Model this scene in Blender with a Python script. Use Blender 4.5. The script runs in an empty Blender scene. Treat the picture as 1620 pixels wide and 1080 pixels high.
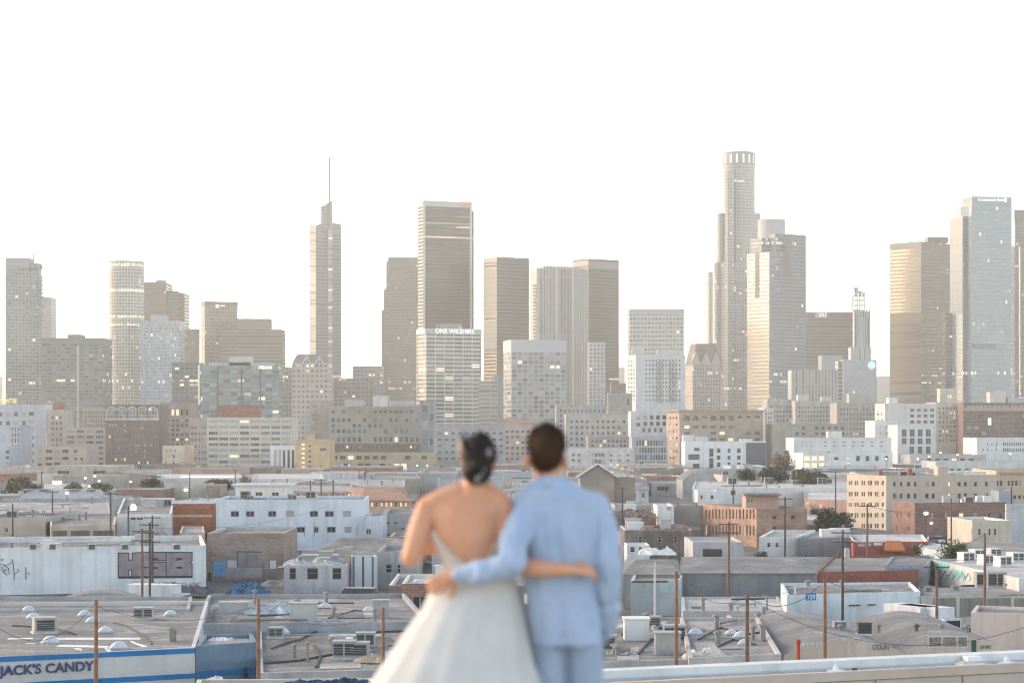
import bpy, bmesh, math, random
from mathutils import Vector, Matrix, noise as mnoise
R = math.radians
rnd = random.Random(7)
SC = bpy.context.scene
COL = SC.collection
# ---------------------------------------------------------------- survey of the place
# The camera stands 22 m above the street, looks level along +Y with a 78 mm lens; distances along Y.
FL, HC, YH, CX = 3500.0, 22.0, 678.0, 810.0
def PX(x, d): return (x - CX) * d / FL
def PZ(y, d): return HC - (y - YH) * d / FL
def gp(x, y, z):
    d = (HC - z) * FL / (y - YH)
    return Vector((PX(x, d), d))

# ---------------------------------------------------------------- materials
MATS = {}
EK = .15       # lamps are set for the picture's exposure
def new_mat(key):
    m = bpy.data.materials.new(key); m.use_nodes = True
    nt = m.node_tree; nt.nodes.clear()
    out = nt.nodes.new('ShaderNodeOutputMaterial')
    p = nt.nodes.new('ShaderNodeBsdfPrincipled')
    nt.links.new(p.outputs[0], out.inputs[0])
    MATS[key] = m
    return m, nt, p
def N(nt, t, **kw):
    n = nt.nodes.new(t)
    for k, v in kw.items(): setattr(n, k, v)
    return n
def mathn(nt, op, a, b=None, c=None):
    n = N(nt, 'ShaderNodeMath', operation=op)
    for i, v in enumerate((a, b, c)):
        if v is None: continue
        if isinstance(v, (int, float)): n.inputs[i].default_value = v
        else: nt.links.new(v, n.inputs[i])
    return n.outputs[0]
def mixc(nt, f, a, b, blend='MIX'):
    n = N(nt, 'ShaderNodeMix', data_type='RGBA', blend_type=blend)
    for i, v in ((0, f), (6, a), (7, b)):
        if isinstance(v, (int, float)): n.inputs[i].default_value = v
        elif isinstance(v, tuple): n.inputs[i].default_value = (*v[:3], 1)
        else: nt.links.new(v, n.inputs[i])
    return n.outputs[2]
def ramp(nt, v, a, b):
    n = N(nt, 'ShaderNodeMapRange'); nt.links.new(v, n.inputs[0])
    n.inputs[1].default_value = a; n.inputs[2].default_value = b
    return n.outputs[0]

def wall(col, var=.22, rough=.85, scale=.25, streak=.25, bump=0.0, key=None):
    col = tuple(min(.8, c * 1.1) for c in col)
    """weathered paint, stucco, stone, roofing: mottled, with fine grain and vertical run-off streaks"""
    key = key or 'wall_%s_%s_%s_%s_%s' % (tuple(round(c, 3) for c in col), var, rough, scale, streak)
    if key in MATS: return MATS[key]
    m, nt, p = new_mat(key)
    tc = N(nt, 'ShaderNodeTexCoord')
    a = N(nt, 'ShaderNodeTexNoise'); a.inputs['Scale'].default_value = scale; a.inputs['Detail'].default_value = 6
    nt.links.new(tc.outputs['Object'], a.inputs['Vector'])
    mp = N(nt, 'ShaderNodeMapping'); mp.inputs['Scale'].default_value = (1.3, 1.3, .07)
    nt.links.new(tc.outputs['Object'], mp.inputs[0])
    b = N(nt, 'ShaderNodeTexNoise'); b.inputs['Scale'].default_value = 1.0; b.inputs['Detail'].default_value = 4
    nt.links.new(mp.outputs[0], b.inputs['Vector'])
    g = N(nt, 'ShaderNodeTexNoise'); g.inputs['Scale'].default_value = scale * 14; g.inputs['Detail'].default_value = 3
    nt.links.new(tc.outputs['Object'], g.inputs['Vector'])
    f1 = ramp(nt, a.outputs[0], .38, .62)
    lo = tuple(c * (1 - var) for c in col); hi = tuple(min(.95, c * (1 + var * .7)) for c in col)
    c1 = mixc(nt, f1, lo, hi)
    f2 = mathn(nt, 'MULTIPLY', ramp(nt, b.outputs[0], .48, .66), streak)
    c2 = mixc(nt, f2, c1, tuple(c * .45 for c in col))
    f3 = mathn(nt, 'MULTIPLY', ramp(nt, g.outputs[0], .42, .66), var * 1.4)
    c3 = mixc(nt, f3, c2, tuple(c * .6 for c in col))
    nt.links.new(c3, p.inputs['Base Color'])
    p.inputs['Roughness'].default_value = rough
    return m

def brick(col, mortar=(.36, .34, .31), key=None):
    key = key or 'brick_%s' % (tuple(round(c, 3) for c in col),)
    if key in MATS: return MATS[key]
    m, nt, p = new_mat(key)
    uv = N(nt, 'ShaderNodeUVMap')
    t = N(nt, 'ShaderNodeTexBrick')
    for i, c in ((1, col), (2, tuple(c * .68 for c in col)), (3, mortar)): t.inputs[i].default_value = (*c, 1)
    t.inputs['Scale'].default_value = 1.0; t.inputs['Mortar Size'].default_value = .012
    t.inputs['Brick Width'].default_value = .9; t.inputs['Row Height'].default_value = .3
    nt.links.new(uv.outputs[0], t.inputs['Vector'])
    a = N(nt, 'ShaderNodeTexNoise'); a.inputs['Scale'].default_value = .35; a.inputs['Detail'].default_value = 8
    nt.links.new(uv.outputs[0], a.inputs['Vector'])
    c = mixc(nt, mathn(nt, 'MULTIPLY', ramp(nt, a.outputs[0], .42, .72), .5), t.outputs[0], tuple(min(.9, x * 1.7 + .03) for x in col))
    b = N(nt, 'ShaderNodeTexNoise'); b.inputs['Scale'].default_value = 2.6; b.inputs['Detail'].default_value = 4
    nt.links.new(uv.outputs[0], b.inputs['Vector'])
    c = mixc(nt, mathn(nt, 'MULTIPLY', ramp(nt, b.outputs[0], .5, .8), .55), c, tuple(x * .5 for x in col))
    nt.links.new(c, p.inputs['Base Color']); p.inputs['Roughness'].default_value = .9
    return m

def roofing(col, var=.3, key=None, seam=1.0, pond=.5):
    col = tuple(c * k * (.8 if max(col) < .5 else .9) for c, k in zip(col, (1.02, 1, .95)))
    """felt / coated roof: sheet seams, ponding stains, patches"""
    key = key or 'roof_%s_%s' % (tuple(round(c, 3) for c in col), var)
    if key in MATS: return MATS[key]
    m, nt, p = new_mat(key)
    tc = N(nt, 'ShaderNodeTexCoord')
    mp = N(nt, 'ShaderNodeMapping'); mp.inputs['Rotation'].default_value = (0, 0, .2)
    nt.links.new(tc.outputs['Object'], mp.inputs[0])
    a = N(nt, 'ShaderNodeTexNoise'); a.inputs['Scale'].default_value = .16; a.inputs['Detail'].default_value = 9; a.inputs['Roughness'].default_value = .62
    nt.links.new(mp.outputs[0], a.inputs['Vector'])
    c1 = mixc(nt, ramp(nt, a.outputs[0], .40, .60), tuple(c * (1 - var * 1.35) for c in col), tuple(min(.9, c * (1 + var * .8)) for c in col))
    br = N(nt, 'ShaderNodeTexBrick'); br.inputs['Scale'].default_value = 1; br.inputs['Brick Width'].default_value = 9.0
    br.inputs['Row Height'].default_value = 1.1; br.inputs['Mortar Size'].default_value = .06
    br.inputs[1].default_value = (1, 1, 1, 1); br.inputs[2].default_value = (.8, .8, .8, 1); br.inputs[3].default_value = (.4, .4, .4, 1)
    nt.links.new(mp.outputs[0], br.inputs['Vector'])
    c2 = mixc(nt, .8 * seam, c1, br.outputs[0], 'MULTIPLY')
    v = N(nt, 'ShaderNodeTexNoise'); v.inputs['Scale'].default_value = .45; v.inputs['Detail'].default_value = 5; v.inputs['Distortion'].default_value = 1.2
    nt.links.new(mp.outputs[0], v.inputs['Vector'])
    c3 = mixc(nt, mathn(nt, 'MULTIPLY', ramp(nt, v.outputs[0], .52, .62), pond), c2, tuple(c * .5 for c in col))
    w = N(nt, 'ShaderNodeTexNoise'); w.inputs['Scale'].default_value = .3; w.inputs['Detail'].default_value = 6; w.inputs['Distortion'].default_value = .6
    mp2 = N(nt, 'ShaderNodeMapping'); mp2.inputs['Location'].default_value = (31, 7, 3); nt.links.new(tc.outputs['Object'], mp2.inputs[0])
    nt.links.new(mp2.outputs[0], w.inputs['Vector'])
    c4 = mixc(nt, mathn(nt, 'MULTIPLY', ramp(nt, w.outputs[0], .58, .63), .6), c3, tuple(min(.8, c * 1.5 + .05) for c in col))
    f = N(nt, 'ShaderNodeTexNoise'); f.inputs['Scale'].default_value = 3.5; f.inputs['Detail'].default_value = 6; nt.links.new(mp.outputs[0], f.inputs['Vector'])
    c4 = mixc(nt, mathn(nt, 'MULTIPLY', ramp(nt, f.outputs[0], .42, .62), .6), c4, tuple(c * .5 for c in col))
    nt.links.new(c4, p.inputs['Base Color']); p.inputs['Roughness'].default_value = .85
    bp = N(nt, 'ShaderNodeBump'); bp.inputs['Strength'].default_value = .5; bp.inputs['Distance'].default_value = .12
    nt.links.new(a.outputs[0], bp.inputs['Height']); nt.links.new(bp.outputs[0], p.inputs['Normal'])
    return m

def plain(col, rough=.6, metal=0.0, key=None, emit=None, es=0.0, spec=.5):
    key = key or 'plain_%s_%s_%s_%s' % (tuple(round(c, 3) for c in col), rough, metal, es)
    if key in MATS: return MATS[key]
    m, nt, p = new_mat(key)
    tc = N(nt, 'ShaderNodeTexCoord')
    a = N(nt, 'ShaderNodeTexNoise'); a.inputs['Scale'].default_value = 2.2; a.inputs['Detail'].default_value = 5
    nt.links.new(tc.outputs['Object'], a.inputs['Vector'])
    nt.links.new(mixc(nt, ramp(nt, a.outputs[0], .3, .7), tuple(c * .85 for c in col), tuple(min(1, c * 1.1) for c in col)), p.inputs['Base Color'])
    p.inputs['Roughness'].default_value = rough; p.inputs['Metallic'].default_value = metal
    p.inputs['Specular IOR Level'].default_value = spec
    if emit:
        p.inputs['Emission Color'].default_value = (*emit, 1); p.inputs['Emission Strength'].default_value = es * EK
    return m

def curtain(key, wallc, glass, bay=3.0, floor=3.8, wx=.7, wy=.6, lit=.02, rows=.04, litc=(1, .82, .55), es=1.2,
            mirror=.0, grough=.18, wrough=.7, gvar=.5, xoff=0.0, drop=0.0):
    """tower facade: bays and storeys of glass between piers and spandrels, some windows lit, some with blinds (UV in metres)"""
    if key in MATS: return MATS[key]
    m, nt, p = new_mat(key)
    uv = N(nt, 'ShaderNodeUVMap'); sp = N(nt, 'ShaderNodeSeparateXYZ'); nt.links.new(uv.outputs[0], sp.inputs[0])
    u = mathn(nt, 'DIVIDE', sp.outputs[0], bay); u = mathn(nt, 'ADD', u, xoff); v = mathn(nt, 'DIVIDE', sp.outputs[1], floor)
    fu = mathn(nt, 'FRACT', u); fv = mathn(nt, 'FRACT', v)
    mu = mathn(nt, 'LESS_THAN', mathn(nt, 'ABSOLUTE', mathn(nt, 'SUBTRACT', fu, .5)), wx / 2)
    mv = mathn(nt, 'LESS_THAN', mathn(nt, 'ABSOLUTE', mathn(nt, 'SUBTRACT', fv, .5)), wy / 2)
    mask = mathn(nt, 'MULTIPLY', mu, mv)
    iu = mathn(nt, 'FLOOR', u); iv = mathn(nt, 'FLOOR', v)
    cb = N(nt, 'ShaderNodeCombineXYZ'); nt.links.new(iu, cb.inputs[0]); nt.links.new(iv, cb.inputs[1])
    wn = N(nt, 'ShaderNodeTexWhiteNoise', noise_dimensions='3D'); nt.links.new(cb.outputs[0], wn.inputs['Vector'])
    wr = N(nt, 'ShaderNodeTexWhiteNoise', noise_dimensions='1D'); nt.links.new(iv, wr.inputs['W'])
    sr = N(nt, 'ShaderNodeSeparateColor'); nt.links.new(wn.outputs['Color'], sr.inputs[0])
    # large soft patches so that lit windows bunch on some storeys
    mp = N(nt, 'ShaderNodeMapping'); mp.inputs['Scale'].default_value = (.05, .5, 1); nt.links.new(cb.outputs[0], mp.inputs[0])
    nz = N(nt, 'ShaderNodeTexNoise'); nz.inputs['Scale'].default_value = 1.0; nz.inputs['Detail'].default_value = 2; nt.links.new(mp.outputs[0], nz.inputs['Vector'])
    row = mathn(nt, 'MULTIPLY', mathn(nt, 'LESS_THAN', wr.outputs[0], rows), mathn(nt, 'GREATER_THAN', nz.outputs[0], .46))
    thr = mathn(nt, 'ADD', lit, mathn(nt, 'MULTIPLY', row, .4))
    on = mathn(nt, 'MULTIPLY', mathn(nt, 'LESS_THAN', sr.outputs[0], thr), mask)
    gcol = mixc(nt, sr.outputs[1], tuple(c * (1 - gvar) for c in glass), tuple(min(.95, c * (1 + gvar)) for c in glass))
    tc = N(nt, 'ShaderNodeTexCoord'); a = N(nt, 'ShaderNodeTexNoise'); a.inputs['Scale'].default_value = .05; a.inputs['Detail'].default_value = 5
    nt.links.new(tc.outputs['Object'], a.inputs['Vector'])
    wc = mixc(nt, ramp(nt, a.outputs[0], .3, .7), tuple(c * .88 for c in wallc), tuple(min(.95, c * 1.1) for c in wallc))
    nt.links.new(mixc(nt, mask, wc, gcol), p.inputs['Base Color'])
    nt.links.new(mathn(nt, 'ADD', wrough, mathn(nt, 'MULTIPLY', mask, grough - wrough)), p.inputs['Roughness'])
    if mirror: nt.links.new(mathn(nt, 'MULTIPLY', mask, mirror), p.inputs['Metallic'])
    p.inputs['Emission Color'].default_value = (*litc, 1)
    nt.links.new(mathn(nt, 'MULTIPLY', on, mathn(nt, 'MULTIPLY', sr.outputs[2], es * 2 * EK)), p.inputs['Emission Strength'])
    return m

# ---------------------------------------------------------------- mesh builder
class MB:
    def __init__(s): s.vs = []; s.ix = {}; s.fs = []; s.mi = []; s.uv = []; s.mats = []
    def v(s, p):
        k = (round(p[0], 3), round(p[1], 3), round(p[2], 3))
        i = s.ix.get(k)
        if i is None: i = s.ix[k] = len(s.vs); s.vs.append(k)
        return i
    def m(s, mat):
        if mat not in s.mats: s.mats.append(mat)
        return s.mats.index(mat)
    def face(s, pts, mat, uv=None):
        f = [s.v(p) for p in pts]
        if len(set(f)) < len(f):
            g, h = [], []
            for i, q in enumerate(f):
                if q not in g: g.append(q); h.append(i)
            if len(g) < 3: return
            f = g; uv = [uv[i] for i in h] if uv else None
        s.fs.append(f); s.mi.append(s.m(mat)); s.uv.append(uv or [(0, 0)] * len(f))
    def box(s, x0, y0, z0, x1, y1, z1, mat, M=None, bottom=True):
        c = [(x0, y0, z0), (x1, y0, z0), (x1, y1, z0), (x0, y1, z0), (x0, y0, z1), (x1, y0, z1), (x1, y1, z1), (x0, y1, z1)]
        if M is not None: c = [tuple(M @ Vector(p)) for p in c]
        for f in ((0, 1, 5, 4), (1, 2, 6, 5), (2, 3, 7, 6), (3, 0, 4, 7), (4, 5, 6, 7)) + (((3, 2, 1, 0),) if bottom else ()):
            q = [c[i] for i in f]
            w = (Vector(q[1]) - Vector(q[0])).length; h = (Vector(q[3]) - Vector(q[0])).length
            s.face(q, mat, [(0, 0), (w, 0), (w, h), (0, h)])
    def tube(s, pts, rads, mat, n=8, caps=True):
        rings = []
        for i, p in enumerate(pts):
            p = Vector(p); a = Vector(pts[max(0, i - 1)]); b = Vector(pts[min(len(pts) - 1, i + 1)])
            t = (b - a).normalized(); up = Vector((0, 0, 1)) if abs(t.z) < .9 else Vector((1, 0, 0))
            e1 = t.cross(up).normalized(); e2 = t.cross(e1).normalized()
            r = rads[i] if isinstance(rads, (list, tuple)) else rads
            rings.append([p + e1 * r * math.cos(2 * math.pi * k / n) + e2 * r * math.sin(2 * math.pi * k / n) for k in range(n)])
        for i in range(len(rings) - 1):
            for k in range(n):
                s.face([rings[i][k], rings[i + 1][k], rings[i + 1][(k + 1) % n], rings[i][(k + 1) % n]], mat)
        if caps:
            s.face(rings[0], mat); s.face(rings[-1][::-1], mat)
    def lathe(s, prof, mat, n=16, c=(0, 0, 0), sx=1, sy=1):
        rs = [[(c[0] + r * sx * math.cos(2 * math.pi * k / n), c[1] + r * sy * math.sin(2 * math.pi * k / n), c[2] + z) for k in range(n)] for r, z in prof]
        for i in range(len(rs) - 1):
            for k in range(n): s.face([rs[i][k], rs[i][(k + 1) % n], rs[i + 1][(k + 1) % n], rs[i + 1][k]], mat)
    def build(s, name, parent=None, loc=(0, 0, 0), rotz=0.0, smooth=False):
        me = bpy.data.meshes.new(name); me.from_pydata(s.vs, [], s.fs)
        for m in s.mats: me.materials.append(m)
        me.polygons.foreach_set('material_index', s.mi)
        l = me.uv_layers.new(name='UVMap')
        l.data.foreach_set('uv', [c for f in s.uv for p in f for c in p])
        if smooth: me.polygons.foreach_set('use_smooth', [True] * len(s.fs))
        me.update()
        o = bpy.data.objects.new(name, me); COL.objects.link(o)
        o.location = loc; o.rotation_euler.z = rotz
        if parent: o.parent = parent
        return o
def tag(o, label, cat, group=None):
    o['label'] = label; o['category'] = cat
    if group: o['group'] = group
    return o
def thing(name, label, cat, loc, group=None, rotz=0.0):
    o = bpy.data.objects.new(name, None); COL.objects.link(o); o.location = loc; o.rotation_euler.z = rotz
    o.empty_display_size = .5
    return tag(o, label, cat, group)
def copy_tree(o, parent=None):
    c = o.copy(); COL.objects.link(c)
    if parent: c.parent = parent
    for ch in list(o.children): copy_tree(ch, c)
    return c
def structure(o): o['kind'] = 'structure'; return o

# ---------------------------------------------------------------- windows and facades
DARK = plain((.035, .037, .04), .12, key='dark_glass')
BLIND = plain((.38, .37, .35), .5, key='window_blind')
BLUEG = plain((.12, .15, .17), .1, key='sky_glass')
LIT = plain((.6, .5, .35), .5, key='lit_window', emit=(1, .8, .5), es=1.4)
FRAMES = {}
def frame_mat(c): return plain(c, .6)
WM = {}
def window_mesh(w, h, style, fc, split):
    k = (round(w, 1), round(h, 1), style, fc, split)
    if k in WM: return WM[k]
    w, h = max(.2, k[0]), max(.2, k[1])
    mb = MB(); g = {'dark': DARK, 'lit': LIT, 'blind': BLIND, 'blue': BLUEG}[style]; f = frame_mat(fc)
    t = min(.09, w * .1); a, b = -w / 2, w / 2
    mb.face([(a, 0, 0), (b, 0, 0), (b - t, 0, t), (a + t, 0, t)], f); mb.face([(b, 0, 0), (b, 0, h), (b - t, 0, h - t), (b - t, 0, t)], f)
    mb.face([(b, 0, h), (a, 0, h), (a + t, 0, h - t), (b - t, 0, h - t)], f); mb.face([(a, 0, h), (a, 0, 0), (a + t, 0, t), (a + t, 0, h - t)], f)
    mb.face([(a + t, 0, t), (b - t, 0, t), (b - t, .03, t), (a + t, .03, t)], f)
    mb.face([(a + t, .03, t), (b - t, .03, t), (b - t, .03, h - t), (a + t, .03, h - t)], g)
    if split == 1: mb.box(a + t, -.01, h * .52, b - t, .02, h * .52 + .07, f)
    if split >= 2:
        for i in range(1, split):
            x = a + w * i / split; mb.box(x - .05, -.01, t, x + .05, .02, h - t, f)
    o = mb.build('window'); me = o.data
    bpy.data.objects.remove(o)
    WM[k] = me
    return me
def rg(a, b, n, f):
    p = (b - a) / n
    return [(a + p * (i + .5 - f / 2), a + p * (i + .5 + f / 2)) for i in range(n)]
def W(xa, xb, nx, fx, ya, yb, ny, fy, **kw): return dict(r=[(x, y) for y in rg(ya, yb, ny, fy) for x in rg(xa, xb, nx, fx)], **kw)
def WX(xs, ys, **kw): return dict(r=[(x, y) for y in ys for x in xs], **kw)

class Bld:
    """one building: an Empty with wall, roof, window ... children. ring = [back-left, front-left, front-right, back-right]"""
    def __init__(s, name, label, ring, z1, cat='building', group=None):
        c = sum(ring, Vector((0, 0))) / len(ring)
        s.o = Vector((c.x, c.y)); s.ring = [p - s.o for p in ring]; s.z1 = z1
        s.root = thing(name, label, cat, (c.x, c.y, 0), group)
        s.nw = 0
    def P(s, p, z=0): return Vector((p.x - s.o.x, p.y - s.o.y, z))

def facade(b, mb, A, B, z0, z1, mat, wins, dep=.22, u0=0.0):
    """one wall with a real hole for every window; wins = [(u0,u1,v0,v1,style,frame,split)]"""
    e = (B - A); L = e.length; e = e / L; n = Vector((e.y, -e.x))
    def P(u, v, w=0): q = A + e * u - n * w; return (q.x, q.y, v)
    wins = [w for w in wins if w[1] - w[0] > .15 and w[3] - w[2] > .15 and w[0] > .02 and w[1] < L - .02 and w[2] > z0 + .02 and w[3] < z1 - .02]
    us = sorted({0.0, round(L, 3)} | {round(x, 3) for w in wins for x in w[:2]})
    vs = sorted({z0, z1} | {round(x, 3) for w in wins for x in w[2:4]})
    ui = {u: i for i, u in enumerate(us)}; vi = {v: i for i, v in enumerate(vs)}
    hole = set()
    for w in wins:
        for i in range(ui[round(w[0], 3)], ui[round(w[1], 3)]):
            for j in range(vi[round(w[2], 3)], vi[round(w[3], 3)]): hole.add((i, j))
    for i in range(len(us) - 1):
        for j in range(len(vs) - 1):
            if (i, j) in hole: continue
            a, c, p, q = us[i], us[i + 1], vs[j], vs[j + 1]
            mb.face([P(a, p), P(c, p), P(c, q), P(a, q)], mat, [(u0 + a, p), (u0 + c, p), (u0 + c, q), (u0 + a, q)])
    rot = math.atan2(e.y, e.x); rest = []
    for w in wins:
        a, c, p, q = [round(x, 3) for x in w[:4]]
        for Q in ([P(a, p), P(a, p, dep), P(c, p, dep), P(c, p)], [P(c, p), P(c, p, dep), P(c, q, dep), P(c, q)],
                  [P(c, q), P(c, q, dep), P(a, q, dep), P(a, q)], [P(a, q), P(a, q, dep), P(a, p, dep), P(a, p)]):
            mb.face(Q[::-1], mat)
        me = window_mesh(c - a + .02, q - p + .02, w[4], w[5], w[6])
        o = P((a + c) / 2, p - .01, dep * .8)
        if b.nw < 100:
            x = bpy.data.objects.new('window', me); COL.objects.link(x); x.parent = b.root
            x.location = o; x.rotation_euler.z = rot; b.nw += 1
        else: rest.append((me, o, rot))
    if rest: b.rest = getattr(b, 'rest', []) + rest
def flush(b):
    """windows past the first hundred of one building: one part"""
    if not getattr(b, 'rest', None): return
    mb = MB()
    for me, o, rot in b.rest:
        M = Matrix.Translation(o) @ Matrix.Rotation(rot, 4, 'Z')
        for f in me.polygons: mb.face([M @ me.vertices[i].co for i in f.vertices], me.materials[f.material_index])
    x = mb.build('window', b.root); x['kind'] = 'stuff'

def inset(ring, t):
    n = len(ring); out = []
    for i in range(n):
        a, b, c = ring[i - 1], ring[i], ring[(i + 1) % n]
        e1 = (b - a).normalized(); e2 = (c - b).normalized()
        n1 = Vector((-e1.y, e1.x)); n2 = Vector((-e2.y, e2.x))
        k = 1 + n1.dot(n2)
        out.append(b + (n1 + n2) * (t / max(.3, k)))
    return out

def shell(b, mat, roof, faces=None, par=.6, thick=.3, z0=0.0, cap=None, fc=(.5, .5, .5), lit=.02, blind=.15, blue=0.0, split=1, dep=.22, spans=None, d=None, roofkind='flat', rise=2.0, eave=.4):
    """walls with windows, parapet and roof. faces = {edge index: [W(...), ...]} in the survey's picture columns / rows"""
    faces = faces or {}; b.par = par if roofkind == 'flat' else -.0; mb = MB(); ring = b.ring; n = len(ring); z1 = b.z1; u = 0.0
    for i in range(n):
        A, Bp = ring[i], ring[(i + 1) % n]; wins = []
        L = (Bp - A).length
        A3, B3 = A + b.o, Bp + b.o
        for spec in faces.get(i, []):
            xa = CX + FL * A3.x / A3.y; xb = CX + FL * B3.x / B3.y
            for (x0, x1), (y0, y1) in spec['r']:
                q = []
                for x in (x0, x1):
                    s = (x - CX) / FL; e = B3 - A3
                    t = (s * A3.y - A3.x) / (e.x - s * e.y); q.append(t * L)
                dm = A3.y + (B3.y - A3.y) * ((q[0] + q[1]) / 2 / L)
                st = spec.get('st')
                if not st:
                    r = rnd.random(); li = spec.get('lit', lit)
                    st = 'lit' if r < li else 'blind' if r < li + blind else 'blue' if r < li + blind + blue else 'dark'
                wins.append((q[0], q[1], PZ(y1, dm), PZ(y0, dm), st, spec.get('fc', fc), spec.get('split', split)))
        facade(b, mb, A, Bp, z0, z1, mat, wins, dep, u); u += L + 1.7
    rz = z1 - par if roofkind == 'flat' else z1
    if roofkind == 'flat':
        inn = inset(ring, thick); cm = cap or mat
        for i in range(n):
            j = (i + 1) % n
            mb.face([(*ring[i], z1), (*ring[j], z1), (*inn[j], z1), (*inn[i], z1)], cm)
            mb.face([(*inn[i], z1), (*inn[j], z1), (*inn[j], rz), (*inn[i], rz)], cm)
        w = mb.build('wall', b.root)
        rb = MB(); rb.face([(*p, rz) for p in inn], roof, [(p.x, p.y) for p in inn]); rb.build('roof', b.root)
    else:
        BLp, FLp, FRp, BRp = ring
        rb = MB()
        if roofkind == 'gable_x':    # ridge runs left-right
            r0 = (BLp + FLp) / 2; r1 = (BRp + FRp) / 2
            mb.face([(*BLp, z1), (*FLp, z1), (*r0, z1 + rise)], mat); mb.face([(*FRp, z1), (*BRp, z1), (*r1, z1 + rise)], mat)
            ex = (r1 - r0).normalized() * eave; ey = (FLp - BLp).normalized() * eave; k = eave * rise / max(1, ((FLp - BLp).length / 2))
            for s, a, c in ((1, FLp, FRp), (-1, BLp, BRp)):
                q = [(*(a - ex + ey * s), z1 - k), (*(c + ex + ey * s), z1 - k), (*(r1 + ex), z1 + rise + .12), (*(r0 - ex), z1 + rise + .12)]
                rb.face(q if s > 0 else q[::-1], roof, [(0, 0)] * 4)
        elif roofkind == 'gable_y':  # ridge runs away
            r0 = (FLp + FRp) / 2; r1 = (BLp + BRp) / 2
            mb.face([(*FLp, z1), (*FRp, z1), (*r0, z1 + rise)], mat); mb.face([(*BRp, z1), (*BLp, z1), (*r1, z1 + rise)], mat)
            ey = (r0 - r1).normalized() * eave; ex = (FRp - FLp).normalized() * eave; k = eave * rise / max(1, (FRp - FLp).length / 2)
            for s, a, c in ((1, FRp, BRp), (-1, FLp, BLp)):
                q = [(*(a + ey + ex * s), z1 - k), (*(c - ey + ex * s), z1 - k), (*(r1 - ey), z1 + rise + .12), (*(r0 + ey), z1 + rise + .12)]
                rb.face(q if s > 0 else q[::-1], roof)
        elif roofkind == 'hip':
            c = sum(ring, Vector((0, 0))) / 4; r0 = (BLp + FLp) / 2 * .55 + c * .45; r1 = (BRp + FRp) / 2 * .55 + c * .45
            o = [p + (p - c).normalized() * eave for p in ring]; zt = z1 + rise; z_ = z1 - .05
            rb.face([(*o[1], z_), (*o[2], z_), (*r1, zt), (*r0, zt)], roof); rb.face([(*o[3], z_), (*o[0], z_), (*r0, zt), (*r1, zt)], roof)
            rb.face([(*o[0], z_), (*o[1], z_), (*r0, zt)], roof); rb.face([(*o[2], z_), (*o[3], z_), (*r1, zt)], roof)
            rb.face([(*p, z_) for p in o][::-1], roof)
        elif roofkind == 'barrel':   # vault runs away from the front wall
            K = 14
            def arc(a, c, i): t = i / K; return (*(a + (c - a) * t), z1 + rise * math.sin(math.pi * t) ** .8)
            for i in range(K):
                rb.face([arc(FLp, FRp, i), arc(FLp, FRp, i + 1), arc(BLp, BRp, i + 1), arc(BLp, BRp, i)], roof)
            mb.face([(*FRp, z1), *[arc(FLp, FRp, i) for i in range(K - 1, 0, -1)], (*FLp, z1)][::-1], mat)
            mb.face([(*BLp, z1), *[arc(BLp, BRp, i) for i in range(1, K)], (*BRp, z1)][::-1], mat)
        w = mb.build('wall', b.root); rb.build('roof', b.root)
    flush(b)
    return b

def footprint(xL, xC, xR, d, yaw=0.0, depth=None):
    th = R(yaw); c, s = math.cos(th), math.sin(th)
    C = Vector((PX(xC, d), d)); uR = (xR - CX) / FL; uL = (xL - CX) / FL
    t = (uR * d - C.x) / (c - uR * s)
    if depth is None: depth = (C.x - uL * d) / (s + uL * c) if xL < xC else 30
    e1 = Vector((c, s)); e2 = Vector((-s, c))
    return [C + e2 * depth, C, C + e1 * t, C + e1 * t + e2 * depth]

def B(name, label, xL, xC, xR, ytop, d, yaw=0.0, depth=None, mat=None, roof=None, left=(), right=(), group=None, **kw):
    b = Bld(name, label, footprint(xL, xC, xR, d, yaw, depth), PZ(ytop, d), group=group)
    shell(b, mat, roof or ROOFGREY, {0: list(left), 1: list(right)}, **kw)
    b.d = d
    return b
def PB(name, label, fl, fr, br, bl, z, mat, roof, left=(), right=(), rside=(), group=None, cat='building', **kw):
    """low building given by the four corners of its roof as the survey saw them, at height z"""
    ring = [gp(*bl, z), gp(*fl, z), gp(*fr, z), gp(*br, z)]
    b = Bld(name, label, ring, z, group=group, cat=cat)
    shell(b, mat, roof, {0: list(left), 1: list(right), 2: list(rside)}, **kw)
    return b
def onroof(b, name, x0, x1, ytop, ybot, d, depth, mat, roof=None, wins=(), par=.25):
    """penthouse / plant room: a part standing on its building"""
    ring = footprint(x0, x0, x1, d, 0, depth); mb = MB()
    sub = Bld.__new__(Bld); sub.o = b.o; sub.ring = [p - b.o for p in ring]; sub.z1 = PZ(ytop, d); sub.root = b.root; sub.nw = 0
    z0 = PZ(ybot, d)
    A = sub.ring
    for i in range(4):
        p, q = A[i], A[(i + 1) % 4]; L = (q - p).length
        mb.face([(*p, z0), (*q, z0), (*q, sub.z1), (*p, sub.z1)], mat, [(0, z0), (L, z0), (L, sub.z1), (0, sub.z1)])
    mb.face([(*p, sub.z1) for p in A], roof or mat)
    o = mb.build(name, b.root)
    for (x0, x1, y0, y1, st) in wins:
        me = window_mesh((x1 - x0) * d / FL, (y1 - y0) * d / FL, st, (.4, .4, .4), 1)
        w = bpy.data.objects.new('window', me); COL.objects.link(w); w.parent = o
        q = Vector((PX((x0 + x1) / 2, d), d)) - b.o; w.location = (q.x, q.y - .04, PZ(y1, d))
    return o
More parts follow.
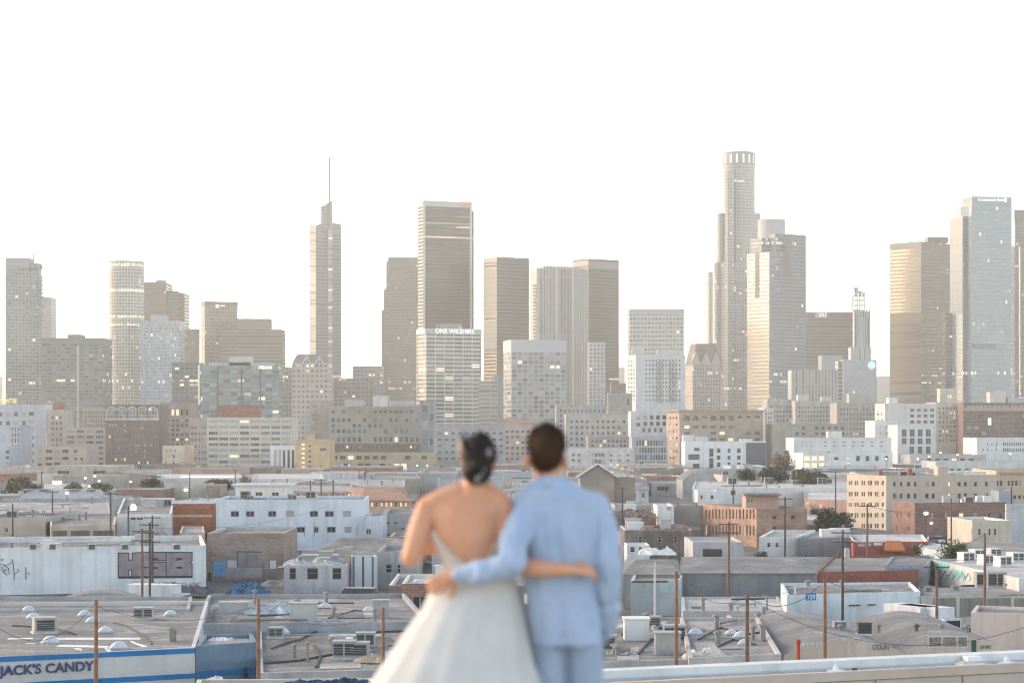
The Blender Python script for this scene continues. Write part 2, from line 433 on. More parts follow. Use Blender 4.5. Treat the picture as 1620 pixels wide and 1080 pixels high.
def lettering(s, parent, loc, rotz, h, width, mat, name='lettering', ext=.06, tilt=90):
    cu = bpy.data.curves.new(name, 'FONT'); cu.body = s; cu.size = 1; cu.extrude = .02; cu.align_x = 'CENTER'; cu.align_y = 'BOTTOM_BASELINE'
    cu.offset = .012; cu.resolution_u = 3
    t = bpy.data.objects.new(name, cu); COL.objects.link(t)
    bpy.context.view_layer.update()
    me = bpy.data.meshes.new_from_object(t.evaluated_get(bpy.context.evaluated_depsgraph_get()))
    bpy.data.objects.remove(t); bpy.data.curves.remove(cu)
    xs = [v.co.x for v in me.vertices]; ys = [v.co.y for v in me.vertices]
    w = max(xs) - min(xs); hh = max(ys) - min(ys); cx = (max(xs) + min(xs)) / 2; y0 = min(ys)
    for v in me.vertices: v.co = ((v.co.x - cx) * width / w, (v.co.y - y0) * h / hh, v.co.z * ext / .02)
    me.materials.clear(); me.materials.append(mat)
    o = bpy.data.objects.new(name, me); COL.objects.link(o); o.parent = parent
    o.location = loc; o.rotation_euler = (R(tilt), 0, rotz)
    return o
def on_face(b, i, x, y, out=.1):
    """local point on wall i of building b at picture column x, row y; and the wall's turn"""
    A3 = b.ring[i] + b.o; B3 = b.ring[(i + 1) % len(b.ring)] + b.o; e = B3 - A3; s = (x - CX) / FL
    t = (s * A3.y - A3.x) / (e.x - s * e.y); q = A3 + e * t; e.normalize(); n = Vector((e.y, -e.x))
    dd = q.y; q = q + n * out - b.o
    return (q.x, q.y, PZ(y, dd)), math.atan2(e.y, e.x), dd
def sign(b, i, text, x0, x1, y0, y1, mat, name='lettering', ext=.08, out=.12):
    loc, rz, dd = on_face(b, i, (x0 + x1) / 2, y1, out)
    l2, _, _ = on_face(b, i, x0, y1, out); l3, _, _ = on_face(b, i, x1, y1, out)
    w = (Vector(l3) - Vector(l2)).length
    return lettering(text, b.root, loc, rz, (y1 - y0) * dd / FL, w, mat, name, ext)
def panel(b, i, name, x0, x1, y0, y1, mat, out=.05, thick=.05, parent=None):
    """flat fitting on wall i: door, shutter, painted panel, sign board"""
    l2, rz, dd = on_face(b, i, x0, y1, out); l3, _, d3 = on_face(b, i, x1, y1, out)
    w = (Vector(l3) - Vector(l2)).length; h = (y1 - y0) * dd / FL
    mb = MB(); mb.box(0, 0, 0, w, thick, h, mat)
    return mb.build(name, parent or b.root, l2, rz)
ROOFGREY = roofing((.3, .3, .3))
ROOFWHITE = roofing((.62, .62, .61), .15, pond=.35)
ROOFPALE = roofing((.44, .44, .44), .22)
ROOFDARK = roofing((.17, .17, .175))
WHITE = wall((.64, .635, .62), .1, streak=.25); CREAM = wall((.58, .53, .45), .12); BEIGE = wall((.45, .38, .31), .12)
# ---------------------------------------------------------------- camera, sky, sun, haze
cam = bpy.data.cameras.new('camera'); co = bpy.data.objects.new('camera', cam); COL.objects.link(co)
cam.lens = FL / 1620 * 36; cam.sensor_width = 36; cam.shift_y = (YH - 540) / 1620
co.location = (0, 0, HC); co.rotation_euler = (R(90), 0, 0)
cam.clip_start = .1; cam.clip_end = 60000
cam.dof.use_dof = True; cam.dof.focus_distance = 320; cam.dof.aperture_fstop = 2.4
SC.camera = co
SUN_EL, SUN_AZ = 24.0, -65.0          # low in the west, to the left of the view (degrees from the view axis, left is minus)
w = bpy.data.worlds.new('World'); SC.world = w; w.use_nodes = True
nt = w.node_tree; bg = nt.nodes['Background']
sky = nt.nodes.new('ShaderNodeTexSky'); sky.sky_type = 'NISHITA'; sky.sun_disc = False
sky.sun_elevation = R(SUN_EL); sky.sun_rotation = R(SUN_AZ); sky.air_density = .6; sky.dust_density = .6; sky.ozone_density = .3
tn = nt.nodes.new('ShaderNodeMix'); tn.data_type = 'RGBA'; tn.blend_type = 'MULTIPLY'; tn.inputs[0].default_value = 1; tn.inputs[7].default_value = (1.24, 1.0, .76, 1)     # the camera's daylight white balance
nt.links.new(sky.outputs[0], tn.inputs[6]); nt.links.new(tn.outputs[2], bg.inputs[0]); bg.inputs[1].default_value = .15
sl = bpy.data.lights.new('sun', 'SUN'); so = bpy.data.objects.new('sun', sl); COL.objects.link(so)
sl.energy = .4; sl.angle = R(25); sl.color = (1, .84, .64)
dirv = Vector((math.sin(R(SUN_AZ)) * math.cos(R(SUN_EL)), math.cos(R(SUN_AZ)) * math.cos(R(SUN_EL)), math.sin(R(SUN_EL))))
so.rotation_euler = dirv.to_track_quat('Z', 'Y').to_euler()
SC.view_settings.view_transform = 'Standard'; SC.view_settings.look = 'None'; SC.view_settings.exposure = 2.05; SC.view_settings.gamma = 1
cy = SC.cycles
SC.render.filter_size = 1.1; cy.pixel_filter_type = 'BLACKMAN_HARRIS'; cy.filter_width = 1.1
cy.use_denoising = True; cy.denoiser = 'OPENIMAGEDENOISE'; cy.denoising_input_passes = 'RGB_ALBEDO_NORMAL'
cy.max_bounces = 5; cy.diffuse_bounces = 3; cy.glossy_bounces = 2; cy.transmission_bounces = 4; cy.transparent_max_bounces = 6; cy.volume_bounces = 2
cy.caustics_reflective = False; cy.caustics_refractive = False; cy.sample_clamp_indirect = 4
hz = MB(); hm = bpy.data.materials.new('haze'); hm.use_nodes = True; hn = hm.node_tree; hn.nodes.clear()
ho = hn.nodes.new('ShaderNodeOutputMaterial'); hv = hn.nodes.new('ShaderNodeVolumePrincipled')
hv.inputs['Color'].default_value = (.97, .945, .86, 1); hv.inputs['Density'].default_value = .00013; hv.inputs['Anisotropy'].default_value = .15
hn.links.new(hv.outputs[0], ho.inputs['Volume'])
hz.box(-3000, -120, -1, 3000, 6500, 460, hm)
h = hz.build('haze'); h['kind'] = 'stuff'; h.display_type = 'WIRE'

# ---------------------------------------------------------------- ground and far hills
g = MB(); g.face([(-6000, -300, 0), (6000, -300, 0), (6000, 20000, 0), (-6000, 20000, 0)], roofing((.16, .155, .15), .3, key='asphalt', seam=.2))
structure(g.build('ground'))
g = MB(); n = 70; pts = []
for i in range(n + 1):
    x = -2200 + 4400 * i / n
    hgt = 55 + 95 * mnoise.noise(Vector((x * .0012 + 5.2, 0, 0))) + 30 * mnoise.noise(Vector((x * .006, 3, 0))) + 60 * math.exp(-((x - 1000) / 420) ** 2) + 55 * math.exp(-((x - 330) / 300) ** 2)
    pts.append((x, max(14, hgt) + 62))
hm_ = wall((.12, .13, .1), .3, scale=.01)
for (x0, h0), (x1, h1) in zip(pts, pts[1:]):
    prev0, prev1 = (x0, 5200, 0), (x1, 5200, 0)
    for k in range(1, 6):
        a, b_ = (x0, 5200 + 160 * k, h0 * (k / 5) ** .7), (x1, 5200 + 160 * k, h1 * (k / 5) ** .7)
        g.face([prev0, prev1, b_, a], hm_); prev0, prev1 = a, b_
structure(g.build('hills', smooth=True))

# ---------------------------------------------------------------- towers of the skyline
def T(name, label, xL, xC, xR, ytop, d, mat, yaw=None, depth=None, parts=(), cap=None, caph=0, roof=None, base=0.0):
    if yaw is None: yaw = 0 if xL == xC else 35
    b = Bld(name, label, footprint(xL, xC, xR, d, yaw, depth if xL == xC or depth else None), PZ(ytop, d), cat='skyscraper')
    mb = MB(); prism(mb, b.ring, base, b.z1, mat, roof or ROOFGREY); mb.build('wall', b.root)
    if cap:
        mb = MB(); r = inset(b.ring, -.25); prism(mb, r, b.z1 - caph, b.z1 + .4, cap, cap); mb.build('crown_band', b.root)
    b.d = d
    return b
def prism(mb, ring, z0, z1, mat, top, u=0.0):
    n = len(ring)
    for i in range(n):
        p, q = ring[i], ring[(i + 1) % n]; L = (q - p).length
        mb.face([(*p, z0), (*q, z0), (*q, z1), (*p, z1)], mat, [(u, z0), (u + L, z0), (u + L, z1), (u, z1)]); u += L
    mb.face([(*p, z1) for p in ring], top)
def block(b, name, xL, xC, xR, ytop, d, mat, ybot=None, yaw=0, depth=20, top=None):
    """upper tier or plant room on a tower, a part"""
    ring = [p - b.o for p in footprint(xL, xC, xR, d, yaw, depth if xL == xC else None)]
    mb = MB(); prism(mb, ring, PZ(ybot, d) if ybot else 0, PZ(ytop, d), mat, top or mat); return mb.build(name, b.root)
def ngon(c, r, n, a0=0.0): return [Vector((c.x + r * math.cos(a0 + 2 * math.pi * i / n), c.y + r * math.sin(a0 + 2 * math.pi * i / n))) for i in range(n)]
def rod(b, name, x, y0, y1, d, r, mat):
    mb = MB(); q = Vector((PX(x, d), d)) - b.o; mb.tube([(q.x, q.y, PZ(y1, d)), (q.x, q.y, PZ(y0, d))], r, mat, 6); return mb.build(name, b.root)
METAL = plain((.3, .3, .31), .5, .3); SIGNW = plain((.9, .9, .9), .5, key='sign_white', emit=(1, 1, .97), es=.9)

apt_grid = curtain('apt_grid', (.30, .31, .31), (.13, .16, .18), 3.4, 3.3, .74, .68, .03, .02, gvar=.5)
m = T('apartment_tower', 'slim grey-blue gridded apartment tower with stepped top, farthest left on the skyline', 4, 9, 66, 421, 2200, apt_grid, 20)
block(m, 'plant_room', 9, 9, 46, 408, 2204, plain((.33, .35, .37), .6), 424); rod(m, 'antenna', 53, 400, 424, 2206, .6, METAL)
block(m, 'plant_room', 46, 46, 60, 416, 2206, plain((.28, .28, .28), .6), 424)
mb = MB()
for k in range(34):
    q = Vector((PX(66, 2206), 2206)) - m.o; z = PZ(440 + k * 6, 2206); mb.box(q.x - 1.5, q.y - 3, z, q.x + 1.6, q.y + 3, z + 1.1, plain((.4, .4, .4), .6))
mb.tube([(q.x + .4, q.y, PZ(642, 2206)), (q.x + .4, q.y, PZ(436, 2206))], .3, plain((.4, .4, .4), .6), 5)
mb.build('balcony_stack', m.root)
T('office_tower', 'pale hazy slab tower peeking out behind the leftmost gridded apartment tower', 66, 66, 81, 470, 2700, curtain('t2', (.34, .34, .33), (.25, .26, .27), 3, 3.6, .5, .5), depth=30)
dk = curtain('dark_apt', (.17, .18, .18), (.10, .13, .145), 4.2, 3.2, .86, .66, .02, .02, litc=(1, .88, .65), gvar=.75)
m = T('apartment_block', 'wide dark glass apartment block with flat roof, left of the round white tower', 65, 65, 163, 535, 2000, dk, depth=45, cap=plain((.2, .2, .19), .6), caph=4.5)
block(m, 'plant_room', 107, 107, 128, 529, 2006, plain((.2, .2, .19), .6), 537); block(m, 'stair_strip', 122.4, 122.4, 124, 546, 1999.5, plain((.7, .7, .68), .5), 680, depth=1)
# round-cornered white tower
wg = curtain('white_grid', (.50, .48, .43), (.16, .17, .17), 3.1, 3.5, .58, .6, .03, .03, gvar=.5)
d = 2300; c = Vector((PX(194.5, d), d + 18)); rr = 28.5 * d / FL
m = Bld('round_tower', 'rounded white tower of small square windows with brightly lit storeys', ngon(c, rr, 28), PZ(412, d), cat='skyscraper')
mb = MB(); prism(mb, m.ring, 0, m.z1, wg, ROOFGREY); mb.build('wall', m.root)
lb = plain((.8, .72, .5), .5, key='lit_storey', emit=(1, .86, .55), es=.55)
for y0, y1 in ((416, 421), (457, 461), (499, 502), (512, 515)):
    mb = MB(); r_ = ngon(Vector((0, 0)), rr + .25, 28); prism(mb, r_, PZ(y1, d), PZ(y0, d), curtain('lit_grid', (.6, .55, .42), (.8, .7, .5), 3.1, 3.5, .7, .9, .7, .9, es=1.0), lb)
    mb.build('lit_storey', m.root)
brn = curtain('brown_tower', (.20, .165, .145), (.12, .105, .1), 2.6, 3.9, .7, .5, .05, .06, gvar=.4)
m = T('office_tower', 'brown tower stepping down to the right, behind the round white tower', 222, 222, 263, 446, 2650, brn, depth=50)
block(m, 'lower_tier', 262, 262, 281, 460, 2655, brn, depth=45); block(m, 'lower_tier', 280, 280, 292, 464, 2660, brn, depth=40); block(m, 'roof_sign', 247, 247, 262, 442.5, 2660, METAL, 446, depth=2)
m = T('glass_tower', 'pale blue speckled glass tower right of the round white tower', 222, 222, 283, 507, 2250, curtain('pale_blue', (.40, .43, .46), (.26, .31, .36), 2.4, 3.4, .62, .7, .04, .02, gvar=.45), depth=40)
block(m, 'plant_room', 238, 238, 262, 498, 2256, plain((.4, .43, .46), .6), 508)
T('office_tower', 'small tan tower with a lighter left edge, right of the stepped brown tower', 293, 297, 316, 520, 2700, curtain('tan_small', (.25, .22, .19), (.17, .15, .14), 3, 3.8, .6, .5, .03, .03))
m = T('apartment_block', 'narrow dark glass block with a bright vertical strip, beside the teal glass apartments', 272, 272, 315, 573, 1800, curtain('dark2', (.16, .16, .16), (.09, .1, .105), 4, 3.3, .8, .55, .05, .06), depth=30)
block(m, 'stair_strip', 313, 313, 315.5, 577, 1799.4, plain((.75, .7, .6), .5, emit=(1, .85, .6), es=.3), 640, depth=1)
m = T('office_tower', 'tan tower with small white roof glint, left of the low broad slab tower', 318, 324, 376, 477, 2500, curtain('tan_grid', (.30, .26, .22), (.18, .16, .145), 3.4, 3.9, .6, .55, .03, .05), 25, cap=plain((.22, .19, .17), .6), caph=4)
panel(m, 1, 'roof_glint', 341, 346, 482, 487, SIGNW, .3); panel(m, 1, 'roof_glint', 348, 356, 482.5, 484.5, SIGNW, .3)  # a glint below the roof edge, drawn as glowing white panels
m = T('office_slab', 'low broad brown slab tower with long window bands, right of the tan tower', 348, 348, 446, 521, 2420, curtain('brown_band', (.24, .2, .175), (.12, .11, .1), 30, 3.9, .99, .42, .0, .06), depth=40)
block(m, 'upper_tier', 376, 376, 427, 504, 2460, plain((.27, .23, .2), .7), 522)
tg = curtain('teal_apt', (.19, .22, .225), (.17, .225, .24), 5.2, 3.3, .93, .7, .035, .02, gvar=.6)
m = T('apartment_block', 'broad teal glass apartment block with dark vertical recesses, above the red brick penthouse', 318, 318, 441, 578, 1650, tg, depth=30)
for x in (382, 344, 412): block(m, 'recess_strip', x - 1.2, x - 1.2, x + 1.2, 583, 1649.5, plain((.06, .07, .07), .4), 700, depth=1)
block(m, 'plant_room', 362, 362, 396, 564, 1660, plain((.5, .5, .49), .6), 580); block(m, 'roof_slab', 330, 330, 430, 573, 1660, plain((.42, .43, .43), .6), 580)
T('office_block', 'narrow grey slab between the teal apartments and the gabled cream building', 440, 440, 463, 581, 1900, curtain('grey_nar', (.24, .23, .21), (.14, .14, .14), 3, 3.6, .6, .5, .03, .05), depth=30)
# sail-topped tower with spire
d = 2700; sg = curtain('sail_glass', (.30, .30, .285), (.24, .25, .245), 40, 4.2, .99, .62, .0, .05, litc=(1, .92, .75), es=.5, mirror=.1, gvar=.2)
m = T('spire_tower', 'tallest left tower, pale glass with curved sail top and a needle spire', 490, 500, 540, 360, d, sg, 22)
e = m.ring; mb = MB(); K = 10
f0, f1 = e[1], e[2]
for i in range(K):                                   # the roof line is an arc, higher towards the left
    t0, t1 = i / K, (i + 1) / K; zc = lambda t: PZ(360, d) + 6.5 * math.sin(math.pi * (.25 + .6 * (1 - t)))
    p, q = f0.lerp(f1, t0), f0.lerp(f1, t1)
    mb.face([(*p, m.z1 - .01), (*q, m.z1 - .01), (*q, zc(t1)), (*p, zc(t0))], sg, [(0, 1), (1, 1), (1, 2), (0, 2)])
    pb, qb = p + (e[0] - e[1]) * .35, q + (e[0] - e[1]) * .35
    mb.face([(*p, zc(t0)), (*q, zc(t1)), (*qb, zc(t1)), (*pb, zc(t0))], sg)
mb.build('sail_parapet', m.root)
cr = curtain('sail_crown', (.36, .37, .37), (.2, .21, .21), 4, 3.5, .7, .6, 0, 0)
q = Vector((PX(515.5, d), d + 8)) - m.o; mb = MB(); rw = 10 * d / FL
for i in range(12):
    a0, a1 = math.pi + math.pi * i / 12, math.pi + math.pi * (i + 1) / 12
    zt = lambda a: PZ(322.5, d) + 5 * math.cos(a)
    P0 = (q.x + rw * math.cos(a0), q.y + rw * .6 * math.sin(a0)); P1 = (q.x + rw * math.cos(a1), q.y + rw * .6 * math.sin(a1)); z0 = PZ(362, d)
    mb.face([(*P0, z0), (*P1, z0), (*P1, zt(a1)), (*P0, zt(a0))], cr, [(i * 3, z0), (i * 3 + 3, z0), (i * 3 + 3, zt(a1)), (i * 3, zt(a0))])
    mb.face([(*P0, zt(a0)), (*P1, zt(a1)), (q.x, q.y, PZ(322.5, d))], cr)
mb.face([(q.x - rw, q.y, PZ(362, d)), (q.x + rw, q.y, PZ(362, d)), (q.x + rw, q.y, PZ(320, d)), (q.x - rw, q.y, PZ(326, d))][::-1], cr)
mb.build('crown', m.root); rod(m, 'spire', 521.5, 248, 332, d + 2, 1.15, plain((.22, .22, .22), .5, .2))
block(m, 'mast_base', 520.4, 520.4, 523, 318, d - 1, METAL, 366, depth=2)
mb = MB(); r = inset(m.ring, -.2); mb.face([(*r[0], 0), (*(r[0] + (r[1] - r[0]) * .99), 0), (*(r[0] + (r[1] - r[0]) * .99), PZ(357, d)), (*r[0], PZ(353, d))], curtain('sail_side_sheen', (.40, .38, .34), (.33, .31, .28), 40, 4.2, .99, .6, 0, 0, grough=.8), [(0, 0), (20, 0), (20, 250), (0, 250)])  # paler left face, its reflected sky brightness put into the colour
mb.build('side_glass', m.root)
block(m, 'lit_column', 519, 519, 526, 362, d - 1.2, curtain('sail_lit', (.28, .28, .26), (.33, .33, .31), 9, 4.2, .9, .55, .3, .3, litc=(1, .95, .85), es=.6), 600, depth=1)
T('office_block', 'low distant grey blocks stepping up to the brown rounded tower', 558, 558, 604, 579, 2300, curtain('grey_low', (.26, .25, .23), (.15, .15, .15), 4, 3.8, .6, .5, .03, .05), depth=40)
T('office_block', 'squat brownish office block low in front of the brown rounded tower', 528, 528, 590, 598, 2000, curtain('grey_low2', (.24, .215, .19), (.12, .12, .12), 4, 3.8, .6, .5, .05, .08), depth=40)
# brown tower with curved corner and stepped left edge
bt = curtain('brown_round', (.27, .235, .21), (.17, .15, .135), 2.8, 3.9, .55, .55, .04, .04)
m = T('office_tower', 'grey-brown tower with rounded shoulder and stepped left side, left of the black slab tower', 611, 611, 664, 413, 2750, bt, depth=45)
block(m, 'crown', 614, 614, 662, 407, 2756, bt, 416); block(m, 'side_tier', 607, 607, 612, 457, 2752, bt, depth=35); block(m, 'side_tier', 603.5, 603.5, 607.5, 490, 2754, bt, depth=30)
# black slab with white corners
bk = curtain('black_slab', (.10, .085, .072), (.06, .053, .05), 60, 3.95, .99, .5, .0, .12, litc=(1, .75, .5), es=.6, gvar=.25)
m = T('slab_tower', 'tall black-brown slab tower with white corner piers and a red sign at its top right', 661, 671, 745, 326, 2500, bk, 22)
wp = plain((.62, .61, .58), .6); cp = plain((.5, .5, .48), .7)
mb = MB(); prism(mb, inset(m.ring, .6), m.z1, PZ(317, 2500), cp, cp); mb.build('crown_band', m.root)
for k in (1, 2):
    p = m.ring[k]; mb = MB(); mb.box(p.x - 1.2, p.y - 1.2, 0, p.x + 1.2, p.y + 1.2, PZ(317, 2500), wp); mb.build('corner_pier', m.root)
q = m.ring[2]; mb = MB(); mb.box(q.x + 1.2, q.y + 1, 0, q.x + 3.2, q.y + 8, PZ(331, 2500), bk); mb.build('side_wall', m.root)
RED = plain((.85, .22, .12), .5, key='sign_red', emit=(1, .25, .12), es=.7)
sign(m, 1, 'Aon', 727, 744, 318.5, 325, RED, 'lettering', .4, .5)
# white grid tower with sign
d = 1900; ow = curtain('wilshire_glass', (.1, .1, .1), (.15, .145, .14), 8, 3.55, .98, .9, .02, .06, gvar=.55)
m = T('office_tower', 'white-gridded office tower with ONE WILSHIRE lettering along its roof', 660, 674, 761, 519.5, d, ow, 22)
wq = plain((.66, .65, .62), .6, key='white_frame')
for e0, e1, nb in ((m.ring[0], m.ring[1], 1), (m.ring[1], m.ring[2], 6)):
    ev = (e1 - e0).normalized(); nn = Vector((ev.y, -ev.x)); L = (e1 - e0).length; rot = math.atan2(ev.y, ev.x)
    mb = MB(); M_ = Matrix.Translation((*e0, 0)) @ Matrix.Rotation(rot, 4, 'Z')
    for k in range(nb + 1): mb.box(L * k / nb - .28, -.55, 0, L * k / nb + .28, .1, PZ(528, d), wq, M_)
    z = PZ(533, d)
    while z > 0: mb.box(-.3, -.5, z, L + .3, .12, z + .95, wq, M_); z -= 3.55
    mb.build('facade_grid', m.root)
    mb = MB(); mb.box(-.4, -.7, PZ(528, d), L + .4, .1, PZ(519.5, d) + .3, plain((.45, .46, .47), .6), M_); mb.build('sign_band', m.root)
sign(m, 1, 'ONE WILSHIRE', 688, 750, 520.3, 527.5, SIGNW, 'lettering', .3, .9)
sign(m, 0, 'ONE WILSHIRE', 661, 673.4, 521.5, 528.5, SIGNW, 'lettering', .3, .9)
block(m, 'plant_room', 690, 690, 730, 512, d + 12, curtain('plantw', (.3, .3, .28), (.2, .2, .2), 3, 3, .5, .5, .2, .2), 522)
# twin brown towers and the ribbed one
tw = curtain('twin_brown', (.15, .128, .11), (.085, .077, .07), 60, 3.9, .99, .45, .0, .1, litc=(1, .75, .5), es=.9, gvar=.3)
rf = curtain('twin_side_sheen', (.42, .39, .33), (.39, .36, .3), 60, 3.9, .99, .55, 0, 0, grough=.7, gvar=.1)  # left-side colour with the bright reflected sky mixed in
def side_glass(m, mat, y0, y1=760, i=0, name='side_glass'):
    r = inset(m.ring, -.25); p, q = r[i], r[i + 1]; L = (q - p).length; z1 = PZ(y0, m.d); z0 = max(0, PZ(y1, m.d))
    mb = MB(); mb.face([(*p, z0), (*q, z0), (*q, z1), (*p, z1)], mat, [(0, z0), (L, z0), (L, z1), (0, z1)]); return mb.build(name, m.root)
m = T('office_tower', 'flat-topped brown tower with a cream glare-tinted left side, right of the black slab', 765, 786, 837, 406, 2450, tw, 35)
side_glass(m, rf, 423, 500); side_glass(m, rf, 507, 553); side_glass(m, plain((.55, .53, .48), .7), 406.5, 414, name='side_band_sheen')
vr = curtain('ribbed', (.40, .39, .36), (.20, .19, .175), 3.2, 60, .5, .99, 0, 0, gvar=.25)
d = 2300; xs = [(838, d + 22), (851, d), (881, d - 3), (884, d + 6), (906, d + 6), (930, d + 30)]
ring = [Vector((PX(x, dd), dd)) for x, dd in xs] + [Vector((PX(930, d + 70), d + 70)), Vector((PX(838, d + 70), d + 70))]
m = Bld('ribbed_tower', 'pale faceted tower with tall vertical ribs between two brown towers', ring, PZ(425, d), cat='skyscraper')
mb = MB(); prism(mb, m.ring, 0, m.z1, vr, ROOFGREY); mb.build('wall', m.root); m.d = d
mb = MB(); prism(mb, inset(m.ring, 8), m.z1, PZ(420, d), plain((.42, .41, .38), .7), ROOFGREY); mb.build('plant_room', m.root)
for i, (x, dd) in enumerate(xs[1:5]):
    q = Vector((PX(x, dd), dd)) - m.o; mb = MB(); mb.box(q.x - 1.3, q.y - 1.4, 0, q.x + 1.3, q.y + 1, m.z1 + .5, plain((.5, .49, .46), .7)); mb.build('corner_pier', m.root)
mb = MB()
for k in range(48):
    q = Vector((PX(846, d), d + 5)) - m.o; z = PZ(452 + k * 5.4, d); mb.box(q.x - 2.2, q.y - 1.6, z, q.x + 2.4, q.y + 1, z + 1.7, plain((.6, .58, .54), .6))
mb.tube([(q.x, q.y, 0), (q.x, q.y, PZ(450, d))], .4, METAL, 5); mb.build('stair_landings', m.root)
m = T('office_tower', 'brown twin tower with a pale left side, right of the ribbed tower', 906, 931, 979, 409, 2560, tw, 35)
side_glass(m, plain((.5, .48, .44), .7), 412, 420, name='side_band_sheen'); panel(m, 1, 'crown_panel', 932, 978, 413, 424, plain((.3, .27, .24), .7), .2)  # side band coloured lighter than the front one for left-hand light
# mid-distance blocks around the couple's heads
gy = curtain('patch_grey', (.36, .36, .35), (.24, .245, .245), 4.3, 3.4, .72, .7, .015, .02, gvar=.75)
m = T('office_block', 'patchy grey block with a blank pale top band, in front of the ribbed tower', 806, 809, 895, 538, 1700, gy, 12, depth=30, cap=plain((.5, .51, .51), .7), caph=9.2)
T('apartment_block', 'slim pale block of square windows at the foot of the right brown twin', 931, 931, 958, 541, 1900, curtain('pale_sq', (.46, .45, .43), (.2, .2, .2), 3.2, 3.4, .5, .55, .04, .02), depth=25)
T('office_block', 'dark grey slab between the white-gridded tower and the patchy grey block', 779, 783, 807, 594, 1840, curtain('slotgrey', (.25, .26, .27), (.17, .18, .19), 3, 60, .6, .99, 0, 0), 20)
T('office_block', 'pale low office block with horizontal bands, right foot of the white-gridded tower', 757, 757, 787, 602, 1800, curtain('bandpale', (.44, .42, .4), (.2, .2, .2), 40, 3.4, .99, .5, .0, .1), depth=30)
m = T('office_tower', 'cream square-windowed office tower standing behind the white fire-escape building', 996, 996, 1082, 489, 2200, curtain('cream_sq', (.52, .5, .45), (.24, .235, .22), 3.6, 4.3, .68, .5, .03, .04), depth=40, cap=plain((.5, .48, .44), .7), caph=5.2)
T('office_tower', 'ghostly pale tower sliver left of the tall crowned round tower', 1117, 1121, 1150, 430, 3000, curtain('ghost', (.5, .46, .4), (.4, .37, .33), 4, 4, .5, .5, 0, 0), 25)
# round crowned tower
d = 2650; c = Vector((PX(1172.5, d), d + 30)); bb = curtain('bank_wall', (.40, .39, .36), (.23, .225, .21), 3.4, 3.8, .6, .6, .03, .04, litc=(1, .92, .75), gvar=.35)
k_ = d / FL
m = Bld('crowned_tower', 'tallest round stone tower with a glowing white-striped crown', ngon(c, 26 * k_, 24), PZ(258, d), cat='skyscraper'); m.d = d
mb = MB(); prism(mb, m.ring, 0, m.z1, bb, ROOFGREY); mb.build('wall', m.root)
def tier(n, xc, wpx, ytop, dy, nn=4, a=45):
    q = Vector((PX(xc, d), d + dy)) - m.o; r = wpx / 2 * k_; ring = ngon(q, r / math.cos(math.pi / nn), nn, R(a)); mb = MB(); prism(mb, ring, 0, PZ(ytop, d), bb, ROOFGREY); return mb.build(n, m.root)
tier('upper_tier', 1173, 69, 334, 40, 8, 22.5); tier('side_bay', 1144, 12, 335, 25, 8, 22.5); tier('lower_tier', 1168, 70, 413, 34, 8, 22.5); tier('side_bay', 1138, 11, 413, 20, 8, 22.5)
tier('front_bay', 1155, 14, 270, 8, 8, 22.5)
cw = plain((.3, .29, .28), .6); gl = plain((.8, .8, .76), .5, key='crown_glow', emit=(1, .98, .92), es=.5)
mb = MB(); mb.lathe([(26 * k_, 0), (26.5 * k_, 1), (26.5 * k_, PZ(239, d) - PZ(258, d)), (24 * k_, PZ(237, d) - PZ(258, d)), (15 * k_, PZ(236, d) - PZ(258, d)), (0, PZ(236, d) - PZ(258, d))], cw, 32, (0, 0, PZ(258, d)))
crn = mb.build('crown', m.root)
for k in range(16):
    a = 2 * math.pi * (k + .5) / 16; mb = MB(); Mx = Matrix.Rotation(a, 4, 'Z'); mb.box(26.6 * k_ - .5, -1.2, PZ(255.5, d), 26.6 * k_ + .25, 1.2, PZ(241.5, d), gl, Mx); mb.build('light_panel', crn)
lettering('US bank', m.root, (-2, -27 * k_, PZ(286.5, d)), 0, 4 * k_, 20 * k_, SIGNW, 'lettering', .5)
# stepped glass tower
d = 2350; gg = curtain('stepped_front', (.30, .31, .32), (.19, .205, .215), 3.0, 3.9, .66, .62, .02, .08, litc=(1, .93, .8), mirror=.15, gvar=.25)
gs = curtain('stepped_side_sheen', (.55, .5, .43), (.52, .47, .4), 60, 3.9, .99, .6, 0, .03, mirror=.3, gvar=.12)  # golden sky reflection of the left face, put into its colour
m = T('stepped_tower', 'stepped glass tower with glare-tinted golden left side and curved glass top, before the crowned tower', 1182, 1217, 1275, 398, d, gg, 35)
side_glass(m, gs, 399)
for a, b_, c_, yt, dd, n_ in ((1187, 1205, 1262, 376, d + 12, 'upper_tier'), (1203, 1226, 1275, 369, d + 10, 'upper_tier')):
    block(m, n_, a, b_, c_, yt, dd, gg, 402, 35)
q = Vector((PX(1226, d), d + 32)) - m.o; mb = MB(); mb.lathe([(22 * d / FL, 0), (22 * d / FL, PZ(342, d) - PZ(372, d)), (21 * d / FL, PZ(341.5, d) - PZ(372, d)), (0, PZ(343, d) - PZ(372, d))], curtain('drum_glass', (.45, .45, .44), (.4, .41, .41), 3, 3.9, .8, .7, 0, 0, mirror=.3), 24, (q.x, q.y, PZ(374, d)))
mb.build('glass_drum', m.root)
panel(m, 0, 'notch_shade', 1195, 1202, 400, 472, plain((.12, .12, .12), .4), .3); panel(m, 1, 'notch_shade', 1240, 1249, 376, 436, plain((.2, .17, .15), .4), .3)  # flat panels, the notches' shade put into their dark colour
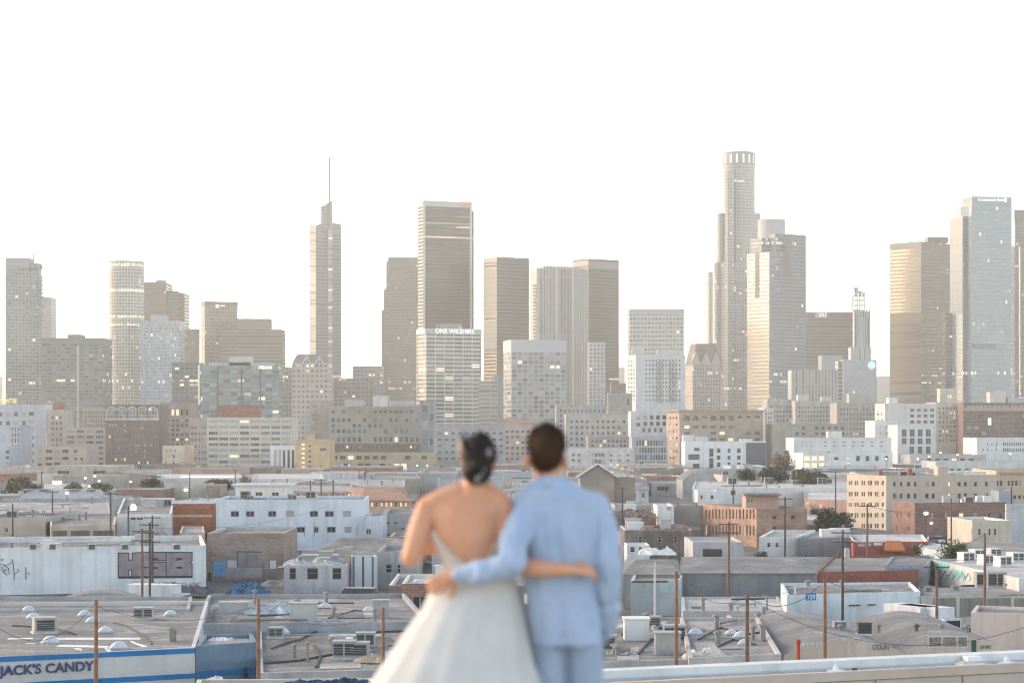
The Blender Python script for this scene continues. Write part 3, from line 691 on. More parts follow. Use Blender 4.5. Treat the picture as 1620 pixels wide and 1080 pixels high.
# sign block and art-deco clock tower
m = T('office_block', 'brown flat office block with CBRE lettering at its top left', 1275, 1275, 1375, 493.5, 2600, curtain('cbre', (.215, .175, .15), (.12, .1, .09), 60, 4.0, .99, .4, 0, .22, litc=(1, .85, .65), es=1.0), depth=60)
sign(m, 1, 'CBRE', 1290, 1308.5, 495, 501.5, SIGNW, 'lettering', .4, .3)
d = 1950; dc = plain((.44, .43, .41), .7); dm_ = curtain('deco_rib', (.46, .445, .42), (.30, .29, .28), 2.2, 60, .45, .99, 0, 0)
m = T('deco_tower', 'slender art-deco tower with open lattice crown above a plain block with a glowing blue clock', 1334, 1334, 1387, 569, d, wall((.42, .42, .42), .1), depth=25)
block(m, 'dark_slot', 1326, 1326, 1334.3, 571, d + 5, curtain('slotd', (.36, .36, .36), (.08, .08, .08), 40, 3.6, .9, .5, 0, 0), depth=20)
block(m, 'tier', 1346, 1346, 1378, 549, d + 4, dm_, 570, depth=15); sh = block(m, 'shaft', 1352, 1352, 1376, 492, d + 6, dm_, 551, depth=11)
for x in (1352, 1357.5, 1370.5, 1376): rod(m, 'corner_rib', x, 488, 549, d + 5.4, .55, dc)
mb = MB(); o = m.o
def at(x, dy=0): q = Vector((PX(x, d), d + 6 + dy)) - o; return (q.x, q.y)
for x in (1353, 1358.2, 1363.8, 1369):
    for dy in (0, 8): mb.tube([(*at(x, dy), PZ(493, d)), (*at(x - .8 + (x - 1353) / 10, dy), PZ(466, d))], .42, dc, 6)
for y in (490, 482, 474, 467):
    for dy in (0, 8): mb.tube([(*at(1352.2, dy), PZ(y, d)), (*at(1370, dy), PZ(y, d))], .35, dc, 6)
    for x in (1353, 1369): mb.tube([(*at(x, 0), PZ(y, d)), (*at(x, 8), PZ(y, d))], .3, dc, 6)
mb.build('lattice_crown', m.root)
mb = MB()
for x, y0, y1, t in ((1357, 454, 467, 3), (1363, 460, 467, 2.2), (1366.5, 456, 464, .6), (1369, 462, 467, 2)):
    q = at(x, 4); mb.lathe([(t * .35, PZ(y1, d)), (t * .55, PZ((y0 + y1) / 2, d)), (t * .9, PZ(y0, d)), (0, PZ(y0, d))], dc, 8, (*q, 0))
mb.build('finials', m.root)
mb = MB(); q = Vector((PX(1379, d), d)) - o; r = 6 * d / FL
mb.face([(q.x + r * math.cos(2 * math.pi * k / 20), q.y - .2, PZ(577.5, d) + r * math.sin(2 * math.pi * k / 20)) for k in range(20)], plain((.5, .75, .9), .5, key='clock_glow', emit=(.55, .85, 1), es=1.0))
mb.build('clock_face', m.root)
T('apartment_block', 'ribbed pale block with a lit rooftop terrace, at the foot of the stepped glass tower', 1252, 1252, 1326, 585, 1900, curtain('ribp', (.42, .41, .39), (.2, .2, .2), 2.8, 60, .5, .99, 0, 0, gvar=.6), depth=25)
T('office_block', 'small grey block under the CBRE tower, beside the plain clock block', 1300, 1300, 1333, 562, 2100, plain((.4, .39, .37), .7), depth=25)
# right-hand group
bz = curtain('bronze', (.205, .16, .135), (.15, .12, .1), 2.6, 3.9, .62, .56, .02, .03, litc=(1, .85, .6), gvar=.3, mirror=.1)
bs = curtain('bronze_side_sheen', (.42, .34, .25), (.5, .42, .3), 2.6, 3.9, .72, .62, 0, 0, mirror=.55, gvar=.15)  # left face coloured gold for the low light it reflects
m = T('bronze_tower', 'bronze gridded tower with a reflection-tinted golden left side, tallest of the brown right group', 1408, 1457, 1503, 382, 2400, bz, 42)
side_glass(m, bs, 391, 494); side_glass(m, curtain('bronze_low', (.2, .16, .12), (.2, .16, .125), 60, 3.9, .99, .6, .0, .04), 494.2, 760); side_glass(m, plain((.32, .28, .23), .6), 383, 390.8, name='side_band_sheen')
block(m, 'plant_room', 1468, 1468, 1500, 375, 2430, plain((.26, .2, .17), .6), 384)
T('office_block', 'dark brown slab standing for a reflection between the bronze tower and the blue glass tower', 1496, 1496, 1534, 495, 2330, curtain('reflection_dk', (.17, .14, .125), (.11, .1, .09), 3, 3.9, .7, .5, .01, .04), depth=20)  # dark reflection in the blue tower's side, built as a separate slab
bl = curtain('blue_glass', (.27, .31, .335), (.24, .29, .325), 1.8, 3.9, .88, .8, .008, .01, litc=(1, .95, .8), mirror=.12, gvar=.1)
d = 2300
xs = [(1503, d + 34), (1523, d + 8), (1530, d + 10), (1536, d), (1600, d + 8)]
ring = [Vector((PX(x, dd), dd)) for x, dd in xs] + [Vector((PX(1606, d + 60), d + 60)), Vector((PX(1512, d + 62), d + 62))]
m = Bld('blue_glass_tower', 'blue glass tower with a glare-tinted cream left side and white lettering at the top', ring, PZ(341, d), cat='skyscraper'); m.d = d
mb = MB(); prism(mb, m.ring, 0, m.z1, bl, ROOFGREY); mb.build('wall', m.root)
ring2 = [Vector((PX(x, dd), dd)) - m.o for x, dd in ((1510, d + 36), (1520, d + 14), (1533, d + 6), (1537, d + 1.5), (1600, d + 9.5), (1605, d + 58), (1514, d + 60))]
mb = MB(); prism(mb, ring2, m.z1, PZ(325, d), bl, ROOFGREY); mb.build('upper_tier', m.root)
ring3 = [Vector((PX(x, dd), dd)) - m.o for x, dd in ((1513, d + 37), (1522, d + 16), (1538, d + 4), (1600, d + 11), (1604, d + 56), (1516, d + 58))]
mb = MB(); prism(mb, ring3, PZ(325, d), PZ(310, d), bl, ROOFGREY); mb.build('upper_tier', m.root)
mb = MB(); mb.face([(*p, z) for p, z in ((m.ring[0] + Vector((-.2, -.3)), PZ(495, d)), (m.ring[1] + Vector((-.2, -.3)), PZ(495, d)), (m.ring[1] + Vector((-.2, -.3)), PZ(343, d)), (m.ring[0] + Vector((-.2, -.3)), PZ(343, d)))], curtain('blue_side_sheen', (.46, .45, .41), (.42, .41, .375), 60, 3.9, .99, .8, 0, 0, grough=.8, gvar=.06), [(0, 0), (20, 0), (20, 100), (0, 100)])  # cream sky glare of the left face is part of this colour
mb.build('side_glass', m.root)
panel(m, 2, 'notch_shade', 1530.6, 1535, 372, 520, plain((.2, .2, .2), .4), .2); panel(m, 3, 'louvre_band', 1537, 1577, 543, 552, curtain('louv', (.22, .27, .31), (.1, .11, .12), 3, 20, .5, .99, 0, 0), .25)  # dark strip, shade of the notch given as colour
q = Vector((PX(1570, d), d + 7.6)) - m.o; lettering('Continental Bank', m.root, (q.x, q.y - 2.6, PZ(317.5, d)), math.atan2(7, 42), 4.6 * d / FL, 44 * d / FL, SIGNW, 'lettering', .4)
mb = MB(); q = Vector((PX(1593, d), d + 9)) - m.o; mb.box(q.x - 1.3, q.y - 2, PZ(319, d), q.x + 1.3, q.y - 1.6, PZ(312, d), SIGNW); mb.build('logo', m.root)
T('office_tower', 'brown tower cut by the right edge of the view, behind the blue glass tower', 1598, 1598, 1640, 332, 2700, brn, depth=60)
m = T('office_tower', 'dark brown tower edged with a bright vertical line, at the right edge of the view', 1611, 1613.5, 1650, 389, 2450, brn, 20)
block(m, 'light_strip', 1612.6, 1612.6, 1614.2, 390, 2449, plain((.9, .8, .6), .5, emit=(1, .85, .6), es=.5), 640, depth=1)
# ---------------------------------------------------------------- the old centre, about a kilometre off
bwn = brick((.20, .15, .125)); bpk = brick((.34, .24, .2)); bred = brick((.32, .15, .11)); bdk = brick((.17, .12, .105))
tanw = wall((.40, .31, .25), .12); gry = wall((.42, .42, .41), .12); blu = wall((.47, .50, .54), .08); pnk = wall((.48, .39, .35), .12)
och = wall((.50, .37, .22), .12); pale = wall((.56, .54, .5), .1); brnw = wall((.30, .25, .215), .14)
FW = (.55, .54, .52); FD = (.12, .12, .12)
b = B('loft_building', 'blue-grey loft block at the far left under a lit yellow rooftop sign', -20, -20, 56, 640, 1300, mat=blu, right=[W(-6, 44, 4, .5, 648, 760, 8, .5), W(44, 55, 1, .75, 648, 760, 9, .5)], lit=0.015)
YS = plain((.9, .7, .3), .5, key='sign_yellow', emit=(1, .8, .35), es=.8)
q = Vector((PX(15, 1304), 1304)) - b.o
s_ = thing('roof_sign', 'yellow lit SANTEE letters standing on the far left blue-grey roof', 'sign', (PX(14, 1302), 1302, PZ(640, 1300)))
lettering('SANTEE', s_, (0, 0, .9), 0, 7 * 1302 / FL, 27 * 1302 / FL, YS, 'lettering', .3)
mb = MB()
for k in range(6): mb.box(-5 + k * 2, .2, 0, -4.85 + k * 2, .5, 3.6, METAL)
mb.box(-5, .25, .7, 5.2, .4, .85, METAL); mb.build('sign_frame', s_)
B('apartment_block', 'smooth blue-grey block with a column of narrow windows, lower left corner of downtown', -30, -30, 31, 672, 1120, mat=blu, right=[W(17, 31, 3, .45, 674, 756, 9, .72)], par=.8)
B('apartment_block', 'low pale blue block with three windows per floor, at the extreme left', -30, -30, 15, 707, 1060, mat=blu, right=[W(8, 15, 1, .8, 710, 755, 5, .55)])
B('pink_block', 'pale pink plaster house corner cut by the left edge, above the round trees', -20, -20, 10, 738, 760, mat=pnk, right=[W(-2, 9, 2, .4, 746, 800, 3, .4)])
b = B('loft_building', 'beige building with stacked lit windows and a red-brown roof room, left group', 45, 45, 101, 648, 1380, mat=wall((.43, .4, .35), .12), right=[W(47, 64, 2, .6, 656, 735, 9, .5), W(67, 75, 1, .8, 666, 735, 8, .6, lit=.8), W(80, 99, 3, .5, 656, 735, 9, .5)])
onroof(b, 'roof_room', 86, 99, 637, 649, 1384, 8, wall((.30, .12, .1), .12)); onroof(b, 'roof_room', 66, 84, 640, 649, 1386, 8, pale)
B('warehouse_block', 'low tan block with an arched top floor and brick end bays, beside the round trees', 54, 54, 137, 706, 1020, mat=wall((.43, .37, .32), .1), par=.8, fc=FD,
  right=[W(58, 68, 1, .6, 711, 716, 1, .9), W(71, 110, 3, .75, 710.5, 716, 1, .9), W(115, 124, 1, .6, 711, 716, 1, .9), W(58, 68, 1, .6, 721, 748, 3, .5), W(71, 110, 3, .75, 720, 748, 3, .5), W(115, 134, 2, .5, 721, 748, 3, .5)], split=3)
B('loft_building', 'cream concrete loft with long ribbon windows, left of the brown arched brick block', 100, 100, 167, 676, 1160, mat=wall((.5, .45, .4), .1), right=[W(104, 165, 4, .72, 678, 738, 7, .5)], split=3, fc=FW)
B('office_block', 'tan office block of dense dark windows under a flat cornice', 131, 131, 168, 645, 1330, mat=wall((.40, .35, .3), .1), right=[W(133, 167, 8, .6, 649, 676, 4, .6)], par=1.5)
b = B('brick_warehouse', 'big brown brick block with a row of tall arched top windows', 167, 167, 252, 640, 1110, mat=bwn, par=1.2, cap=pale,
  right=[W(171, 200, 6, .6, 668, 740, 8, .5), W(208, 250, 9, .55, 672, 736, 7, .5), W(168, 250, 16, .55, 736.5, 744, 1, .9)], split=1, lit=0.035)
mb = MB(); dd = 1110; m_ = wall((.5, .45, .41), .1)
l0 = b.ring[1]
for k in range(5):
    xa = 170 + k * 16.2; xb = xa + 13.5; p = Vector((PX(xa, dd), dd)) - b.o; q = Vector((PX(xb, dd), dd)) - b.o; yy = p.y - .25
    z0, z1 = PZ(661, dd), PZ(650, dd); r = (q.x - p.x) / 2; cx_ = (p.x + q.x) / 2; K = 10
    arc = [(cx_ + r * math.cos(math.pi * i / K), yy, z1 + r * .8 * math.sin(math.pi * i / K)) for i in range(K + 1)]
    arc2 = [(cx_ + (r + .7) * math.cos(math.pi * i / K), yy, z1 + (r + .7) * .8 * math.sin(math.pi * i / K)) for i in range(K + 1)]
    for i in range(K): mb.face([arc[i], arc2[i], arc2[i + 1], arc[i + 1]], m_)
    mb.box(p.x - .7, yy, z0, p.x, yy + .2, z1, m_); mb.box(q.x, yy, z0, q.x + .7, yy + .2, z1, m_)
    w_ = MB(); w_.face([(p.x, yy + .1, z0), (q.x, yy + .1, z0)] + [(x, yy + .1, z) for x, _, z in arc], curtain('arch_glass', (.42, .4, .37), (.16, .17, .18), 1.6, 2.4, .75, .8, .03, 0, gvar=.6), [(p.x, z0), (q.x, z0)] + [(x, z) for x, _, z in arc]); w_.build('arched_window', b.root)
mb.box(b.ring[1].x, l0.y - .5, PZ(664.5, dd), b.ring[2].x, l0.y - .02, PZ(661, dd), m_); mb.build('arcade_trim', b.root)
B('brick_warehouse', 'brown building with four lit top windows beside the arched brick block', 252, 252, 301, 637, 1210, mat=brnw, right=[W(255, 299, 6, .6, 647, 657, 1, .95, lit=0.225), W(255, 299, 6, .62, 661, 706, 6, .55)], cap=pale, par=1.5)
b = B('plaster_block', 'small cream block with two small windows glowing orange near the street', 257, 257, 292, 705, 985, mat=wall((.56, .46, .36), .1), right=[WX([(262, 264), (269, 271), (276, 278)], [(711, 714)]), WX([(273, 276.5)], [(719, 724)]), WX([(261, 264), (273, 276)], [(729, 733)])], lit=0, blind=0)
B('office_block', 'tall beige block with columns of triple windows beside the white loft', 300, 300, 328, 661, 1090, mat=wall((.42, .34, .3), .1), right=[W(301, 312, 2, .7, 671, 740, 7, .42), W(313, 327, 3, .55, 671, 740, 7, .42)], lit=0.020)
b = B('loft_building', 'white gridded loft building with a red brick penthouse on the roof', 327, 327, 462, 660, 1000, mat=wall((.52, .49, .44), .08), par=.7, fc=(.6, .58, .55),
  right=[W(329, 461, 8, .86, 662, 744, 9, .52, lit=0.015)], split=4, blind=.5, blue=.25)
onroof(b, 'brick_penthouse', 346, 409, 641, 661, 1008, 12, bred)
B('bank_building', 'small white building with tall dark slots between pilasters, right of the white loft', 428, 428, 467, 705, 965, mat=wall((.62, .64, .66), .05), right=[W(432, 467, 5, .55, 711, 741, 1, .98)], par=1.2, split=1, lit=0.050)
b = B('ochre_building', 'ochre building with a stack of lit windows and a small roof house', 467, 467, 521, 695, 960, mat=och, right=[W(475, 484, 1, .6, 699, 742, 6, .5, lit=.9), W(486, 494, 1, .6, 701, 742, 5, .5), W(504, 518, 1, .8, 700, 714, 2, .6)], par=.6)
onroof(b, 'roof_house', 484, 497, 688, 696, 966, 5, och)
b = B('market_hall', 'long low ochre market hall with street lights along its front', 505, 505, 690, 716, 1130, mat=wall((.48, .38, .25), .14), right=[W(510, 690, 14, .7, 720, 727, 1, .9), W(508, 690, 16, .8, 732, 743, 1, .9, lit=0.125)], split=3, par=.5, blind=.4)
b = B('brick_warehouse', 'dark red brick row hung with rows of small bulbs above the market hall', 521, 521, 662, 701, 1185, mat=bdk, right=[W(526, 660, 20, .5, 704, 709, 1, .9)], par=.5, lit=0.075)
b = B('office_block', 'broad grey-beige office block with tall pilasters, left of the dark slot tower', 520, 520, 668, 642, 1290, mat=wall((.39, .37, .33), .12), cap=pale, par=1.6,
  right=[W(523, 664, 17, .7, 648, 654, 1, .9), W(523, 664, 17, .66, 660, 686, 3, .72), W(523, 664, 17, .66, 690, 700, 1, .8)], split=1, blind=.35, blue=.2)
onroof(b, 'roof_house', 590, 614, 626, 643, 1270, 10, pale); onroof(b, 'roof_house', 545, 575, 632, 643, 1275, 10, gry); onroof(b, 'roof_house', 615, 655, 634, 643, 1270, 10, gry)
B('slot_tower', 'narrow dark glass slot building with a white fin, below the white-gridded tower', 664, 664, 686, 634, 1240, mat=wall((.25, .27, .29), .1), right=[W(667, 677, 1, .95, 640, 705, 5, .85), W(679.5, 686, 1, .9, 640, 705, 5, .85)], blue=.6, lit=0)
B('brown_block', 'brownish blank-sided block left of the broad pilastered office block', 490, 490, 520, 633, 1330, mat=wall((.36, .32, .28), .14), right=[W(494, 503, 2, .5, 640, 700, 9, .5)])
gt = curtain('gable_cream', (.46, .42, .37), (.2, .19, .18), 3.1, 3.5, .52, .5, .03, .03)
b = T('gabled_building', 'cream old tower with two white gable ornaments and rounded roof, foot of the spire tower', 462, 462, 521, 574, 1500, gt, depth=25)
rfm = wall((.28, .25, .22), .12)
mb = MB(); r1 = b.ring; r2 = inset(r1, 3.2); z1, z2 = b.z1, PZ(560, 1500)
for i in range(4): mb.face([(*r1[i], z1), (*r1[(i + 1) % 4], z1), (*r2[(i + 1) % 4], z2), (*r2[i], z2)], rfm)
mb.face([(*p, z2) for p in r2], rfm); mb.build('roof', b.root)
for x in (485, 505):
    q = Vector((PX(x, 1500), 1500)) - b.o; mb = MB()
    for s in (-1, 1): mb.tube([(q.x + s * 3, q.y - .3, PZ(576, 1500)), (q.x, q.y - .3, PZ(564, 1500))], .4, plain((.66, .64, .6), .6), 6)
    mb.tube([(q.x, q.y - .3, PZ(578, 1500)), (q.x, q.y - .3, PZ(566, 1500))], .3, plain((.66, .64, .6), .6), 6); mb.build('gable_ornament', b.root)
# behind and right of the couple
B('grey_hall', 'long grey flat-roofed hall behind the woman\'s hair', 686, 686, 800, 672, 1150, mat=wall((.34, .34, .34), .12), roof=ROOFGREY, right=[W(690, 798, 10, .6, 680, 730, 5, .4)], par=.4)
B('rubble_roofed_block', 'low block with a reddish domed roof between the two heads', 788, 788, 850, 672, 1230, mat=pnk, right=[W(790, 848, 7, .6, 678, 730, 6, .45)], roofkind='hip', rise=4.5, roof=roofing((.42, .3, .25), .3))
B('office_block', 'grey concrete block with rows of small windows behind the man\'s head', 880, 880, 960, 640, 1400, mat=wall((.36, .36, .35), .14), right=[W(884, 958, 11, .55, 646, 700, 7, .5)])
b = B('plaster_block', 'beige block with a dark brown roof room, left of the white fire-escape building', 895, 895, 1003, 655, 1340, mat=wall((.45, .42, .38), .12), right=[W(900, 1000, 12, .5, 662, 708, 5, .5)])
onroof(b, 'roof_room', 962, 1000, 622, 656, 1344, 10, wall((.34, .31, .28), .12), wins=[(992, 996, 630, 640, 'dark')])
onroof(b, 'roof_room', 966, 990, 606, 623, 1350, 8, wall((.25, .21, .18), .12))
B('brick_block', 'grey-brown block with six floors of close windows, right of the man\'s ear', 930, 930, 998, 690, 1200, mat=wall((.38, .35, .32), .14), right=[W(934, 992, 9, .6, 694, 730, 5, .55)], lit=0.015)
B('plaster_block', 'off-white low building with two banks of dark windows, right of the man\'s head', 880, 880, 1004, 709, 1000, mat=wall((.56, .55, .53), .12), right=[W(903, 920, 2, .5, 715, 732, 2, .5), W(936, 956, 4, .8, 716, 722, 1, .95), W(936, 956, 4, .8, 726, 734, 1, .95), W(960, 1000, 3, .3, 716, 732, 2, .4)], split=2)
b = T('white_tower_block', 'white building of many small dark windows with zigzag fire escapes', 992, 1006, 1084, 561, 1500, wall((.56, .57, .58), .06), 15, depth=25)
bw = Bld.__new__(Bld); bw.__dict__.update(b.__dict__)
for ch in list(b.root.children): bpy.data.objects.remove(ch)
shell(b, wall((.56, .57, .58), .06), ROOFPALE, {1: [W(1020, 1078, 11, .5, 567, 636, 10, .5)], 0: [W(993, 1005, 3, .45, 568, 636, 10, .45)]}, par=1.0, blind=.06, lit=0.005, dep=.3)
onroof(b, 'plant_room', 1000, 1018, 549, 562, 1506, 8, pale); onroof(b, 'plant_room', 1040, 1072, 553, 562, 1508, 8, pale)
for x in (1043, 1063):
    mb = MB(); q, rz, dd = on_face(b, 1, x, 600, .1); Mx = Matrix.Translation((q[0], q[1], 0)) @ Matrix.Rotation(rz, 4, 'Z'); im = plain((.22, .22, .22), .6)
    for k in range(10):
        z = PZ(636 - k * 6.9, dd); mb.box(-2.2, -1, z, 2.2, 0, z + .15, im, Mx); s = 1 if k % 2 else -1
        if k < 9: mb.tube([tuple(Mx @ Vector((-s * 1.8, -.8, z))), tuple(Mx @ Vector((s * 1.8, -.8, z + 2.9)))], .16, im, 5)
    for xx in (-2.2, 2.2): mb.tube([tuple(Mx @ Vector((xx, -1, PZ(636, dd)))), tuple(Mx @ Vector((xx, -1, PZ(572, dd))))], .1, im, 5)
    mb.build('fire_escape', b.root)
b = B('white_loft', 'white-grey loft with rounded dark windows, below the white fire-escape building', 998, 998, 1058, 650, 1220, mat=wall((.55, .56, .56), .08), right=[W(1006, 1014, 1, .8, 657, 676, 2, .6), W(1016, 1056, 4, .62, 656, 664, 1, .85), W(1016, 1056, 4, .6, 666, 674, 1, .85), W(1014, 1050, 4, .5, 676, 684, 1, .85)], par=1.0, lit=0.005, blind=.1, cap=pale)
B('glass_office', 'grey glass-fronted office with a fine mullion grid, below the white-grey loft', 1000, 1000, 1056, 691, 1110, mat=wall((.38, .40, .42), .1), right=[W(1002, 1054, 12, .8, 695, 740, 4, .72)], blue=.5, lit=0.010, split=1, par=.5)
gth = T('gothic_hall', 'steep dark-roofed gothic building with pale gables, right of the cream office tower', 1090, 1096, 1141, 577, 2050, curtain('goth', (.42, .36, .32), (.2, .18, .17), 2.6, 3.6, .5, .6, .03, .02), 15, depth=22)
mb = MB(); r1 = gth.ring; z1, z2 = gth.z1, PZ(543, 2050); c_ = sum(r1, Vector((0, 0))) / 4; r2 = [c_ + (p - c_) * Vector((1, 1)).length / 2.05 for p in r1]
for i in range(4): mb.face([(*r1[i], z1), (*r1[(i + 1) % 4], z1), (*r2[(i + 1) % 4], z2), (*r2[i], z2)], wall((.25, .2, .18), .12))
mb.face([(*p, z2) for p in r2], rfm); mb.build('roof', gth.root)
for x in (1101, 1117, 1133):
    q, rz, dd = on_face(gth, 1, x, 577, .4); mb = MB(); w_ = 5.5; Mx = Matrix.Translation((q[0], q[1], 0)) @ Matrix.Rotation(rz, 4, 'Z')
    A_ = [Mx @ Vector(p) for p in ((-w_, 0, z1), (w_, 0, z1), (0, 0, z1 + 12), (0, 8, z1 + 12))]; gm = wall((.46, .4, .36), .1)
    mb.face([A_[0], A_[1], A_[2]], gm); mb.face([A_[1], A_[3], A_[2]], gm); mb.face([A_[0], A_[2], A_[3]], gm); mb.build('gable', gth.root)
b = B('brick_loft', 'long tan brick loft with a row of round-arched top windows', 1054, 1075, 1208, 648, 1150, 12, mat=tanw, par=1.0, cap=wall((.36, .28, .22), .1),
  right=[W(1080, 1205, 9, .66, 655, 666, 1, .95), W(1080, 1205, 9, .6, 670, 700, 3, .5), W(1080, 1205, 9, .6, 700, 740, 4, .5)], left=[W(1058, 1073, 3, .45, 656, 740, 8, .42)], split=2, lit=0.050, blind=.3)
mb = MB(); q, rz, dd = on_face(b, 1, 1141, 652, .2)
for k in range(9):
    q, rz, dd = on_face(b, 1, 1080 + 125 / 9 * (k + .5), 661, .12); Mx = Matrix.Translation((q[0], q[1], q[2])) @ Matrix.Rotation(rz, 4, 'Z'); r = 1.55; K = 8
    for i in range(K):
        a0, a1 = math.pi * i / K, math.pi * (i + 1) / K
        mb.face([tuple(Mx @ Vector((R_ * math.cos(a), 0, R_ * math.sin(a)))) for R_, a in ((r, a0), (r + .5, a0), (r + .5, a1), (r, a1))], wall((.47, .38, .3), .1))
        mb.face([tuple(Mx @ Vector((R_ * math.cos(a), .01, R_ * math.sin(a)))) for R_, a in ((r, a0), (r + .5, a0), (r + .5, a1), (r, a1))][:0] or [tuple(Mx @ Vector(v)) for v in ((0, -.02, 0), (r * math.cos(a0), -.02, r * math.sin(a0)), (r * math.cos(a1), -.02, r * math.sin(a1)))], DARK)
mb.build('arch_row', b.root)
mb = MB()
for e0, e1 in ((b.ring[0], b.ring[1]), (b.ring[1], b.ring[2])):
    ev = (e1 - e0).normalized(); Mx = Matrix.Translation((*e0, 0)) @ Matrix.Rotation(math.atan2(ev.y, ev.x), 4, 'Z'); L = (e1 - e0).length
    mb.box(-.8, -.9, PZ(650.5, 1150), L + .8, -.05, PZ(648, 1150), wall((.36, .28, .22), .1), Mx)
mb.build('cornice', b.root)
B('plaster_block', 'pale narrow block with close windows, right end of the tan brick loft', 1209, 1209, 1224, 645, 1260, mat=pale, right=[W(1210, 1222, 3, .6, 650, 720, 10, .5)])
b = B('modern_loft', 'white modern loft with black end wall and irregular square windows', 1078, 1084, 1212, 698, 940, 8, mat=wall((.66, .67, .67), .06), par=.8, split=1, lit=0.010, blind=.1,
  right=[WX([(1098, 1107)], [(708, 713)]), WX([(1089, 1107)], [(718, 727)]), WX([(1096, 1107)], [(733, 742)]), WX([(1122, 1129)], [(709, 722), (724, 741)]), WX([(1134, 1140), (1151, 1156), (1166, 1172)], [(709, 716), (720, 727), (731, 738)])])
panel(b, 1, 'dark_end_wall', 1180, 1211.5, 700, 737, curtain('black_end', (.10, .11, .13), (.17, .18, .2), 1.2, 1.2, .25, .25, .0, 0), .1)
onroof(b, 'roof_room', 1080, 1098, 688, 699, 946, 4, WHITE); onroof(b, 'plant_room', 1100, 1120, 690, 699, 948, 3, WHITE); onroof(b, 'plant_room', 1170, 1190, 694, 699, 948, 3, WHITE)
B('tan_block', 'tan flat block with three rows of square windows behind the dark bushy tree', 1222, 1222, 1341, 670, 1150, mat=wall((.36, .32, .28), .1), right=[W(1256, 1338, 8, .6, 673, 690, 2, .62)], par=1.0, lit=0.010)
b = B('apartment_block', 'pale pink-grey apartment block with many small windows, under the plain clock block', 1258, 1258, 1334, 634, 1400, mat=wall((.44, .41, .38), .12), right=[W(1262, 1330, 14, .5, 641, 668, 4, .5)], lit=0.020)
onroof(b, 'roof_room', 1262, 1280, 624, 635, 1404, 8, pale); onroof(b, 'roof_room', 1300, 1316, 627, 635, 1404, 8, pale)
b = B('apartment_block', 'grey-brown apartment block with fire escapes and a tiered roof house', 1324, 1324, 1398, 637, 1350, mat=wall((.38, .35, .32), .12), right=[W(1328, 1395, 13, .5, 643, 690, 6, .5)], lit=0.020)
onroof(b, 'roof_house', 1343, 1376, 622, 638, 1356, 10, wall((.4, .38, .35), .12)); onroof(b, 'roof_house', 1352, 1368, 617, 623, 1359, 6, gry)
B('plaster_block', 'old tan block left of the pale pink-grey apartment block', 1214, 1214, 1260, 632, 1420, mat=wall((.42, .41, .39), .12), right=[W(1217, 1258, 8, .5, 640, 690, 7, .5)])
b = B('white_motel', 'long white two-storey building with small square windows', 1243, 1256, 1410, 692, 985, 10, mat=WHITE, right=[W(1266, 1286, 3, .4, 696, 708, 2, .4, st='blind'), W(1298, 1402, 7, .3, 696, 708, 2, .35)], par=.6, blind=.05)
onroof(b, 'roof_house', 1310, 1332, 682, 693, 992, 6, WHITE)
b = B('parking_block', 'white building with three floors of brightly lit garage openings', 1256, 1270, 1412, 716, 890, 14, mat=WHITE, par=.6, blind=0, fc=(.3, .3, .28), split=1,
  right=[W(1271, 1306, 3, .8, 719, 752, 3, .72, st='lit'), W(1314, 1332, 1, .4, 722, 728, 1, .8), W(1338, 1346, 1, .9, 721, 750, 4, .35, st='lit'), W(1350, 1410, 4, .4, 720, 730, 1, .8), W(1350, 1410, 4, .4, 740, 750, 1, .8)])
b = B('white_loft', 'white loft with large square windows and stepped left wing, right of the motel', 1384, 1400, 1481, 638, 1150, 16, mat=wall((.6, .58, .54), .08), right=[W(1438, 1480, 4, .62, 644, 690, 5, .55)], par=1.0, roof=ROOFGREY, left=[W(1386, 1398, 2, .4, 650, 700, 5, .4)])
onroof(b, 'roof_house', 1406, 1420, 629, 639, 1158, 8, WHITE)
B('white_loft', 'pale blue-white building with paired tall windows between pilasters', 1420, 1420, 1477, 672, 1060, mat=wall((.56, .59, .61), .06), right=[W(1424, 1475, 4, .62, 678, 691, 1, .9), W(1424, 1475, 4, .62, 692, 703, 1, .9), W(1436, 1475, 3, .55, 705, 718, 1, .9)], split=2, par=1.0)
B('white_annex', 'small white stepped annex left of the pale blue-white pilastered building', 1384, 1384, 1420, 665, 1090, mat=WHITE, right=[W(1388, 1418, 3, .3, 670, 700, 3, .3)])
b = B('cream_hotel', 'cream hotel with a raised square roof tower, left of the dark brick block', 1480, 1480, 1527, 636, 1240, mat=wall((.52, .46, .4), .1), right=[W(1484, 1524, 7, .5, 642, 700, 8, .55)], par=1.0)
onroof(b, 'roof_tower', 1487, 1512, 614, 637, 1246, 9, wall((.52, .48, .42), .1), wins=[(1499, 1501.5, 624, 630, 'lit'), (1503, 1505.5, 624, 630, 'lit')])
b = B('brick_hotel', 'dark brown brick hotel with a heavy pale frieze under its cornice, right edge', 1524, 1524, 1660, 637, 1220, mat=brick((.19, .125, .11)), par=1.2, cap=wall((.3, .24, .21), .1),
  right=[W(1527, 1563, 3, .62, 652, 700, 5, .5, split=2), W(1571, 1605, 5, .55, 655, 692, 5, .5, st='blue'), W(1606, 1624, 2, .6, 653, 700, 5, .5)], lit=0.015, blind=.35)
panel(b, 1, 'frieze', 1525, 1640, 641, 650, curtain('frieze', (.40, .33, .29), (.24, .18, .16), 2.4, 9, .4, .6, 0, 0), .15)
q, rz, dd = on_face(b, 1, 1565, 672, .8); mb = MB(); mb.box(-.9, -.3, 0, .9, .3, 11 * dd / FL, plain((.85, .9, .85), .5, key='blade_lit', emit=(.9, 1, .92), es=1.1)); mb.tube([(0, 0, -5), (0, 0, 0)], .25, METAL, 6); mb.build('blade_sign', b.root, q, rz)
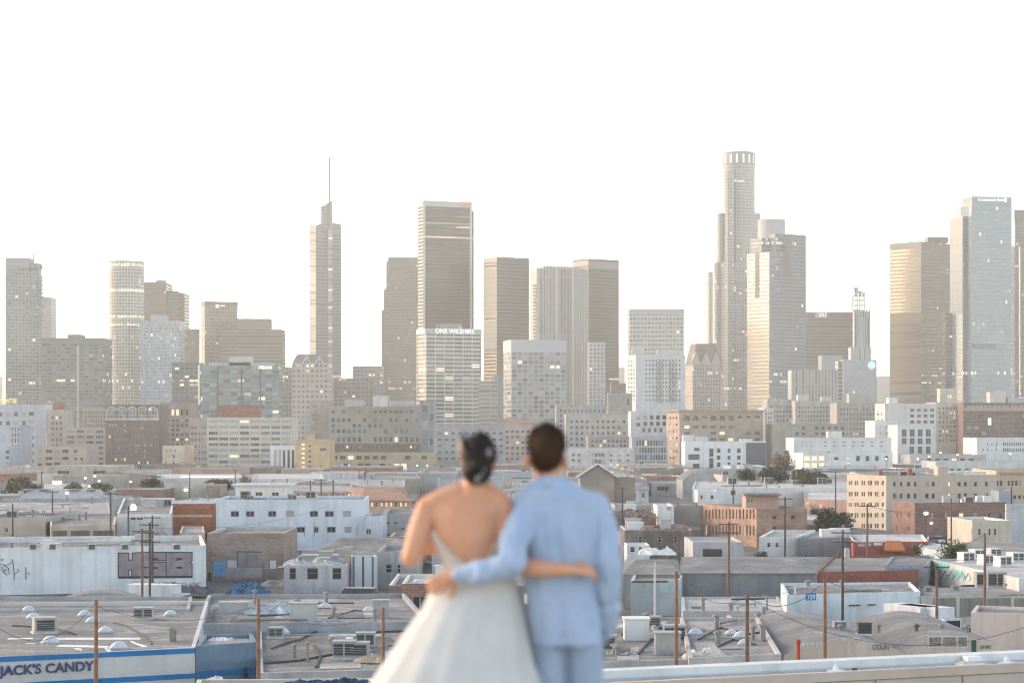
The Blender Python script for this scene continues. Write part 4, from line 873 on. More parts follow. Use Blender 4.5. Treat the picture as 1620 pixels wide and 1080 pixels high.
onroof(b, 'roof_house', 1566, 1592, 620, 638, 1232, 9, pale); onroof(b, 'roof_house', 1595, 1620, 629, 638, 1230, 9, gry)
BS = plain((.4, .6, .95), .5, key='sign_blue_lit', emit=(.45, .7, 1), es=1.0)
s_ = thing('roof_sign', 'glowing blue lettered sign on a brick roof at the right edge', 'sign', (PX(1620, 1240), 1240, PZ(638, 1240)))
lettering('PERS', s_, (-.5, 0, 2.0), 0, 5.2 * 1240 / FL, 13 * 1240 / FL, BS, 'lettering', .2); mb = MB(); mb.box(-3, .3, 0, 9, .5, 4.6, plain((.1, .13, .2), .6)); mb.build('sign_board', s_)
b = B('white_block', 'low white block with a fine window row, under the brick hotel', 1545, 1545, 1650, 692, 1010, mat=wall((.62, .64, .65), .06), right=[W(1552, 1580, 4, .25, 698, 716, 2, .4), W(1586, 1620, 10, .6, 698, 716, 2, .6)], par=.6)
B('low_hall', 'grey low hall with lit eaves between the tan warehouse and the brick hotel', 1440, 1440, 1560, 719, 960, mat=wall((.42, .41, .38), .14), right=[W(1450, 1556, 8, .6, 724, 732, 1, .8)], lit=0.150, roof=ROOFGREY)
B('low_hall', 'long grey-white shed with a green-grey roof, above the tan warehouse', 1480, 1480, 1660, 730, 870, mat=wall((.5, .5, .48), .14), right=[W(1500, 1640, 12, .5, 740, 748, 1, .8)], roof=ROOFGREY)
# ---------------------------------------------------------------- the warehouse district, 130 m to 900 m off
ALLB = []
_B0, _PB0 = B, PB
def B(*a, **k): b = _B0(*a, **k); ALLB.append(b); return b
def PB(*a, **k): b = _PB0(*a, **k); ALLB.append(b); return b
def rect(b): r = [p + b.o for p in b.ring]; return min(p.x for p in r), min(p.y for p in r), max(p.x for p in r), max(p.y for p in r)
PENDING = []      # (object, base phrase, column, row)
LMK = [('the JACK\'S CANDY wall', 120, 1040), ('the HSB graffiti wall', 200, 890), ('the apartment house', 460, 825), ('the shuttered brick wall', 388, 880),
       ('the orange brick store', 305, 815), ('the left beige wall', 35, 840), ('the terracotta-roofed hall', 595, 780), ('the gridded loft', 395, 705),
       ('the ochre market hall', 590, 735), ('the tan warehouse', 1440, 795), ('the pink brick factory', 1190, 830), ('the low brick hall', 1510, 825),
       ('the 729 sign wall', 1340, 950), ('the modern loft', 1145, 725), ('the parking block', 1340, 735), ('the big round tree', 1318, 825),
       ('the teal mural wall', 1530, 905), ('the orange awning shop', 1410, 865), ('the loading dock', 1545, 950), ('the arched workshops', 1430, 1005),
       ('the brown gabled house', 945, 752), ('the white warehouse', 1240, 778), ('the hipped grey roof', 1150, 895), ('the green garage', 1040, 930),
       ('the lit round sign', 88, 765), ('the monitor-roofed shed', 90, 785), ('the striped shed', 575, 905)]
NOLM = set()
def auto(o, base, x, y, skip=None):
    lm = sorted((l for l in LMK if l[0] != skip), key=lambda l: math.hypot(l[1] - x, 1.6 * (l[2] - y)))[0]
    dx, dy = x - lm[1], y - lm[2]
    rel = ('right of' if dx > 0 else 'left of') if abs(dx) > 1.3 * abs(dy) else ('behind' if dy < 0 else 'in front of')
    PENDING.append((o, f'{base} {rel} {lm[0]}', x, y))
def settle():
    d = {}
    for o, t, x, y in PENDING: d.setdefault(t, []).append((x, y, o))
    words_ = ['leftmost', 'second from left', 'third from left', 'fourth from left', 'fifth from left', 'sixth from left', 'seventh from left', 'eighth from left', 'ninth from left', 'tenth from left']
    for t, l in d.items():
        l.sort(key=lambda q: q[0])
        for i, (x, y, o) in enumerate(l):
            if len(l) == 1: o['label'] = t
            elif i == len(l) - 1: o['label'] = 'rightmost ' + t
            else: o['label'] = words_[min(i, 9)] + ' ' + t
rc = random.Random(11)
# --- rooftop plant: parts of their buildings
ACM = plain((.34, .34, .33), .55, .2); ACD = plain((.045, .045, .045), .8); SKY_ = plain((.55, .58, .6), .25); PIPE = plain((.24, .23, .22), .6, .3)
def loc_on(b, x, y, z): p = gp(x, y, z) - b.o; return p
def ac(b, x, y, z, s=1.6, h=None, turn=0.0, two=True, mat=None):
    p = loc_on(b, x, y, z); h = h or s * .8; mb = MB(); m = mat or ACM; w = s
    mb.box(-w / 2, -w * .45, .18, w / 2, w * .45, h, m); mb.box(-w / 2 - .06, -w * .45 - .06, h, w / 2 + .06, w * .45 + .06, h + .07, m)
    mb.box(-w / 2 - .1, -w * .5, 0, w / 2 + .1, w * .5, .18, plain((.5, .5, .48), .7))
    for k in ((-1, 1) if two else (0,)):
        hw = w * (.21 if two else .4); c = k * w * .25; mb.face([(c - hw, -w * .45 - .012, .3), (c + hw, -w * .45 - .012, .3), (c + hw, -w * .45 - .012, h * .9), (c - hw, -w * .45 - .012, h * .9)], ACD)
        for i in range(4): z_ = .35 + (h * .85 - .35) * i / 4; mb.box(c - hw, -w * .45 - .04, z_, c + hw, -w * .45 - .015, z_ + .03, m)
    return mb.build('air_conditioner', b.root, (p.x, p.y, z - .02), turn)
def skylight(b, x, y, z, s=1.5, l=None, turn=0.0):
    p = loc_on(b, x, y, z); l = l or s * .7; mb = MB(); n = 10; hgt = s * .33
    mb.box(-s / 2, -l / 2, 0, s / 2, l / 2, .16, plain((.45, .45, .44), .7))
    for i in range(n):
        for j in range(6):
            f = lambda i, j: (-s * .46 + s * .92 * i / n, -l * .46 + l * .92 * j / 6, .16 + hgt * (math.sin(math.pi * i / n) * math.sin(math.pi * j / 6)) ** .6)
            mb.face([f(i, j), f(i + 1, j), f(i + 1, j + 1), f(i, j + 1)], SKY_)
    return mb.build('skylight', b.root, (p.x, p.y, z - .02), turn)
def vent(b, x, y, z, r=.18, h=.9):
    p = loc_on(b, x, y, z); mb = MB(); mb.lathe([(r, 0), (r, h), (r * 1.9, h + .02), (r * 1.9, h + .12), (0, h + .3)], PIPE, 8); return mb.build('roof_vent', b.root, (p.x, p.y, z - .02))
def ductbox(b, x, y, z, w, dpt, h, mat=None):
    p = loc_on(b, x, y, z); mb = MB(); mb.box(-w / 2, 0, 0, w / 2, dpt, h, mat or ACM); mb.box(-w / 2 - .1, -.1, h, w / 2 + .1, dpt + .1, h + .12, mat or ACM); return mb.build('roof_hutch', b.root, (p.x, p.y, z - .02))
def patch(b, name, pts, z, mat, out=.006):
    mb = MB(); q = [loc_on(b, x, y, z) for x, y in pts]; mb.face([(p.x, p.y, z + out) for p in q], mat); return mb.build(name, b.root)
TAR = roofing((.12, .12, .12), .3); PATCHES = [TAR, ROOFGREY, ROOFPALE, ROOFDARK, roofing((.5, .49, .47), .25)]
def strew(b, n, kinds='svah', seed=0):
    """scatter small plant over a flat roof"""
    r = random.Random(seed + len(ALLB) * 13); P = b.ring; z = b.z1 - b.par
    def spot(u, v): p = P[1].lerp(P[2], u).lerp(P[0].lerp(P[3], u), v); return (p.x, p.y, z)
    for k in range(n + 1):
        u, v = r.uniform(.05, .7), r.uniform(.05, .7); du, dv = r.choice([(r.uniform(.06, .28), r.uniform(.05, .3)), (r.uniform(.2, .35), r.uniform(.008, .03)), (r.uniform(.008, .02), r.uniform(.2, .35))]); mb = MB(); m = r.choice(PATCHES)
        q = [spot(u + du * (i in (1, 2)) * r.uniform(.8, 1), v + dv * (i > 1) * r.uniform(.8, 1)) for i in range(4)]
        mb.face([(x, y, zz + .008 + .004 * k) for x, y, zz in q], m, [(x, y) for x, y, zz in q]); mb.build('roof_patch', b.root)
    for k in range(max(1, n // 3)):
        u, v = r.uniform(.06, .6), r.uniform(.1, .9); e = r.uniform(.15, .35); mb = MB(); a = Vector(spot(u, v)); c = Vector(spot(u + e, v + r.choice([0, 0, .1]))); h = Vector((0, 0, .25)); rr = r.uniform(.05, .16)
        mb.tube([a, a + h, c + h, c], rr, r.choice([PIPE, ACM, WHITE]), 6); mb.build('roof_pipe', b.root)
    for _ in range(n):
        u, v = r.uniform(.08, .92), r.uniform(.1, .9); p = (P[1].lerp(P[2], u)).lerp(P[0].lerp(P[3], u), v) + b.o
        d = p.y; x, y = CX + FL * p.x / d, YH + (HC - z) * FL / d; k = r.choice(kinds)
        if k == 's': skylight(b, x, y, z, r.uniform(.8, 1.5), r.uniform(.8, 1.2))
        elif k == 'v': vent(b, x, y, z, r.uniform(.1, .25), r.uniform(.5, 1.4))
        elif k == 'a': ac(b, x, y, z, r.uniform(1.1, 2.0), two=r.random() < .6)
        else: ductbox(b, x, y, z, r.uniform(1.2, 3), r.uniform(1, 2.5), r.uniform(.7, 1.8), r.choice([ACM, WHITE, gry]))
dirtyw = wall((.64, .66, .67), .1, streak=.25); dgrey = wall((.25, .25, .25), .2); mgrey = wall((.36, .36, .355), .18, streak=.4); sand = wall((.46, .39, .32), .14, streak=.35)
BLUE = wall((.008, .15, .36), .15); NAVY = plain((.035, .045, .13), .6)
# --- near left: the sweet shop with the lettered front
b = PB('candy_shop', 'grey-walled shop with blue stripes and JACK\'S CANDY lettering, grey roof of skylights', (-60, 1043), (309, 1023), (330, 950), (-60, 953), 6.0, wall((.50, .49, .475), .08, streak=.15), roofing((.31, .305, .295), .25), par=.35, cat='shop')
z = 5.65
pj = b
for (ya0, ya1, yb0, yb1, nm) in ((1040, 1048.5, 1024.5, 1032.5, 'blue_stripe'), (1083, 1092, 1064, 1072, 'blue_stripe')):
    A_, rz, dA = on_face(b, 1, -40, 0, .04); C_, _, dC = on_face(b, 1, 308, 0, .04); mb = MB()
    zA1, zA0, zC1, zC0 = PZ(ya0, dA), PZ(ya1, dA), PZ(yb0, dC), PZ(yb1, dC)
    mb.face([(A_[0], A_[1], zA0), (C_[0], C_[1], zC0), (C_[0], C_[1], zC1), (A_[0], A_[1], zA1)], BLUE); mb.build(nm, b.root)
A_, rz, dA = on_face(b, 1, -3, 1073, .06); C_, _, dC = on_face(b, 1, 148.5, 1064, .06); M_, _, dM = on_face(b, 1, 74, 1069, .06)
for k_, (mt, hh, ww, ou, dz) in enumerate(((plain((.2, .2, .34), .6), .86, 1.0, 0, -.03), (NAVY, .76, .985, .05, .02))):
    q, _, _ = on_face(b, 1, 74, 1070, .06 + ou)
    L_ = (Vector(C_) - Vector(A_)).length
    o = lettering("JACK'S CANDY", b.root, (q[0], q[1], PZ(1068.5, dM) + dz), rz, .92 * hh / .8, L_ * ww, mt, 'lettering', .03)
for x, y, s in ((52, 1000, 2.6),): ac(b, 70, 1001, z, 1.75, 1.25, .35, two=False)
ac(b, 227, 979, z, 1.6, 1.0, .1)
for x, y, s in ((45, 967, 1.2), (53, 978, 1.2), (134, 974, 1.2), (147, 984, 1.2), (167, 1000, 1.2), (80, 1017, 1.4), (188, 1026, 1.4), (270, 973, 1.1)): skylight(b, x, y, z, s, s * .8, .3)
vent(b, 271, 1014, z, .2, .9); vent(b, 276, 1013, z, .15, .6)
RP = wall((.7, .7, .68), .1, scale=2)
for pts in (((12, 1011), (52, 1010), (52, 1008), (12, 1009)), ((90, 1011), (222, 1011), (222, 1008), (90, 1008.5)), ((40, 1018), (56, 1018), (56, 1017), (40, 1017)), ((205, 1012), (222, 1018), (235, 1022), (226, 1023), (208, 1016)), ((88, 1022), (170, 1024), (172, 1021), (95, 1019)), ((120, 1027), (130, 1029), (128, 1025), (116, 1024)), ((168, 1024), (180, 1032), (172, 1032), (165, 1025))):
    patch(b, 'roof_patch', pts, z, RP)
pb2 = b
# raised rear roof of the shop
b = PB('low_shed', 'long low grey shed with stepped roof, just behind the shop with the lettered front', (-40, 963), (300, 962), (304, 943), (-40, 943), 5.9, mgrey, ROOFGREY, par=.3); b = PB('annex', 'blue-grey annex at the right end of the lettered shop', (310, 1021), (406, 1015), (400, 1002), (322, 1003), 6.1, wall((.13, .2, .27), .2), ROOFPALE, par=.3)
panel(b, 1, 'blue_base', 311, 404, 1062, 1071, BLUE); panel(b, 1, 'door', 385, 391, 1055, 1071, ACD)
b = PB('vaulted_shed', 'grey shed with a curved roof, behind the lettered shop and below the graffiti wall', (100, 948), (232, 948), (226, 943), (104, 943), 2.6, mgrey, ROOFGREY, roofkind='barrel', rise=.8)
# graffiti wall
b = PB('graffiti_warehouse', 'long white warehouse wall with big grey HSB graffiti letters', (-12, 867), (326, 862), (318, 846), (-10, 849), 6.2, dirtyw, ROOFGREY, par=.9, cap=WHITE, cat='warehouse')
gw = b
for x in (52, 83, 145, 198, 280):
    q, rz, dd = on_face(b, 1, x, 868, .02); mb = MB(); mb.box(-.4, -.25, 0, .4, .1, .62, plain((.12, .12, .12), .7)); mb.box(-.5, -.3, .62, .5, .12, .74, dirtyw); mb.build('scupper_box', b.root, q, rz)
q, rz, dd = on_face(b, 1, 163, 872, .03)
GO = plain((.03, .028, .03), .7); GF = wall((.27, .235, .25), .2, scale=.8)
def poly(b, i, name, pts, mat, out):
    mb = MB(); Q = []
    for x, y in pts: p, _, dd = on_face(b, i, x, y, out); Q.append(p)
    mb.face(Q, mat); return mb.build(name, b.root)
def letter(b, i, pts, out, holes=()):
    cx_, cy_ = sum(p[0] for p in pts) / len(pts), sum(p[1] for p in pts) / len(pts)
    return
H_ = [(188, 875), (203, 875), (203, 886), (210, 886), (210, 875), (226, 874), (226, 912), (209, 912), (209, 900), (203, 900), (203, 912), (188, 912)]
S_ = [(227, 874), (262, 874), (262, 885), (240, 885.5), (240, 889.5), (262, 889.5), (262, 912), (227, 912), (227, 898), (248, 898), (248, 896), (227, 896)]
B_ = [(263.5, 874), (303, 874), (303, 886), (299, 889.5), (303, 892), (303, 912), (263.5, 912)]
def grown(pts, t): 
    c = [Vector(p) for p in pts]; n = len(c); out = []
    for k in range(n):
        a, q_, e = c[k - 1], c[k], c[(k + 1) % n]; e1 = (q_ - a).normalized(); e2 = (e - q_).normalized(); n1 = Vector((e1.y, -e1.x)); n2 = Vector((e2.y, -e2.x)); out.append(tuple(q_ + (n1 + n2) * t / max(.4, 1 + n1.dot(n2))))
    return out
for P_ in (H_, S_, B_):
    P_ = P_[::-1]
    poly(b, 1, 'graffiti_outline', grown(P_, -1.7), GO, .03); poly(b, 1, 'graffiti_letter', P_, GF, .045)
for r_ in (((240, 885), (250, 885), (250, 882), (240, 882)), ((240, 899.5), (250, 899.5), (250, 896), (240, 896)), ((279, 886.5), (289, 884), (289, 882), (279, 882)), ((279, 899), (288, 899), (288, 895.5), (279, 895.5)), ((187, 914.5), (303, 913.5), (303, 910), (187, 911))):
    poly(b, 1, 'graffiti_mark', r_, GO, .06)
def stroke(b, i, pts, wpx, mat, out=.04, name='graffiti_stroke'):
    mb = MB(); Q = [Vector(on_face(b, i, x, y, out)[0]) for x, y in pts]; dd = on_face(b, i, *pts[0], out)[2]; mb.tube(Q, wpx * dd / FL / 2, mat, 5); return mb.build(name, b.root)
for st in ([(-2, 892), (10, 893), (17, 891), (20, 884), (22, 900), (22.5, 917)], [(23, 908), (30, 902), (27, 899)], [(5, 903), (2, 897), (7, 894), (13, 898), (15, 906), (10, 909), (5, 903)], [(8, 905), (6, 899), (11, 902)], [(41, 896), (41, 916)], [(44, 905), (47, 908)], [(1, 884), (3, 886), (5, 883)]): stroke(b, 1, st, 1.1, GO)
sign(b, 1, 'STW', 208, 236, 919, 927, plain((.5, .5, .5), .7), 'graffiti_tag', .02, .03); sign(b, 1, 'ONEGS', 240, 279, 920, 928, plain((.25, .24, .25), .7), 'graffiti_tag', .02, .03); sign(b, 1, 'IFNST', 282, 318, 921, 928, plain((.45, .33, .34), .7), 'graffiti_tag', .02, .03)
strew(b, 5, 'vh')
# the blue-white apartment house, white roof house behind
b = B('apartment_house', 'blue-white three-storey apartment house with pairs of dark windows', 338, 342, 578, 790, 400, 2, depth=24, mat=wall((.56, .60, .65), .08, streak=.25), roof=ROOFGREY, par=.5, split=2, fc=(.3, .3, .32), blind=.12, lit=0,
  right=[WX([(365, 378), (389, 402), (424, 437), (452, 465), (490, 503), (514, 528), (543, 555)], [(808, 817)]), WX([(365, 378), (389, 402), (424, 440), (470, 482), (497, 504), (517, 531), (545, 556)], [(833, 842)])])
ah = b
for x in (411, 433, 482, 497, 565):
    stroke(b, 1, [(x, 825 + (x % 7)), (x, 848)], .7, plain((.15, .15, .15), .6), .15, 'drain_pipe')
strew(b, 4, 'va'); ac(b, 492, 789, 9.0, 1.8)
b = B('house_wing', 'lower blue-white wing with one dark window, right end of the apartment house', 578, 578, 604, 816, 398, depth=16, mat=wall((.5, .53, .58), .08), roof=ROOFGREY, right=[WX([(579, 587)], [(836, 845)])], lit=0, blind=0, split=2)
b = B('white_house', 'small white flat-roofed house with overhanging roof, behind the blue-white apartment house', 372, 372, 455, 768, 440, depth=12, mat=wall((.66, .65, .6), .06), roof=ROOFWHITE, split=2, lit=0, blind=0,
  right=[WX([(404, 415), (430, 441)], [(778, 786)]), WX([(383, 385), (387.5, 389.5)], [(778, 786)])])
mb = MB(); r = inset(b.ring, -.7); prism(mb, r, b.z1 + .01, b.z1 + .3, WHITE, ROOFWHITE); mb.face([(*p, b.z1 + .01) for p in r][::-1], WHITE); mb.build('roof_slab', b.root)
# brown brick with shutters
b = B('brick_workshop', 'brown brick workshop wall with a bright blue panel and patched openings', 328, 328, 449, 843, 321, depth=20, mat=brick((.27, .205, .17)), roof=ROOFGREY, par=.5, cap=wall((.4, .38, .35), .1),
  right=[WX([(419, 425)], [(887, 899)])], lit=0, blind=1)
panel(b, 1, 'blue_panel', 337, 357, 888, 911, wall((.10, .32, .52), .15)); panel(b, 1, 'white_panel', 360, 375, 886, 897, wall((.5, .55, .57), .15)); panel(b, 1, 'shutter', 377, 413, 873, 896, wall((.27, .25, .24), .2, streak=.6)); panel(b, 1, 'white_door', 427, 437, 886, 899, dirtyw)
panel(b, 1, 'grey_panel', 357, 414, 897, 914, wall((.33, .32, .31), .25)); stroke(b, 1, [(376, 896), (376, 872), (414, 872.5)], 1.6, ACD)
panel(b, 1, 'corner_post', 328.3, 334, 905, 925, ACD)
b = B('worn_house', 'worn grey single-storey wall with three ragged dark openings', 449, 449, 548, 894, 296, depth=24, mat=wall((.40, .40, .41), .22, streak=.5), roof=ROOFGREY, lit=0, blind=0, fc=(.2, .2, .2), right=[WX([(458, 468), (486, 503), (526, 540)], [(898, 916)])], par=.3)
strew(b, 3, 'h'); ductbox(b, 505, 888, 3.4, 5, 3, .8, gry)
b = B('striped_shed', 'white and dark striped tin shed beside a pink pillar', 553, 556, 597, 880, 300, 8, mat=curtain('stripe_tin', (.52, .56, .57), (.09, .09, .09), 1.3, 60, .22, .99, 0, 0, gvar=.8, grough=.6), roof=ROOFGREY, par=.2)
q = Vector((PX(551, 301), 301)) - b.o; mb = MB(); mb.box(q.x - .4, q.y - .6, 0, q.x + .35, q.y + .2, 4.9, wall((.42, .3, .28), .15)); mb.build('pink_pillar', b.root)
B('block_house', 'grey concrete block house with small openings, right of the striped tin shed', 597, 597, 660, 872, 305, depth=18, mat=wall((.33, .33, .33), .2, streak=.5), roof=ROOFGREY, right=[WX([(610, 620), (628, 634)], [(893, 906)])], lit=0)
B('grey_house', 'plain grey two-storey house between the apartment house wing and the woman\'s elbow', 604, 604, 672, 812, 430, depth=25, mat=wall((.36, .36, .355), .15), roof=ROOFGREY, right=[W(608, 668, 5, .5, 822, 850, 3, .4)], lit=.02)
b = PB('terracotta_hall', 'low hall with an orange terracotta hipped roof and glowing lights under its eaves', (570, 790), (652, 792), (640, 770), (548, 770), 6.6, wall((.40, .28, .22), .15), roofing((.42, .22, .14), .2, seam=.6), roofkind='hip', rise=1.3, eave=1.0, lit=.7, split=1, right=[W(584, 645, 8, .5, 794, 801, 1, .9)])
b = PB('brick_row', 'low brown brick row under a pale flat roof, left of the terracotta hall', (445, 776), (560, 778), (556, 764), (450, 763), 6.5, bpk, ROOFPALE, right=[W(450, 556, 12, .5, 780, 786, 1, .8)], par=.4, lit=.2)
b = PB('white_shed', 'long pale shed with thin posts on its roof, above the brown brick row', (420, 766), (640, 768), (640, 758), (430, 757), 6.5, wall((.5, .5, .49), .12), ROOFPALE, par=.4); strew(b, 7, 'v')
b = PB('white_shed', 'bright white flat roof in front of the slotted small white building', (400, 757), (512, 757), (508, 749), (405, 749), 5.0, WHITE, ROOFWHITE, par=.3)
b = PB('depot', 'dark brown long low depot by the car park, left of the woman\'s head', (590, 757), (665, 757), (660, 750), (592, 750), 5, brnw, ROOFGREY, par=.3)
# left side
b = B('brick_store', 'orange-red brick store with a cream band and white parapet', 272, 272, 340, 795, 430, depth=28, mat=brick((.42, .15, .075), (.4, .25, .18)), roof=ROOFWHITE, par=.4, cap=WHITE)
panel(b, 1, 'cream_band', 270.5, 336, 814, 817.5, wall((.66, .5, .36), .06), .1, .2); panel(b, 1, 'white_parapet', 271, 340, 791, 796.5, WHITE, .1, .4); strew(b, 3, 'vh')
b = PB('white_warehouse', 'white-grey warehouse with a long white parapet and dark vents, left of the orange brick store', (185, 812), (271, 812), (276, 787), (196, 787), 7.1, wall((.48, .48, .47), .12, streak=.4), ROOFGREY, par=.5, cap=WHITE)
panel(b, 1, 'parapet_band', 186, 270, 813, 818, WHITE, .08, .2)
for x in (207, 211, 217, 222): panel(b, 1, 'dark_vent', x, x + 3.4, 817.8, 821.5, ACD, .12)
strew(b, 4, 'hva'); LW = plain((.9, .88, .8), .5, key='lamp_white', emit=(1, .97, .88), es=3.0)
p = loc_on(b, 211, 808, 6.6); mb = MB(); mb.lathe([(.55, 0), (.58, .8), (.35, 1.3), (0, 1.4)], LW, 12); mb.build('lit_dome', b.root, (p.x, p.y, 6.58))
PB('hipped_store', 'small dark grey hipped-roof store in front of the white-parapet warehouse', (190, 858), (272, 856), (262, 842), (200, 842), 4.4, mgrey, roofing((.2, .2, .21), .25), roofkind='hip', rise=1.0)
PB('small_store', 'sand-coloured small store with a pale blue roof edge, in front of the orange brick store', (284, 842), (324, 842), (322, 832), (288, 832), 5.2, sand, ROOFPALE, par=.3)
b = B('beige_house', 'plain beige end wall with a single small dark window, at the far left edge', -30, -30, 72, 818, 385, depth=20, mat=wall((.42, .37, .31), .06), roof=ROOFGREY, par=.5, right=[WX([(8, 12.5)], [(835, 841)])], lit=0, blind=0, split=1, cap=wall((.25, .22, .2), .1))
strew(b, 3, 'va')
b = PB('sand_store', 'low sand-coloured store with brown shuttered bays, right of the far left beige wall', (80, 831), (182, 829), (184, 816), (78, 817), 5.8, sand, ROOFGREY, par=.3, cap=wall((.55, .5, .46), .1))
for x0, x1 in ((84, 106), (112, 142), (147, 180)): panel(b, 1, 'shutter', x0, x1, 839, 850, wall((.17, .12, .1), .3, streak=.5))
strew(b, 3, 'v')
b = PB('roofed_yard', 'broad pale grey roof scattered with skylights, behind the sand-coloured store', (-20, 816), (176, 812), (170, 793), (-20, 793), 5.2, mgrey, ROOFPALE, par=.2); strew(b, 9, 'sssv')
b = B('monitor_shed', 'grey shed with a long raised roof monitor, under the round trees', 4, 4, 182, 788, 560, depth=26, mat=mgrey, roof=ROOFGREY, par=.2)
ring = [p - b.o for p in footprint(30, 30, 158, 566, 0, 14)]; mb = MB(); r2 = inset(ring, 2.2); z0, z1 = b.z1 - .3, PZ(775, 566)
for i in range(4): mb.face([(*ring[i], z0), (*ring[(i + 1) % 4], z0), (*r2[(i + 1) % 4], z1), (*r2[i], z1)], wall((.40, .41, .42), .08))
mb.face([(*p, z1) for p in r2], ROOFPALE); mb.build('roof_monitor', b.root)
for x in (44, 70, 118, 146): vent(b, x, 776, PZ(775, 575) + .02, .9, .3)
b = B('brick_shed', 'low dull red brick shed left of the pale green lit yard house', 183, 183, 258, 774, 600, depth=22, mat=brick((.25, .14, .11)), roof=ROOFPALE, par=.3)
b = B('yard_house', 'pale green-grey yard house with a bright wall lamp', 262, 262, 326, 765, 620, depth=20, mat=wall((.43, .43, .36), .1), roof=ROOFPALE, par=.3)
q, rz, dd = on_face(b, 1, 294, 775, .3); mb = MB(); mb.lathe([(0, -.4), (.5, -.2), (.6, .2), (0, .5)], LW, 10); mb.build('wall_lamp', b.root, q)
B('salmon_shed', 'salmon brick shed between the yard house and the flat-topped dark tree', 326, 326, 348, 767, 610, depth=16, mat=bpk, roof=ROOFPALE, par=.3)
b = PB('bus_depot', 'long white depot roof with a strip of bright lights along its edge', (235, 756), (384, 756), (380, 749), (250, 749), 5.4, wall((.45, .44, .42), .1), ROOFWHITE, par=.2)
q, rz, dd = on_face(b, 1, 328, 754.5, .2); mb = MB(); mb.box(-9, -.2, 0, 9, .1, .5, LW); mb.build('light_strip', b.root, q, rz)
b = B('green_wall_yard', 'pale green yard wall house with two bright flood lamps, behind the round trees', 84, 84, 182, 752, 800, depth=30, mat=wall((.38, .38, .31), .12), roof=ROOFGREY, par=.3)
B('cream_house', 'cream low house between the left round trees, below the arched tan block', 44, 44, 84, 751, 830, depth=20, mat=CREAM, roof=ROOFPALE, par=.3)
# right side
b = B('tan_warehouse', 'tan five-storey warehouse with rows of slim windows and cluttered roof', 1340, 1402, 1577, 752, 480, 20, mat=wall((.47, .40, .325), .07, streak=.12), roof=ROOFPALE, par=.9, split=1, lit=0, blind=.06, fc=(.3, .28, .25),
  left=[WX([(1343, 1345.2), (1346.4, 1348.6), (1352, 1354.4), (1355.4, 1358), (1363, 1365.2), (1366.4, 1368.6), (1373, 1375.4), (1376.6, 1379.6), (1384, 1386.5), (1387.5, 1390), (1395, 1398)], [(760, 767), (777.5, 784.5), (794.5, 801), (811, 818), (828, 835)])],
  right=[WX([(1413, 1417), (1424, 1427.5), (1435, 1440), (1446, 1450), (1464, 1469), (1474, 1479), (1515, 1520), (1525, 1530), (1541, 1546), (1558, 1563)], [(762, 769), (780, 788)]), WX([(1500, 1504)], [(762, 769), (780, 788)], st='lit')])
onroof(b, 'roof_tower', 1484, 1501, 738, 757, 486, 5, wall((.47, .40, .325), .07)); onroof(b, 'chimney', 1437, 1443.5, 741, 757, 490, 1.5, wall((.3, .1, .075), .12)); onroof(b, 'roof_house', 1391, 1396, 743, 757, 492, 1.5, wall((.3, .1, .075), .12)); onroof(b, 'roof_house', 1396, 1437, 745, 756, 500, 5, wall((.5, .38, .33), .12))
onroof(b, 'roof_house', 1502, 1560, 746, 756, 500, 8, pale); strew(b, 6, 'avh')
b = B('brick_hall', 'low dark red brick hall with a pale side wall, in front of the tan warehouse', 1412, 1447, 1592, 795, 442, 15, mat=brick((.255, .135, .11)), roof=ROOFPALE, par=.5, cap=wall((.5, .45, .42), .1), lit=0, blind=.5, split=1,
  right=[WX([(1473, 1478), (1495, 1501), (1540, 1546), (1563, 1568), (1581, 1587)], [(811, 819)]), WX([(1517, 1525)], [(811, 818)], st='lit')], left=[WX([(1418, 1420), (1425, 1427), (1436, 1439)], [(812, 818)]), WX([(1418, 1420), (1436, 1439)], [(832, 838)])])
q, rz, dd = on_face(b, 1, 1472, 827, .4); mb = MB(); mb.lathe([(0, -.3), (.3, -.1), (.35, .1), (0, .3)], LW, 10); mb.build('wall_lamp', b.root, q)
strew(b, 6, 'vah')
b = B('school_block', 'orange-tan block with banded window groups, right of the tan warehouse', 1576, 1576, 1680, 744, 560, depth=30, mat=wall((.50, .40, .30), .1), roof=ROOFPALE, right=[WX([(1577, 1580), (1582, 1586)], [(760, 768)]), WX([(1594, 1598), (1600, 1604), (1606, 1610), (1612, 1616)], [(760, 768)]), W(1594, 1640, 6, .6, 782, 790, 1, .8)], par=.6, split=1)
mb = MB()
q, rz, dd = on_face(b, 1, 1610, 750, .06); mb.box(-4.6, -.3, 0, 12, .02, .5, wall((.45, .24, .17), .1)); mb.build('red_band', b.root, q, rz)
B('grey_store', 'pale grey store at the right edge, behind the cream corner house', 1590, 1592, 1690, 797, 415, 8, mat=wall((.46, .48, .49), .12), roof=ROOFPALE, par=.4); B('blue_hut', 'small blue-grey roof hut right of the tan warehouse', 1580, 1580, 1602, 776, 470, depth=8, mat=wall((.3, .34, .38), .1), roof=ROOFPALE, par=.2)
b = B('corner_house', 'low cream corner house with slim windows, at the right edge', 1535, 1538, 1600, 823, 380, 4, depth=16, mat=wall((.52, .46, .38), .1), roof=ROOFPALE, par=.4, right=[WX([(1548, 1551), (1564, 1567), (1573, 1576)], [(836, 846)])], left=[WX([(1535.8, 1536.8)], [(836, 846)])], lit=0, blind=0, split=1, cap=WHITE)
